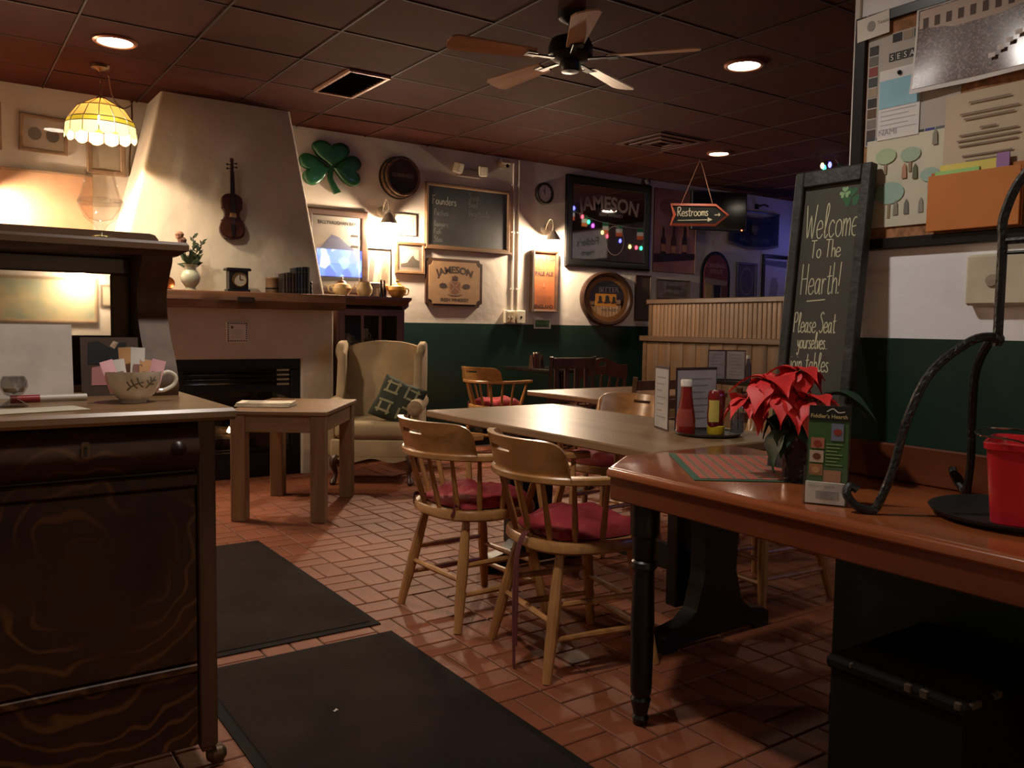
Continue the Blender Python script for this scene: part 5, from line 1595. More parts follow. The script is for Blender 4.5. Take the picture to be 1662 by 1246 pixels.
spots = [(1.80, 2.855, -88, 'honey oak captain chair with red cushion near the oak side table end'),
         (1.85, 2.275, -99, 'honey oak captain chair whose red cushion tie hangs down by its leg'),
         (2.93, 3.36, 92, 'honey oak captain chair across the long table behind the menus'),
         (2.96, 2.36, 86, 'honey oak captain chair across the long table beside the black trestle'),
         (4.17, 6.28, -80, 'honey oak captain chair at the dark table against the green wall')]
chairs = []
for i, (x, y, a, lab) in enumerate(spots):
    o = cap0 if i == 0 else copy_tree(cap0)
    o.location = (x, y, 0); o.rotation_euler = (0, 0, math.radians(a))
    tag(o, lab, 'chair', 'captain chairs'); chairs.append(o)

M_RED = paint('red_cushion', (140, 34, 40), 0.8, var=.15, scale=5, bump=.5, bscale=12)
M_TIE = paint('dark_red_tie', (84, 20, 24), .85)
def seat_cushion(x, y, a, label, tie, seed):
    t = thing('seat_cushion', label, 'cushion', (x, y, .447), math.radians(a), group='red chair cushions')
    rr = random.Random(seed); off = Vector((rr.uniform(0, 9), rr.uniform(0, 9), 0))
    n = 20
    def P(i, j, s):
        u, v = i / n * 2 - 1, j / n * 2 - 1
        q = max(0, (1 - abs(u) ** 4) * (1 - abs(v) ** 4))
        x_ = u * .19 * math.sqrt(1 - v * v * .28); y_ = v * .185 * math.sqrt(1 - u * u * .28) + .01
        wr = mnoise.noise(Vector((x_ * 9, y_ * 9, 0)) + off) * .036 + mnoise.noise(Vector((x_ * 24, y_ * 24, 3)) + off) * .013
        if s == 0: return (x_, y_, .002)
        return (x_, y_, .003 + (.048 + wr) * q ** .45)
    m = MB(); m.slab(P, n, n); m.build('pad', M_RED, t, smooth=60)
    if tie:
        for (dx, ln) in ((.0, .44), (.012, .36)):
            p = smooth_path([(.05 + dx, -.17, .01), (.055 + dx, -.215, .02), (.06 + dx, -.252, -.04), (.06 + dx * 2, -.262, -.2), (.065 + dx, -.26, -ln)], 5)
            MB().tube(p, .012, 6, flat=((0, 1, 0), 1, .18)).build('tie', M_TIE, t)
    else:
        for sx in (-1, 1):
            p = smooth_path([(sx * .13, -.15, .012), (sx * .145, -.19, .02), (sx * .15, -.195, .0), (sx * .14, -.2, -.02)], 4)
            MB().tube(p, .008, 6, flat=((0, 1, 0), 1, .2)).build('tie', M_TIE, t)
    return t
seat_cushion(*spots[0][:3], 'wrinkled red seat cushion on the captain chair toward the side table', False, 1)
seat_cushion(*spots[1][:3], 'red seat cushion with long dangling ties on the captain chair', True, 2)
seat_cushion(*spots[2][:3], 'red seat cushion on the chair behind the menus', False, 3)
seat_cushion(*spots[3][:3], 'red seat cushion on the chair beside the trestle', False, 5)
seat_cushion(*spots[4][:3], 'dark red seat cushion on the chair against the green wall', False, 6)

# ================================================================== long trestle table
M_TOP = wood('worn_table_top', (112, 84, 54), (150, 116, 80), 1, .4, scale=7, coat=.12)
lt = thing('long_table', 'long worn oak dining table on black trestle legs', 'table', (2.38, 2.82, 0))
hx, y0t, y1t, zt = .39, -.79, .79, .732
MB().box(-hx, hx, y0t, y1t, zt - .034, zt, .005).build('table_top', M_TOP, lt)
for s in (-1, 1):
    MB().box(-.06, .06, s * .56 - .03, s * .56 + .03, .08, zt - .09, .006).build('trestle_core', M_BLACK, lt)
for yy in (-.72, .42):
    pts = [(-.11, .66), (.11, .66), (.11, .5), (.09, .42), (.085, .25), (.12, .13), (.17, .09), (.25, .075), (.28, .055), (.28, 0), (.22, 0), (.19, .02), (-.19, .02), (-.22, 0), (-.28, 0), (-.28, .055), (-.25, .075), (-.17, .09), (-.12, .13), (-.085, .25), (-.09, .42), (-.11, .5)]
    m = MB(); m.prism(pts, -yy - .035, -yy + .035, 'xz'); lg = m.build('trestle', M_BLACK, lt)
    MB().box(-.32, .32, yy - .04, yy + .04, .66, .70, .006).build('bearer', M_BLACK, lg)
MB().box(-.02, .02, -.72, .42, .2, .3, .005).build('stretcher', M_BLACK, lt)

# ---- condiments on the long table
ZM = .732
t = thing('round_tray', 'small round metal tray carrying the sauce bottles', 'tray', (2.51, 2.268, ZM))
MB().lathe([(.001, 0), (.105, 0), (.125, .006), (.13, .014), (.127, .014), (.12, .009), (.104, .005), (.001, .005)], 36).build('dish', paint('pewter', (96, 92, 92), .35, metal=.8), t)
M_KET = paint('ketchup_red', (128, 22, 16), .25, coat=.4)
M_CAPW = paint('white_cap', (224, 218, 206), .4)
t = thing('sauce_bottle', 'tapered red sauce bottle with white cap on the round tray', 'bottle', (2.435, 2.315, ZM + .0055))
MB().lathe([(.001, 0), (.036, 0), (.038, .006), (.038, .055), (.03, .1), (.0225, .15), (.0205, .185), (.001, .188)], 22).build('body', M_KET, t)
MB().lathe([(.022, .184), (.0235, .186), (.0235, .206), (.02, .212), (.001, .212)], 20).build('cap', M_CAPW, t)
t2 = MB(); rs = [[(r * math.cos(a), r * math.sin(a), z) for a in [math.radians(150 + 10 * i) for i in range(13)]] for r, z in ((.0386, .03), (.0386, .056), (.0318, .098))]
vs = [p for r in rs for p in r]; fs = []
for i in range(2):
    for j in range(12): fs.append((i * 13 + j, i * 13 + j + 1, (i + 1) * 13 + j + 1, (i + 1) * 13 + j))
t2.add(vs, fs); t2.build('label_print', P_((150, 60, 48)), t)
t = thing('sauce_bottle', 'upside down squeeze bottle of ketchup with yellow cap and label', 'bottle', (2.53, 2.245, ZM + .0055))
t.rotation_euler = (0, 0, .2)
MB().lathe([(.001, 0), (.032, 0), (.034, .004), (.034, .03), (.03, .034)], 22).build('cap', paint('yellow_cap', (206, 170, 40), .4), t)
m = MB()
rs = []
for z, w, d in ((.03, .036, .026), (.045, .045, .03), (.08, .047, .031), (.11, .044, .029), (.14, .045, .03), (.158, .045, .029), (.17, .038, .022), (.174, .02, .01)):
    rs.append([(x, y, z) for x, y in ellipse(0, 0, w, d, 24)])
m.rings(rs); m.build('body', M_KET, t)
m = MB(); rs = [[(w * math.cos(a), d * math.sin(a), z) for a in [math.radians(168 + 7 * i) for i in range(11)]] for z, w, d in ((.05, .0462, .0312), (.08, .0482, .0322), (.11, .0455, .0305), (.135, .0458, .0308))]
vs = [p for r in rs for p in r]; fs = []
for i in range(3):
    for j in range(10): fs.append((i * 11 + j, i * 11 + j + 1, (i + 1) * 11 + j + 1, (i + 1) * 11 + j))
m.add(vs, fs); m.build('label_print', P_((206, 186, 92), .5), t)
t = thing('salt_shaker', 'glass shaker with chrome top on the round tray', 'shaker', (2.575, 2.178, ZM + .0055))
t.scale = (1.2, 1.2, 1.3)
MB().lathe([(.001, 0), (.024, 0), (.026, .01), (.021, .05), (.018, .07), (.016, .07), (.019, .05), (.022, .01), (.001, .006)], 18).build('jar', pane('shaker_glass', .12, (.9, .92, .95)), t)
MB().lathe([(.001, .007), (.0205, .0085), (.018, .045), (.001, .045)], 14).build('pepper', P_((70, 66, 68), .9), t)
MB().lathe([(.019, .068), (.021, .07), (.021, .085), (.014, .098), (.001, .1)], 18).build('top', paint('chrome', (200, 196, 190), .15, metal=1), t)
M_MENU = paint('menu_paper', (176, 172, 170), .6)
M_MEDG = paint('menu_cover', (64, 40, 40), .6)
def menu(x, y, rz, label, z=ZM, w=.2, h=.28):
    t = thing('menu_card', label, 'menu', (x, y, z), rz, group='standing menus')
    for k, s in ((0, 1), (1, -1)):
        m = MB(); m.M = Matrix.Rotation(s * .30, 4, 'Z'); m.box(0, w, -.003, .0, 0, h, .001) if s == 1 else m.box(0, w, .0, .003, 0, h, .001)
        c = m.build('cover', M_MEDG, t)
        m2 = MB(); m2.M = m.M
        (m2.box(.008, w - .006, -.0042, -.003, .008, h - .008) if s == 1 else m2.box(.008, w - .006, .003, .0042, .008, h - .008)); pg = m2.build('page', M_MENU, c)
    return t
# two stiff menus standing open, spine toward the room
def menu_v(x, y, z, rz, label, w=.17, h=.25, ang=.9):
    t = thing('menu_card', label, 'menu', (x, y, z), rz, group='standing menus')
    for s in (-1, 1):
        m = MB(); m.M = Matrix.Rotation(s * ang / 2, 4, 'Z')
        x0q, x1q = (0, w) if s > 0 else (-w, 0)
        m.box(x0q, x1q, .0, .004, 0, h, .0015); c = m.build('cover', M_MEDG, t)
        m2 = MB(); m2.M = m.M; m2.box(x0q + .008 * (s > 0) + .006 * (s < 0), x1q - .006 * (s > 0) - .008 * (s < 0), -.001, .0, .008, h - .01); pg = m2.build('page', M_MENU, c)
        m3 = MB(); m3.M = m.M
        for k in range(7): m3.box(x0q + .03, x1q - .03 - .02 * (k % 3), -.0016, -.001, h - .04 - k * .026, h - .035 - k * .026)
        m3.build('menu_lines', P_((140, 136, 134)), pg)['kind'] = 'stuff'
    return t
def booklet(x, y, z, rz, label, w, h):
    """closed menu standing on edge; printed face toward -y"""
    t = thing('menu_card', label, 'menu', (x, y, z), rz, group='standing menus')
    MB().box(0, w, 0, .004, 0, h, .0015).build('cover', M_MEDG, t)
    pg = MB().box(.009, w - .006, -.001, 0, .008, h - .012).build('page', M_MENU, t)
    m = MB()
    for k in range(7): m.box(.03, w - .03 - .02 * (k % 3), -.0016, -.001, h - .05 - k * .027, h - .045 - k * .027)
    m.build('menu_lines', P_((140, 136, 134)), pg)['kind'] = 'stuff'
    return t
booklet(2.50, 2.558, ZM, math.radians(-113), 'narrow seen menu standing edgewise behind the sauce bottles on the long table', .155, .262)
booklet(2.475, 2.412, ZM, math.radians(-4), 'broad pale menu facing out behind the sauce bottles', .225, .258)
# ================================================================== sideboard with mirror back
M_TIG = tiger_oak('tiger_oak', (42, 22, 10), (62, 35, 17), (98, 64, 34))
M_TIG2 = wood('sideboard_oak', (58, 36, 20), (88, 58, 34), 0, .4, scale=8)
M_TIGV = wood('sideboard_oak_upright', (62, 40, 22), (96, 66, 38), 2, .6, scale=8)
SX0, SX1 = -.62, .585       # body
SYF, SYB = 2.15, 2.84
ST = .935
sb = thing('sideboard', 'antique tiger oak sideboard with mirrored back and rolled top drawer', 'sideboard', (-.02, 2.5, 0))
o0 = Vector((-.02, 2.5, 0))
def sbm():
    m = MB(); m.M = Matrix.Translation(-o0); return m
m = sbm()
pr_ = [(-.648, .622, SYF - .035, .905), (-.652, .626, SYF - .04, .913), (-.652, .626, SYF - .04, .927), (-.645, .62, SYF - .033, ST)]
m.rings([[(a, y, z), (b, y, z), (b, SYB + .01, z), (a, SYB + .01, z)] for a, b, y, z in pr_]); m.build('top', wood('sideboard_top_oak', (106, 78, 50), (142, 106, 70), 0, .35, scale=8, coat=.2), sb, smooth=20)
m = sbm(); m.box(SX0 + .04, SX1 - .045, SYF + .02, SYB, .16, .905); m.build('carcass', M_TIGV, sb)
m = sbm(); m.box(SX1 - .012, SX1 - .004, SYF + .06, SYB - .05, .16, .88); m.build('side_panel', M_TIG, sb)
for x in (SX0, SX1 - .045):
    for y in (SYF, SYB - .05):
        m = sbm(); m.box(x, x + .045, y, y + .05, .06, .905, .004); m.build('corner_post', M_TIGV, sb)
        m = sbm(); m.lathe([(.001, .0), (.012, .0), (.024, .012), (.024, .036), (.012, .048), (.001, .048)], 14, (x + .022, y + .025, .028), axis=0)
        m.box(x + .008, x + .036, y + .012, y + .038, .045, .062, .002)
        m.build('caster', paint('worn_brass', (92, 72, 50), .45, metal=.6), sb)['kind'] = 'stuff'
# rolled drawer front
m = sbm()
prof = [(SYF + .03, .775), (SYF - .012, .785), (SYF - .034, .81), (SYF - .04, .84), (SYF - .03, .872), (SYF - .006, .895), (SYF + .03, .9)]
m.rings([[(x, y, z) for y, z in prof] for x in (SX0 + .047, SX1 - .048)]); dw = m.build('drawer_front', M_TIG, sb, smooth=50)
m = sbm(); m.prism(rrect(.276, .294, .833, .871, .006), -(SYF - .038), -(SYF - .044), 'xz'); kp = m.build('escutcheon', paint('worn_brass', (92, 72, 50), .45, metal=.6), dw)
m = sbm(); m.prism(ellipse(.285, .858, .004, .004, 12) , -(SYF - .044), -(SYF - .0455), 'xz'); m.build('keyhole', M_EBONY, dw)
m = sbm(); m.prism([(.2825, .857), (.2875, .857), (.289, .839), (.281, .839)], -(SYF - .044), -(SYF - .0455), 'xz'); m.build('keyhole', M_EBONY, dw)
m = sbm(); m.lathe([(.001, .0), (.017, .0), (.018, .006), (.012, .014), (.001, .018)], 18, (.487, SYF - .036, .842), axis=1); m.build('knob', paint('dark_knob', (44, 25, 14), .4), dw)
m = sbm(); m.box(SX0 + .047, SX1 - .047, SYF - .016, SYF + .03, .742, .774, .004); m.build('rail', M_TIG, sb)
m = sbm(); m.box(SX0 + .05, SX1 - .05, SYF - .004, SYF + .03, .292, .738, .004); dr_ = m.build('drawer_front', M_TIG, sb)
m = sbm(); m.box(SX0 + .05, SX1 - .05, SYF - .008, SYF + .03, .268, .288, .003); m.build('rail', M_TIG, sb)
m = sbm(); m.box(SX0 + .05, SX1 - .05, SYF - .004, SYF + .03, .075, .264, .004); m.build('drawer_front', M_TIG, sb)
# upstand: scroll columns, shelf, mirror
def column(x0c, x1c):
    zf = [(ST, SYB - .30), (.97, SYB - .305), (1.03, SYB - .275), (1.10, SYB - .215), (1.17, SYB - .175), (1.235, SYB - .175), (1.285, SYB - .215), (1.315, SYB - .245), (1.335, SYB - .25)]
    p = smooth_path([(y, z, 0) for z, y in zf], 4)
    m = sbm()
    m.rings([[(x0c, q.x, q.y), (x1c, q.x, q.y), (x1c, SYB - .02, q.y), (x0c, SYB - .02, q.y)] for q in p])
    return m.build('column', M_TIGV, sb, smooth=45)
column(.505, .588); column(-.625, -.54)
m = sbm(); m.box(-.64, .60, SYB - .05, SYB, ST, 1.335, .003); m.build('back_board', M_TIGV, sb)
m = sbm(); m.box(-.54, .505, SYB - .075, SYB - .05, 1.285, 1.335, .004).build('mirror_rail', M_TIG2, sb)
m = sbm(); m.box(.452, .505, SYB - .075, SYB - .05, ST, 1.285, .004).build('mirror_stile', M_TIGV, sb)
m = sbm(); m.box(-.54, -.487, SYB - .075, SYB - .05, ST, 1.285, .004).build('mirror_stile', M_TIGV, sb)
m = sbm(); m.box(-.487, .452, SYB - .062, SYB - .052, ST + .02, 1.285).build('mirror', mirror_mat('silvered_glass', (.86, .85, .82)), sb)
m = sbm(); m.box(-.487, .452, SYB - .075, SYB - .05, ST, ST + .02, .003).build('mirror_rail', M_TIG2, sb)
m = sbm(); m.rings([[(-.66 + a, SYB - .29 + a, z), (.625 - a, SYB - .29 + a, z), (.625 - a, SYB + .005, z), (-.66 + a, SYB + .005, z)] for a, z in ((.025, 1.335), (.012, 1.345), (.0, 1.35), (.0, 1.366), (.006, 1.374))]); m.build('shelf', M_TIG2, sb, smooth=20)
pts = [(-.63, 1.374), (.595, 1.374), (.595, 1.398), (.585, 1.412), (.57, 1.416), (-.6, 1.416), (-.62, 1.412), (-.63, 1.398)]
m = sbm(); m.prism(pts, -(SYB - .01), -(SYB - .04), 'xz'); m.build('gallery_rail', M_TIG2, sb)

# brandy glass on top
t = thing('brandy_glass', 'large cut glass brandy snifter on the sideboard gallery shelf', 'glass', (.40, 2.592, 1.374))
MB().lathe([(.001, 0), (.036, 0), (.037, .003), (.012, .008), (.008, .016), (.013, .028), (.018, .036), (.04, .055), (.056, .085), (.058, .1), (.046, .135), (.037, .175), (.04, .185), (.038, .185), (.034, .175), (.043, .135), (.054, .1), (.051, .083), (.03, .053), (.001, .045)], 28).build('bowl', pane('snifter_glass', .03, (.95, .94, .93)), t)
MB().lathe([(.0585, .093), (.0592, .1), (.0585, .107)], 14).build('cut_band', pane('snifter_band', .2, (.9, .9, .88)), t)

# tea cup full of sweetener packets
M_CHINA = paint('bone_china', (226, 218, 202), .2, var=.03, coat=.4)
cup = thing('tea_cup', 'large cream tea cup with fern pattern holding sugar packets', 'cup', (.435, 2.36, ST))
MB().lathe([(.001, .004), (.024, .004), (.026, 0), (.03, 0), (.031, .005), (.05, .022), (.064, .05), (.069, .082), (.066, .082), (.06, .05), (.045, .024), (.001, .012)], 30).build('bowl', M_CHINA, cup)
MB().tube(smooth_path([(.062, .0, .068), (.085, 0, .078), (.104, 0, .066), (.1, 0, .044), (.075, 0, .03), (.054, 0, .03)], 6), .0055, 9).build('handle', M_CHINA, cup)
m = MB()
def cups(x, y, w):   # wrap the print round the front of the bowl
    r = .0705 - .02 * max(0, (.06 - y)) / .06 * 1.0; a = -PI / 2 + x / .066
    prof = [(.0, .03), (.022, .0505), (.05, .0645), (.082, .0695)]
    for (z0, r0), (z1, r1) in zip(prof, prof[1:]):
        if z0 <= y <= z1: r = r0 + (r1 - r0) * (y - z0) / (z1 - z0)
    r += .0006
    return (r * math.cos(a), r * math.sin(a), y)
fern = [[(-.03, .035), (-.01, .05), (.012, .056)], [(-.02, .045), (-.028, .058)], [(-.012, .05), (-.018, .064)], [(0, .053), (-.004, .068)], [(-.012, .049), (-.002, .04)], [(.0, .053), (.012, .043)], [(.02, .04), (.034, .055), (.044, .07)], [(.028, .05), (.02, .062)], [(.034, .056), (.03, .07)], [(.03, .05), (.042, .05)], [(.036, .058), (.05, .06)]]
strokes(m, fern, .0035, cups); m.build('fern_print', P_((112, 106, 88)), cup)['kind'] = 'stuff'
rr = random.Random(8)
pk = [((232, 176, 184), 'pink'), ((226, 222, 214), 'white'), ((206, 160, 110), 'tan'), ((226, 222, 214), 'white'), ((196, 148, 100), 'brown'), ((232, 184, 190), 'pink')]
lbl = ['pink sweetener packet leaning at the rim of the tea cup', 'white sugar packet leaning toward the mirror in the cup', 'tan raw sugar packet standing tall in the cup', 'white sugar packet in the middle of the cup', 'brown sugar packet leaning toward the cup handle', 'pink sweetener packet low in the middle of the cup']
for k, (c, nme) in enumerate(pk):
    a = -.5 + k * .22
    px = -.042 + k * .0165
    t = thing('sugar_packet', lbl[k], 'packet', (.435 + px, 2.36 + rr.uniform(-.02, .02), ST + .028), rr.uniform(-.3, .3), 'packets in the tea cup')
    m = MB(); m.M = Matrix.Rotation((px) * 6, 4, 'Y') @ Matrix.Rotation(rr.uniform(-.2, .1), 4, 'X')
    hgt = .085 + .03 * (k in (2, 3)) 
    m.slab(lambda i, j, s: (-.017 + .034 * i / 4, (1 - 2 * s) * -.0025 * math.sin(PI * i / 4) * math.sin(PI * min(.95, j / 5 + .02)) - .0004 * (1 - 2 * s), hgt * j / 5), 4, 5)
    m.build('sachet', paint('packet_' + nme, c, .6), t)
    m2 = MB(); m2.M = m.M; m2.box(-.011, .011, -.0042, -.0034, hgt * .4, hgt * .62); m2.build('brand_print', P_((150, 110, 100)), t)

# white sheet, dark photograph, marker, glass candle holder, order pad on the sideboard
t = thing('white_placard', 'blank white sheet propped against the sideboard mirror', 'sheet', (.12, 2.60, ST))
m = MB(); m.M = Matrix.Rotation(-.10, 4, 'X'); m.box(-.26, .205, -.001, .001, 0, .20); m.build('paper', paint('sheet_white', (206, 196, 186), .8), t)
m = MB(); m.M = Matrix.Rotation(-.10, 4, 'X'); m.box(-.25, .195, .001, .004, 0, .185); m.build('card_back', M_CREAM, t)
t = thing('photo_card', 'dark postcard photograph propped beside the tea cup', 'photo', (.42, 2.60, ST), .0)
m = MB(); m.M = Matrix.Rotation(-.10, 4, 'X'); m.box(-.075, .075, -.002, 0, 0, .165); m.build('card', P_((74, 56, 44)), t)
for pts, c in (([(-.058, .09), (.03, .085), (.045, .15), (.02, .15), (.0, .135), (-.03, .155), (-.055, .15)], (24, 26, 30)), ([(-.05, .03), (-.01, .03), (.0, .07), (-.02, .085), (-.048, .08)], (186, 124, 124)), ([(.0, .14), (.012, .132), (.024, .15), (.01, .155)], (196, 168, 140))):
    m = MB(); m.M = Matrix.Rotation(-.10, 4, 'X'); m.prism(pts, .002, .003, 'xz'); m.build('picture_print', P_(c), t)
t = thing('marker_pen', 'thick white marker with red cap lying on the sideboard', 'marker', (.25, 2.47, ST + .0095), .05)
MB().cyl((-.02, 0, 0), (.09, 0, 0), .009, n=14).build('barrel', P_((196, 186, 172), .4), t)
MB().cyl((-.085, 0, 0), (-.02, 0, 0), .0098, n=14).build('cap', P_((140, 30, 30), .35), t)
t = thing('glass_candle_holder', 'small round glass candle holder on the sideboard beside the placard', 'candle holder', (.165, 2.36, ST))
MB().lathe([(.001, .0), (.03, .0), (.031, .004), (.02, .012), (.007, .02), (.007, .024), (.02, .03), (.031, .048), (.03, .062), (.024, .074), (.022, .074), (.027, .06), (.027, .048), (.001, .03)], 22).build('bowl', pane('holder_glass', .16, (.8, .8, .8)), t)
MB().lathe([(.001, .034), (.02, .036), (.024, .046), (.001, .046)], 14).build('candle', P_((150, 130, 104), .5), t)
t = thing('order_sheets', 'cream order sheets fanned flat on the sideboard top', 'paper', (.17, 2.24, ST))
for k, (dx, a) in enumerate(((0, .12), (.012, .2))):
    m = MB(); m.M = Matrix.Translation((dx, -.01 * k, .0012 * k)) @ Matrix.Rotation(a, 4, 'Z'); m.box(-.16, .12, -.055, .055, 0, .0012); m.build('sheet', M_CREAM, t)

# ================================================================== counter along the right hand wall
M_CTR = wood('cherry_counter', (128, 64, 32), (172, 96, 52), 1, .25, scale=7, coat=.8, coat_rough=.12)
M_CTRE = wood('cherry_edge', (86, 41, 21), (120, 61, 33), 1, .3, scale=7, coat=.3)
CZ = .745
ct = thing('bar_counter', 'polished cherry wood counter with clipped corner and thick front edge', 'counter', (1.88, .6, 0))
c0_ = Vector((1.88, .6, 0))
def ctm():
    m = MB(); m.M = Matrix.Translation(-c0_); return m
out = [(1.605, -.6), (XR - .006, -.6), (XR - .006, 1.446), (XR + .14, 1.446), (XR + .14, 1.975), (1.80, 1.975), (1.605, 1.83)]
out = [(1.605, -.6), (XR - .006, -.6), (XR - .006, 1.447), (2.30, 1.447), (2.30, 1.975), (1.80, 1.975), (1.605, 1.83)]
def inset(pts, d):
    n = len(pts); res = []
    for i in range(n):
        a, b, c = Vector(pts[i - 1]), Vector(pts[i]), Vector(pts[(i + 1) % n])
        n1 = Vector((-(b - a).y, (b - a).x)).normalized(); n2 = Vector((-(c - b).y, (c - b).x)).normalized()
        k = n1 + n2; k = k / max(.3, k.dot(n1)) if k.length > 1e-6 else n1
        res.append(tuple(b + k * d))
    return res
m = ctm(); m.rings([[(x, y, z) for x, y in inset(out, d)] for d, z in ((.006, CZ - .030), (.0, CZ - .024), (0, CZ - .016), (.0012, CZ - .010), (.0045, CZ - .005), (.0095, CZ - .0015), (.016, CZ))]); m.build('counter_top', M_CTR, ct, smooth=30)
m = ctm(); m.box(1.615, 1.64, -.6, 1.825, CZ - .095, CZ - .026, .004); m.build('front_apron', M_CTRE, ct)
m = ctm(); q = Matrix.Translation(-c0_) @ Matrix.Translation((1.7075, 1.9, 0)) @ Matrix.Rotation(math.atan2(.145, .195), 4, 'Z'); m.M = q; m.box(-.115, .115, -.028, -.004, CZ - .095, CZ - .026, .004); m.build('corner_apron', M_CTRE, ct)
m = ctm(); m.box(1.80, 2.28, 1.942, 1.966, CZ - .095, CZ - .026, .004); m.build('end_apron', M_CTRE, ct)
m = ctm(); m.box(XR - .022, XR - .0045, -.6, 1.43, CZ + .0005, CZ + .10, .004); m.build('backsplash', M_CTRE, ct)
m = ctm(); m.lathe([(.001, .0), (.018, .0), (.026, .02), (.02, .03), (.03, .075), (.024, .085), (.03, .095), (.031, .11), (.034, .3), (.03, .455), (.038, .465), (.036, .48), (.03, .485), (.034, .5), (.034, .55), (.042, .56), (.042, .65)], 18, (1.672, 1.735, 0)); m.build('leg', M_BLACK, ct)

# ---- things on the counter
# tartan placemat
M_PMG = paint('placemat_green', (44, 82, 62), .85)
pmat = thing('placemat', 'red tartan placemat with green border lying on the counter', 'placemat', (1.935, 1.632, CZ), math.radians(-37))
def tartan():
    m, nt, b = _new('tartan'); L = nt.links
    tc = nt.nodes.new('ShaderNodeTexCoord')
    col = None
    for ax, sc in (('X', 9.0), ('Y', 9.0)):
        w = nt.nodes.new('ShaderNodeTexWave'); w.bands_direction = ax; w.inputs['Scale'].default_value = sc; w.inputs['Distortion'].default_value = .3
        L.new(tc.outputs['Object'], w.inputs['Vector'])
        r = nt.nodes.new('ShaderNodeValToRGB'); r.color_ramp.elements[0].color = srgb((176, 74, 56)); r.color_ramp.elements[1].color = srgb((70, 92, 74)); r.color_ramp.elements[0].position = .5; r.color_ramp.elements[1].position = .75
        e = r.color_ramp.elements.new(.62); e.color = srgb((196, 132, 100))
        L.new(w.outputs['Fac'], r.inputs['Fac'])
        if col is None: col = r.outputs['Color']
        else:
            mx = nt.nodes.new('ShaderNodeMixRGB'); mx.inputs[0].default_value = .5; L.new(col, mx.inputs[1]); L.new(r.outputs['Color'], mx.inputs[2]); col = mx.outputs[0]
    L.new(col, b.inputs['Base Color']); b.inputs['Roughness'].default_value = .85
    return m
MB().box(-.165, .165, -.235, .235, .0005, .003, .001).build('border', M_PMG, pmat)
MB().box(-.145, .145, -.215, .215, .003, .0042).build('weave', tartan(), pmat)

# poinsettia
M_BRACT = paint('poinsettia_red', (206, 40, 40), .55, var=.15, scale=18)
M_BRACT2 = paint('poinsettia_pink', (216, 84, 72), .55, var=.12, scale=18)
M_PLEAF = paint('poinsettia_green', (34, 64, 40), .55, var=.15, scale=14)
M_POT = paint('black_foil', (16, 15, 18), .25, var=.2, bump=.6, bscale=30)
pt = thing('poinsettia', 'red poinsettia in a black wrapped pot on the counter', 'plant', (1.90, 1.40, CZ))
MB().lathe([(.001, 0), (.034, 0), (.037, .02), (.046, .09), (.056, .125), (.06, .13), (.055, .13), (.044, .1), (.001, .1)], 22).build('pot', M_POT, pt)
def bract_mesh():
    m = MB(); n = 8; vs = []; 
    for i in range(n + 1):
        u = i / n; w = .036 * math.sin(PI * min(1, u ** .8)) * (1 + .18 * math.sin(u * 13)) if 0 < i < n else .001
        zc = .018 * math.sin(PI * u) - .05 * u * u
        x = u * .10
        vs += [(x, -w, zc + .006), (x, 0, zc), (x, w, zc + .006)]
    fs = []
    for i in range(n):
        a = i * 3; fs += [(a, a + 3, a + 4, a + 1), (a + 1, a + 4, a + 5, a + 2)]
    m.add(vs, fs); return m
bm = bract_mesh().build('bract', M_BRACT, pt, smooth=60)
bm2 = bract_mesh().build('bract', M_BRACT2, pt, smooth=60)
lm = bract_mesh().build('leaf', M_PLEAF, pt, smooth=60)
rr = random.Random(21)
heads = [((-.055, .05, .255), 12, 1.0), ((.0, .01, .285), 11, .9), ((-.02, -.055, .215), 12, .95), ((-.085, .095, .205), 10, .85), ((.03, .07, .265), 9, .85), ((-.06, .0, .22), 9, .9)]
used = {bm: False, bm2: False, lm: False}
def put(src, loc, rz, tilt, sc):
    o = src if not used[src] else src.copy()
    if used[src]: COL.objects.link(o)
    used[src] = True
    o.location = loc; o.rotation_euler = (0, tilt, rz); o.scale = (sc, sc, sc)
for (hx_, hy_, hz_), nb, sc in heads:
    MB().tube(smooth_path([(hx_ * .15, hy_ * .15, .09), (hx_ * .6, hy_ * .6, .16), (hx_, hy_, hz_)], 5), .0045, 6).build('stem', M_PLEAF, pt)
    for k in range(nb):
        put(bm2 if (k % 4 == 3 and hz_ < .24) else bm, (hx_, hy_, hz_ + .004 * (k % 3)), 2 * PI * k / nb + rr.uniform(-.2, .2), rr.uniform(-.25, .45) + (.35 if k % 2 else 0), sc * rr.uniform(.75, 1.1))
    c_ = MB()
    for q in range(6): c_.ball((hx_ + rr.uniform(-.01, .01), hy_ + rr.uniform(-.01, .01), hz_ + .008), .005, 6, 5)
    c_.build('flower_centre', P_((150, 150, 40)), pt)['kind'] = 'stuff'
for k in range(12):
    a = 2 * PI * k / 12 + rr.uniform(-.2, .2)
    put(lm, (.02 * math.cos(a), .02 * math.sin(a), .14 + rr.uniform(0, .09)), a, rr.uniform(.1, .9), rr.uniform(.85, 1.2))
put(lm, (.04, -.05, .225), -1.2, -.05, 1.25)
put(lm, (.05, -.03, .22), -.7, .0, 1.3)

# leaning chalk sign
M_WORN = paint('worn_black_wood', (34, 33, 30), .6, var=.35, scale=10, bump=.3, bscale=30)
M_SLATE2 = paint('slate_grey', (66, 62, 54), .8, var=.06, scale=3)
ws_ = thing('welcome_chalkboard', 'tall worn black chalkboard lettered with a welcome leaning on the wall end', 'chalkboard', (2.035, 1.47, CZ))
H_ = .862; lean = .1
B_ = Matrix(((0, -1 * 0, 1, 0), (-1, 0, 0, 0), (0, 1, 0, 0), (0, 0, 0, 1)))
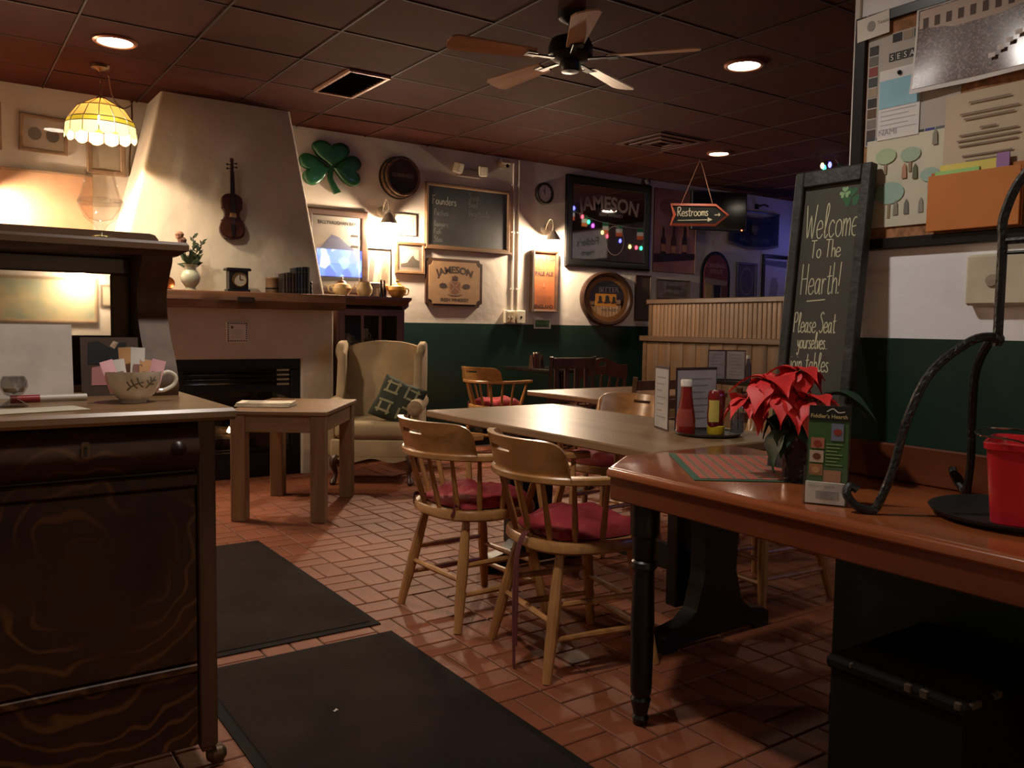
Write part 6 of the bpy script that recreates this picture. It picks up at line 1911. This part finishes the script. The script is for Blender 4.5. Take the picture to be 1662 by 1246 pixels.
# local board frame: u to the right as seen (world -y), v up the board, w out of the face (world -x)
nu = Vector((0, -1, 0)); nv = Vector((lean, 0, 1)).normalized(); nw = nu.cross(nv)
if nw.x > 0: nw = -nw
BM = Matrix((nu, nv, nw)).transposed().to_4x4()
def bd(): m = MB(); m.M = BM; return m
hwb = .122
bd().box(-hwb + .02, hwb - .02, .01, H_ - .01, -.006, .004).build('slate', M_SLATE2, ws_)
bd().box(-hwb, -hwb + .03, 0, H_, -.012, .018, .003).build('frame_rail', M_WORN, ws_)
bd().box(hwb - .03, hwb, 0, H_, -.012, .018, .003).build('frame_rail', M_WORN, ws_)
bd().box(-hwb + .03, hwb - .03, H_ - .045, H_, -.012, .018, .003).build('frame_rail', M_WORN, ws_)
bd().box(-hwb + .03, hwb - .03, 0, .06, -.012, .018, .003).build('frame_rail', M_WORN, ws_)
pb = lambda x, y, w: BM @ Vector((x, y, .0046))
MCH = paint('cream_chalk', (196, 194, 160), .9)
for s, x, y, h, sx in (('Welcome', -.070, .668, .098, .44), ('To The', -.045, .612, .05, .60), ('Hearth!', -.068, .508, .088, .45), ('Please Seat', -.078, .398, .058, .44), ('yourselves..', -.060, .352, .048, .42), ('join tables', -.080, .288, .054, .50)):
    m = MB(); chalk(m, s, x - .008, y, h, .0028, pb, sx=sx * 1.24, gap=.03); m.build('chalk_writing', MCH, ws_)
m = MB(); strokes(m, [[(-.05, .488), (.01, .492)]], .003, pb); m.build('chalk_underline', MCH, ws_)
for (x, y, s, c) in ((.062, .775, 1.0, (38, 92, 52)), (.04, .79, .6, (132, 170, 120))):
    m = MB()
    m.M = BM @ Matrix.Translation((x, y, .0046 + .0006 * (s < 1)))
    for a in (0, 2.1, -2.1):
        q = heart_leaf(a, .11 * s * 1.2); m.add([(px, py, 0) for px, py in q], [tuple(range(len(q)))])
    m.build('shamrock_mark', P_(c), ws_)['kind'] = 'stuff'

# flyer in an acrylic holder
M_ACR = pane('acrylic', .05, (.95, .96, .97))
fh = thing('flyer_holder', 'clear acrylic holder with a green pub flyer and white cards', 'flyer holder', (1.705, 1.175, CZ), math.radians(-62))
# local: faces -y, x across
wv = .048
MB().box(-wv, wv, -.02, .02, 0, .003).build('base', M_ACR, fh)
MB().box(-wv, wv, .012, .014, .003, .235).build('back_sheet', M_ACR, fh)
MB().box(-wv, wv, -.02, -.018, .003, .09).build('front_sheet', M_ACR, fh)
for s in (-1, 1): MB().box(s * wv - .001, s * wv + .001, -.018, .012, .003, .09).build('side_sheet', M_ACR, fh)
fl_ = thing('pub_flyer', 'green printed pub flyer with food photographs in the acrylic holder', 'flyer', (1.705, 1.175, CZ + .0035), math.radians(-62))
MB().box(-.044, .044, .0095, .0115, 0, .225).build('sheet', P_((62, 98, 52)), fl_)
def fp_(pts, c, nm='print', d=-.0088): return MB().prism(pts, d, d + .0006, 'xz').build(nm, P_(c), fl_)
R4 = lambda a, b, c, d: [(a, c), (b, c), (b, d), (a, d)]
fp_(R4(-.044, .044, .19, .225), (20, 20, 18), 'header_print')
for (a, b, c, d, cc) in ((-.038, -.008, .125, .15, (176, 116, 90)), (-.04, -.009, .092, .12, (196, 176, 156)), (-.04, -.01, .062, .088, (170, 112, 70)), (.006, .033, .145, .185, (120, 126, 150)), (-.008, .03, .045, .075, (186, 128, 92))):
    fp_(R4(a, b, c, d), cc, 'photo_print')
for (x, z, c) in ((-.023, .136, (150, 60, 40)), (-.024, .106, (112, 60, 34)), (-.025, .074, (206, 150, 90)), (.02, .165, (150, 60, 50))):
    fp_(ellipse(x, z, .009, .008, 14), c, 'dish_print', -.0082)
m = MB(); print_text(m, "Fiddler's Hearth", 0, .197, .0125, -.0078, bold=.0002); m.build('lettering', P_((206, 190, 130)), fl_)
m = MB(); strokes(m, [[(-.005, .212), (.008, .219), (.02, .211), (.034, .213)]], .0025, lambda x, y, w: (x, .0078, y)); m.build('fiddle_mark', P_((220, 220, 210)), fl_)
m = MB()
for k in range(7): m.box(-.004, .032 - .006 * (k % 3), .0084, .0088, .135 - k * .008, .137 - k * .008)
m.build('text_lines', P_((150, 170, 110)), fl_)['kind'] = 'stuff'
cd = thing('business_cards', 'stack of white cards in the pocket of the acrylic holder', 'cards', (1.705, 1.175, CZ + .0035), math.radians(-62))
MB().box(-.043, .043, -.0165, -.010, .0, .05, .0005).build('stack', P_((246, 242, 232)), cd)
m = MB(); print_text(m, "Fiddler's Hearth", -.008, .038, .009, .0171); m.box(-.02, .03, -.0171, -.0165, .012, .03); m.build('card_print', P_((186, 186, 180)), cd)

# round black serving tray and red bucket
st_ = thing('serving_tray', 'round black serving tray on the counter under the red bucket', 'tray', (1.945, .845, CZ))
MB().lathe([(.001, 0), (.165, 0), (.188, .012), (.192, .018), (.186, .018), (.165, .006), (.001, .006)], 44).build('dish', paint('black_rubber', (20, 18, 18), .6), st_)
bk = thing('red_bucket', 'square red plastic bucket standing on the black tray', 'bucket', (1.90, .80, CZ + .0065), math.radians(20))
bk.scale = (1.2, 1.2, 1.25)
m = MB(); rs = []
for k, z in ((.066, 0), (.07, .004), (.08, .125), (.084, .127), (.085, .137), (.08, .139), (.077, .135), (.067, .01)):
    rs.append([(x, y, z) for x, y in rrect(-k, k, -k, k, .022)])
m.rings(rs); m.build('tub', paint('red_plastic', (196, 30, 42), .35, coat=.2), bk)
for s in (-1, 1): MB().box(s * .084, s * .094, -.012, .012, .12, .138, .003).build('lug', paint('red_plastic', (196, 30, 42), .35, coat=.2), bk)
MB().tube(smooth_path([(-.09, 0, .13), (-.095, .03, .145), (-.06, .095, .148), (.06, .095, .148), (.095, .03, .145), (.09, 0, .13)], 6), .002, 6).build('bail', paint('chrome', (200, 196, 190), .15, metal=1), bk)

# wrought iron rack straddling the tray
rk = thing('iron_rack', 'black wrought iron rack with scrolled feet standing over the tray', 'rack', (1.905, .55, CZ))
r0 = Vector((1.905, .55, CZ))
def rtube(pts, r, nm, n=6, flat=None):
    m = MB(); m.tube([Vector(p) - r0 for p in smooth_path(pts, n)], r, 8); return m.build(nm, M_IRON, rk)
for ye, s in ((.905, 1), (.20, -1)):
    rtube([(1.905, ye, 1.12), (1.905, ye, 1.33), (1.905, ye, 1.40), (1.905, ye - s * .04, 1.485), (1.905, ye - s * .13, 1.53), (1.905, .5525, 1.545)], .0105, 'hoop')
    for sx, fx in ((-1, 1.70), (1, 2.105)):
        ys = ye + s * .15
        d = fx - 1.905
        pts = [(1.905, ye, 1.14), (1.905 + d * .2, ye + s * .035, 1.13), (1.905 + d * .48, ye + s * .09, 1.06), (1.905 + d * .70, ye + s * .115, .95), (1.905 + d * .82, ye + s * .125, .85), (1.905 + d * .93, ye + s * .14, .775), (fx, ys, .7535), (fx + d * .10, ys + s * .025, .762), (fx + d * .13, ys + s * .045, .785), (fx + d * .08, ys + s * .045, .802), (fx + d * .02, ys + s * .035, .795)]
        rtube(pts, .0098, 'scroll_leg')
    m = MB(); m.ball(Vector((1.905, ye, 1.135)) - r0, .014, 10, 7); m.build('collar', M_IRON, rk)
for z in (1.345,):
    rtube([(1.905, .905, z), (1.905, .55, z), (1.905, .20, z)], .0075, 'cross_bar')
    rtube([(1.905, .905, z - .025), (1.905, .55, z - .03), (1.905, .20, z - .025)], .004, 'cross_bar')

# ---- pinboard with papers on the right wall
M_CORK = paint('cork', (150, 104, 70), .9, var=.2, scale=60)
pbd = thing('pinboard', 'black framed cork pinboard on the wall above the counter', 'pinboard', (XR, 1.0, 1.37), -PI / 2)
# local: x to the right as seen (world -y), z up, -y out of the wall
MB().box(-.43, .55, -.012, 0, .01, .63).build('cork', M_CORK, pbd)
for (a, b, c, d) in ((-.44, -.405, 0, .64), (.525, .56, 0, .64)): MB().box(a, b, -.022, 0, c, d, .003).build('frame_rail', M_FDRK, pbd)
for (c, d) in ((0, .03), (.61, .64)): MB().box(-.405, .525, -.022, 0, c, d, .003).build('frame_rail', M_FDRK, pbd)
def sheet(name, label, cat, y1, y0, z0, z1, c, d, curl=0.0, tilt=0.0):
    """paper pinned on the board; y1 > y0 in world, d = distance off the wall"""
    t = thing(name, label, cat, (XR - d, (y0 + y1) / 2, z0), -PI / 2, group='papers on the pinboard')
    t.rotation_euler = (0, tilt, -PI / 2)
    w, h = (y1 - y0) / 2, z1 - z0
    m = MB(); m.slab(lambda i, j, s: (-w + 2 * w * i / 6, -.0006 * (1 - 2 * s) - curl * (1 - j / 6) ** 2 * (.4 + .6 * abs(i / 3 - 1)), h * j / 6), 6, 6)
    m.build('paper', paint('paper_%d_%d_%d' % c, c, .7, var=.03), t, smooth=60)
    return t, w, h
def onp(t, pts, c, d=.0016, nm='print'): return MB().prism(pts, d - .0004, d, 'xz').build(nm, P_(c), t)
t, w, h = sheet('poster', 'grey newspaper poster with a border of tiny photographs on the pinboard', 'poster', 1.40, 1.14, 1.655, 1.945, (168, 160, 152), .0135)
for k in range(9):
    cc = [(70, 52, 48), (120, 108, 100), (90, 60, 40), (40, 34, 34), (150, 130, 110), (60, 64, 60), (130, 60, 50), (100, 96, 90), (54, 44, 40)][k]
    onp(t, R4(-w + .004, -w + .03, .02 + k * .028, .044 + k * .028), cc, nm='photo_print')
    onp(t, R4(-w + .004 + k * .028, -w + .029 + k * .028, .004, .02), cc[::-1], nm='photo_print')
    if k > 2: onp(t, R4(-w - .02 + k * .03, -w + .006 + k * .03, h - .026, h - .004), cc, nm='photo_print')
for k, ch in enumerate('SESA'):
    onp(t, R4(-.068 + k * .0187, -.051 + k * .0187, h - .075, h - .053), (34, 30, 30), nm='letter_block')
    m = MB(); print_text(m, ch, -.0595 + k * .0187, h - .072, .021, .0021); m.build('lettering', P_((214, 208, 200)), t)
t, w, h = sheet('leaflet', 'white leaflet with a pale blue block pinned on the grey poster', 'leaflet', 1.362, 1.245, 1.665, 1.85, (206, 202, 200), .0165)
onp(t, R4(-w + .002, w - .002, h * .45, h * .85), (134, 176, 192), nm='blue_print')
m = MB()
for k in range(5): m.box(-w + .008, w - .01 - .02 * (k % 2), -.0012, -.0008, h * .4 - k * .012, h * .4 + .002 - k * .012)
m.build('text_lines', P_((160, 160, 164)), t)['kind'] = 'stuff'
m = MB(); print_text(m, 'NAMI', -w + .03, .012, .022, .0014); m.build('lettering', P_((140, 136, 140)), t)
MB().ball((0, -.004, h - .015), .006, 8, 6).build('pin', M_FDRK, t)
t, w, h = sheet('business_card', 'white business card taped at the top corner of the pinboard', 'card', 1.43, 1.335, 1.945, 2.005, (206, 200, 190), .0235, tilt=-.05)
onp(t, ellipse(-.005, .032, .012, .014, 16), (140, 134, 128), nm='logo_print')
m = MB(); print_text(m, 'Texas', .03, .03, .014, .0014); m.build('lettering', P_((120, 116, 112)), t)
t, w, h = sheet('crowd_photo', 'glossy colour photograph of a street crowd curling off the pinboard', 'photo', 1.262, .95, 1.765, 1.985, (206, 200, 196), .020, curl=.02)
def crowd():
    m_, nt, b = _new('crowd_print'); L = nt.links
    tc = nt.nodes.new('ShaderNodeTexCoord'); v = nt.nodes.new('ShaderNodeTexVoronoi'); v.inputs['Scale'].default_value = 300
    L.new(tc.outputs['Object'], v.inputs['Vector'])
    sp = nt.nodes.new('ShaderNodeSeparateColor'); L.new(v.outputs['Color'], sp.inputs[0])
    r = nt.nodes.new('ShaderNodeValToRGB'); r.color_ramp.elements[0].color = srgb((74, 60, 58)); r.color_ramp.elements[1].color = srgb((150, 126, 118)); e = r.color_ramp.elements.new(.6); e.color = srgb((100, 78, 74))
    L.new(sp.outputs[0], r.inputs[0]); L.new(r.outputs[0], b.inputs['Base Color']); b.inputs['Roughness'].default_value = .15
    return m_
m = MB(); m.slab(lambda i, j, s: (-w + .006 + (2 * w - .012) * i / 6, -.0011 - .0004 * (1 - s) - .02 * (1 - (j * .94 / 6 + .04)) ** 2 * (.4 + .6 * abs(i / 3 - 1)), .012 + (h - .018) * j / 6), 6, 6); m.build('photo_print', crowd(), t, smooth=60)
onp(t, R4(-w + .01, w - .01, h - .07, h - .01), (186, 168, 156), .0028, 'facade_print')
for k in range(9): onp(t, R4(-w + .02 + k * .03, -w + .034 + k * .03, h - .055, h - .03), (84, 66, 62), .0034, 'window_print')
for k in range(5): onp(t, R4(.04 + .02 * k, .056 + .02 * k, .045 + .013 * k, .056 + .013 * k), (214, 206, 200), .017, 'vehicle_print')
t, w, h = sheet('child_drawing', 'childs watercolour of green trees pinned low on the pinboard', 'drawing', 1.392, 1.165, 1.43, 1.668, (196, 190, 168), .0145, curl=.004)
for (x, z, r, c) in ((-.055, .19, .03, (160, 178, 140)), (.015, .185, .028, (150, 170, 146)), (-.04, .09, .042, (146, 176, 158)), (.07, .125, .026, (150, 176, 160))):
    onp(t, ellipse(x, z, r, r * .7, 18), c, .004, 'tree_print'); onp(t, R4(x - .004, x + .004, z - r * 1.6, z - r * .4), (140, 116, 88), .0038, 'trunk_print')
for (x, z, c) in ((.03, .12, (96, 96, 70)), (.0, .125, (176, 128, 96)), (.01, .03, (110, 108, 100)), (.08, .2, (130, 126, 112)), (-.02, .03, (130, 126, 112)), (.05, .03, (140, 136, 120))):
    onp(t, [(x - .007, z), (x + .007, z), (x + .005, z + .03), (x, z + .04), (x - .006, z + .028)], c, .0046, 'figure_print')
t, w, h = sheet('typed_notice', 'cream typed notice with paragraphs of centred text on the pinboard', 'notice', 1.175, .955, 1.52, 1.745, (186, 168, 142), .0165, curl=.004)
m = MB()
for k in range(13):
    ww = [.05, .0, .07, .06, .0, .02, .07, .075, .07, .0, .06, .05, .03][k]
    if ww: m.box(-ww, ww, -.0058, -.0054, h - .03 - k * .013, h - .026 - k * .013)
m.build('text_lines', P_((128, 108, 92)), t)['kind'] = 'stuff'
t = thing('paper_folder', 'orange brown card folder of papers at the foot of the pinboard', 'folder', (XR - .022, 1.095, 1.405), -PI / 2)
MB().box(-.105, .12, -.018, -.014, 0, .14, .001).build('front_flap', P_((186, 112, 48)), t)
MB().box(-.105, .12, -.004, 0, 0, .15, .001).build('back_flap', P_((176, 104, 44)), t)
MB().box(-.08, .06, -.008, -.005, .01, .165).build('yellow_sheet', P_((214, 196, 96)), t)
MB().box(-.09, .02, -.0125, -.009, .01, .15).build('green_sheet', P_((150, 196, 120)), t)
MB().box(.06, .09, -.0125, -.009, .01, .175).build('purple_tab', P_((150, 110, 160)), t)
# thermostat box under the board
t = thing('plastic_box', 'cream plastic wall box below the pinboard', 'wall box', (XR, 1.03, 1.215), -PI / 2)
MB().box(-.065, .09, -.035, 0, 0, .125, .006).build('cover', M_PLAST, t)
MB().lathe([(.001, .035), (.016, .035), (.014, .04), (.001, .041)], 18, (.0, 0, .06), axis=1).build('dial', P_((150, 136, 112)), t)

# ---- black crate under the counter
M_CRATE = paint('chipped_black', (9, 8, 8), .8, var=.4, scale=10, spec=.15, c2=(18, 15, 13))
M_CHIP = paint('bare_worn_wood', (66, 52, 38), .8, var=.3, scale=40)
cr = thing('black_crate', 'chipped black wooden crate with worn edges under the counter', 'crate', (1.905, .985, 0))
m = MB()
for (a, b, c, d) in ((-.205, -.185, -.155, .155), (.185, .205, -.155, .155)): MB().box(a, b, c, d, 0, .37, .004).build('side', M_CRATE, cr)
for (c, d) in ((-.155, -.135), (.135, .155)): MB().box(-.185, .185, c, d, 0, .37, .004).build('side', M_CRATE, cr)
MB().box(-.215, .215, -.165, .165, .37, .40, .008).build('lid', M_CRATE, cr)
rr = random.Random(5)
for k in (0, 2, 3, 7):
    y = -.15 + k * .035; l = rr.uniform(.006, .02)
    MB().box(-.2165, -.206, y, y + l, .392 - rr.uniform(0, .01), .4012, .002).build('chip', M_CHIP, cr)
for k in (0, 1):
    x = -.2 + k * .09
    MB().box(x, x + rr.uniform(.015, .04), -.1662, -.155, .388, .4012, .002).build('chip', M_CHIP, cr)

# ================================================================== background seating
# dark table against the green wall
M_DTAB = paint('dark_table_top', (36, 30, 26), .18, coat=.6, var=.2)
t = thing('dark_pub_table', 'dark glossy pub table against the green wall', 'table', (5.02, 6.38, 0))
MB().box(-.45, .45, -.36, .36, .725, .76, .006).build('table_top', M_DTAB, t)
MB().lathe([(.001, .0), (.05, .0), (.05, .03), (.03, .06), (.035, .3), (.03, .5), (.045, .7), (.001, .725)], 16).build('pedestal', M_BLACK, t)
for k in range(4):
    a = PI / 4 + PI / 2 * k
    MB().tube(smooth_path([(0, 0, .12), (.15 * math.cos(a), .15 * math.sin(a), .1), (.32 * math.cos(a), .32 * math.sin(a), .02)], 5), .02, 8).build('foot', M_BLACK, t)
t = thing('condiment_caddy', 'small wooden condiment caddy with bottles on the dark table', 'caddy', (4.68, 6.36, .76))
MB().box(-.06, .06, -.04, .04, 0, .01, .002).build('base', M_FBRN, t)
for s in (-1, 1): MB().prism([(-.04, 0), (.04, 0), (.015, .12), (-.015, .12)], s * .058, s * .066, 'yz').build('end_panel', M_FBRN, t)
for x, c in ((-.03, (120, 60, 36)), (.0, (96, 44, 30)), (.03, (110, 84, 60))):
    b_ = MB().lathe([(.001, .01), (.018, .01), (.018, .08), (.01, .1), (.009, .13), (.001, .132)], 12, (x, 0, 0)).build('bottle', P_(c, .3), t)
    MB().cyl((x, 0, .13), (x, 0, .145), .01, n=10).build('cap', P_((206, 200, 190)) if x < .02 else P_((60, 30, 24)), b_)

def side_chair(name, label, mat, x, y, a, top, kind, w=.42, seat_mat=None):
    """plain wooden side chair, front toward +y"""
    t = thing(name, label, 'chair', (x, y, 0), math.radians(a))
    hw = w / 2
    m = MB(); m.box(-hw, hw, -.20, .21, .435, .46, .006); m.build('seat', seat_mat or mat, t)
    for s in (-1, 1):
        MB().tube([(s * (hw - .02), .18, .435), (s * (hw - .015), .19, 0)], [.02, .016], 8).build('leg', mat, t)
        m = MB(); m.tube([(s * (hw - .02), -.25, 0), (s * (hw - .02), -.20, .3), (s * (hw - .02), -.19, .46), (s * (hw - .015), -.235, top - .06 if kind == 'crest' else top)], .02, 4, flat=((0, 1, 0), .9, .9)); m.build('post', mat, t)
        MB().tube([(s * (hw - .02), .185, .2), (s * (hw - .02), -.215, .2)], .01, 6).build('stretcher', mat, t)
    MB().tube([(-hw + .02, .185, .28), (hw - .02, .185, .28)], .01, 6).build('stretcher', mat, t)
    bz = lambda z: -.19 - .045 * (z - .46) / (top - .46)
    def rail(z0, z1, th=.011):
        MB().slab(lambda i, j, s: (-hw + .03 + (2 * hw - .06) * i / 8, bz((z0, z1)[j]) - .012 * math.sin(PI * i / 8) + (th if s else -th), (z0, z1)[j]), 8, 1).build('back_rail', mat, t)
    if kind == 'slat':
        rail(top - .1, top - .01); rail(.52, .56)
        for k in range(4):
            xx = -hw + .085 + k * (w - .17) / 3
            MB().prism([(xx - .022, .56), (xx + .022, .56), (xx + .022, top - .1), (xx - .022, top - .1)], .205, .217, 'xz').build('slat', mat, t)
    elif kind == 'ladder':
        for z in (top - .075, top - .19, top - .30): rail(z, z + .055)
    elif kind == 'crest':
        def cr_(i, j, s):
            u = i / 16 * 2 - 1
            ztop = top - .045 + .04 * math.cos(u * PI / 2) + .018 * math.cos(u * PI * 1.5)
            zb = top - .155 + .02 * math.cos(u * PI)
            z = zb + (ztop - zb) * j / 4
            return (u * (hw + .005), bz(z) - .02 * math.cos(u * PI / 2) + (.012 if s else -.012), z)
        MB().slab(cr_, 16, 4, lambda i, j: not (j == 2 and i in (7, 8))).build('crest_rail', mat, t)
        for k in range(5):
            xx = -hw + .07 + k * (w - .14) / 4
            MB().tube([(xx * .8, -.17, .46), (xx * .9, -.2, .6), (xx, bz(top - .15) - .01, top - .14)], [.008, .012, .007], 7).build('spindle', mat, t)
    return t
M_DW = wood('walnut_chair', (58, 38, 32), (92, 62, 52), 2, .4)
M_RW = wood('red_brown_chair', (62, 32, 22), (104, 58, 40), 2, .35, coat=.2)
M_MW = wood('mid_oak_chair', (96, 66, 44), (138, 100, 68), 2, .4)
side_chair('slat_back_chair', 'dark slat back chair at the dark table by the green wall', M_DW, 4.42, 5.72, 0, .90, 'slat', .49)
side_chair('crest_back_chair', 'red brown crested chair with pierced top rail beside the slat chair', M_RW, 5.02, 5.90, -28, .865, 'crest', .46)
t = thing('square_oak_table', 'square oak table standing behind the long table', 'table', (3.83, 4.17, 0))
MB().box(-.57, .57, -.365, .365, .69, .722, .005).build('table_top', wood('square_top', (104, 72, 46), (146, 104, 70), 0, .3, coat=.3), t)
MB().lathe([(.001, 0), (.05, 0), (.045, .05), (.035, .2), (.04, .6), (.06, .69)], 16).build('pedestal', M_BLACK, t)
for k in range(4):
    a = PI / 4 + PI / 2 * k
    MB().tube(smooth_path([(0, 0, .12), (.16 * math.cos(a), .16 * math.sin(a), .1), (.33 * math.cos(a), .33 * math.sin(a), .02)], 5), .02, 8).build('foot', M_BLACK, t)
side_chair('ladder_back_chair', 'mid brown ladder back chair tucked at the square oak table', M_MW, 3.46, 3.72, 0, .87, 'ladder', .44)
side_chair('ladder_back_chair', 'dark brown ladder back chair beyond the sauce bottles', M_RW, 3.80, 3.10, -25, .84, 'ladder', .42)
t = thing('booth_table', 'small table with menus by the panelled partition', 'table', (5.42, 4.35, 0))
MB().box(-.38, .38, -.38, .38, .72, .75, .005).build('table_top', M_DTAB, t)
MB().lathe([(.001, 0), (.22, 0), (.2, .02), (.04, .05), (.035, .6), (.06, .72)], 18).build('pedestal', M_BLACK, t)
menu_v(5.14, 4.48, .75, math.radians(-40), 'small open menu standing on the far booth table', .15, .235, -.6)
t = thing('sauce_bottle', 'small white capped bottle on the far booth table', 'bottle', (5.26, 4.36, .75))
MB().lathe([(.001, 0), (.028, 0), (.028, .1), (.014, .15), (.012, .17), (.001, .171)], 14).build('body', P_((96, 84, 80), .3), t)
MB().cyl((0, 0, .17), (0, 0, .195), .014, n=12).build('cap', M_CAPW, t)

# ---- panelled partition by the booths
M_BEAD = wood('beadboard', (80, 58, 37), (108, 80, 54), 2, .45, scale=10, rand=.06)
M_BEADT = wood('partition_trim', (62, 43, 27), (86, 61, 40), 1, .45)
XP = 6.32
pa = thing('panelled_partition', 'honey wood beadboard partition with ledge dividing off the booths', 'partition', (XP, 5.4, 0))
p0 = Vector((XP, 5.4, 0))
def pm_(): m = MB(); m.M = Matrix.Translation(-p0); return m
ya, yb = 4.05, 6.58
pm_().box(XP + .03, XP + .09, ya, yb, .06, 1.45).build('core', M_BEADT, pa)
first_ = None
n_up = 44; wdt = (yb - ya - .1) / n_up
for k in range(n_up):
    y = ya + .05 + k * wdt
    if first_ is None:
        m = MB(); m.prism([(0, .03), (.002, .002), (.005, .0), (wdt - .005, .0), (wdt - .002, .002), (wdt - .0005, .03)], 0, .335)
        m.v = [(q[1], q[0], q[2]) for q in m.v]; m.f = [f[::-1] for f in m.f]
        first_ = m.build('plank', M_BEAD, pa); o = first_
    else: o = first_.copy(); COL.objects.link(o)
    o.location = (.0, y - 5.4, 1.065)
low = None
n_lo = 14; wl_ = (yb - ya - .1) / n_lo
for k in range(n_lo):
    y = ya + .05 + k * wl_
    if low is None:
        m = MB(); m.prism([(0, .03), (.002, .002), (.005, .0), (wl_ - .005, .0), (wl_ - .002, .002), (wl_ - .0005, .03)], 0, .93)
        m.v = [(q[1], q[0], q[2]) for q in m.v]; m.f = [f[::-1] for f in m.f]
        low = m.build('plank', wood('low_plank', (74, 54, 36), (100, 75, 52), 2, .45, scale=8, rand=.08), pa); o = low
    else: o = low.copy(); COL.objects.link(o)
    o.location = (-.07, y - 5.4, .08)
pm_().box(XP - .04, XP + .03, ya, yb, .06, 1.01).build('lower_core', M_BEADT, pa)
pm_().box(XP - .11, XP + .03, ya - .01, yb + .03, 1.01, 1.065, .006).build('ledge', M_BEADT, pa)
pm_().box(XP - .03, XP + .11, ya - .01, yb + .02, 1.40, 1.45, .006).build('cap_rail', M_BEADT, pa)
pm_().box(XP - .005, XP + .10, yb - .05, yb + .005, 1.065, 1.40, .004).build('end_post', M_BEADT, pa)
pm_().box(XP - .075, XP + .03, yb - .05, yb + .01, 0, 1.01, .004).build('end_post', M_BEADT, pa)
pm_().box(XP - .005, XP + .10, ya, ya + .05, 1.065, 1.40, .004).build('end_post', M_BEADT, pa)
pm_().box(XP - .075, XP + .03, ya, ya + .05, 0, 1.01, .004).build('end_post', M_BEADT, pa)
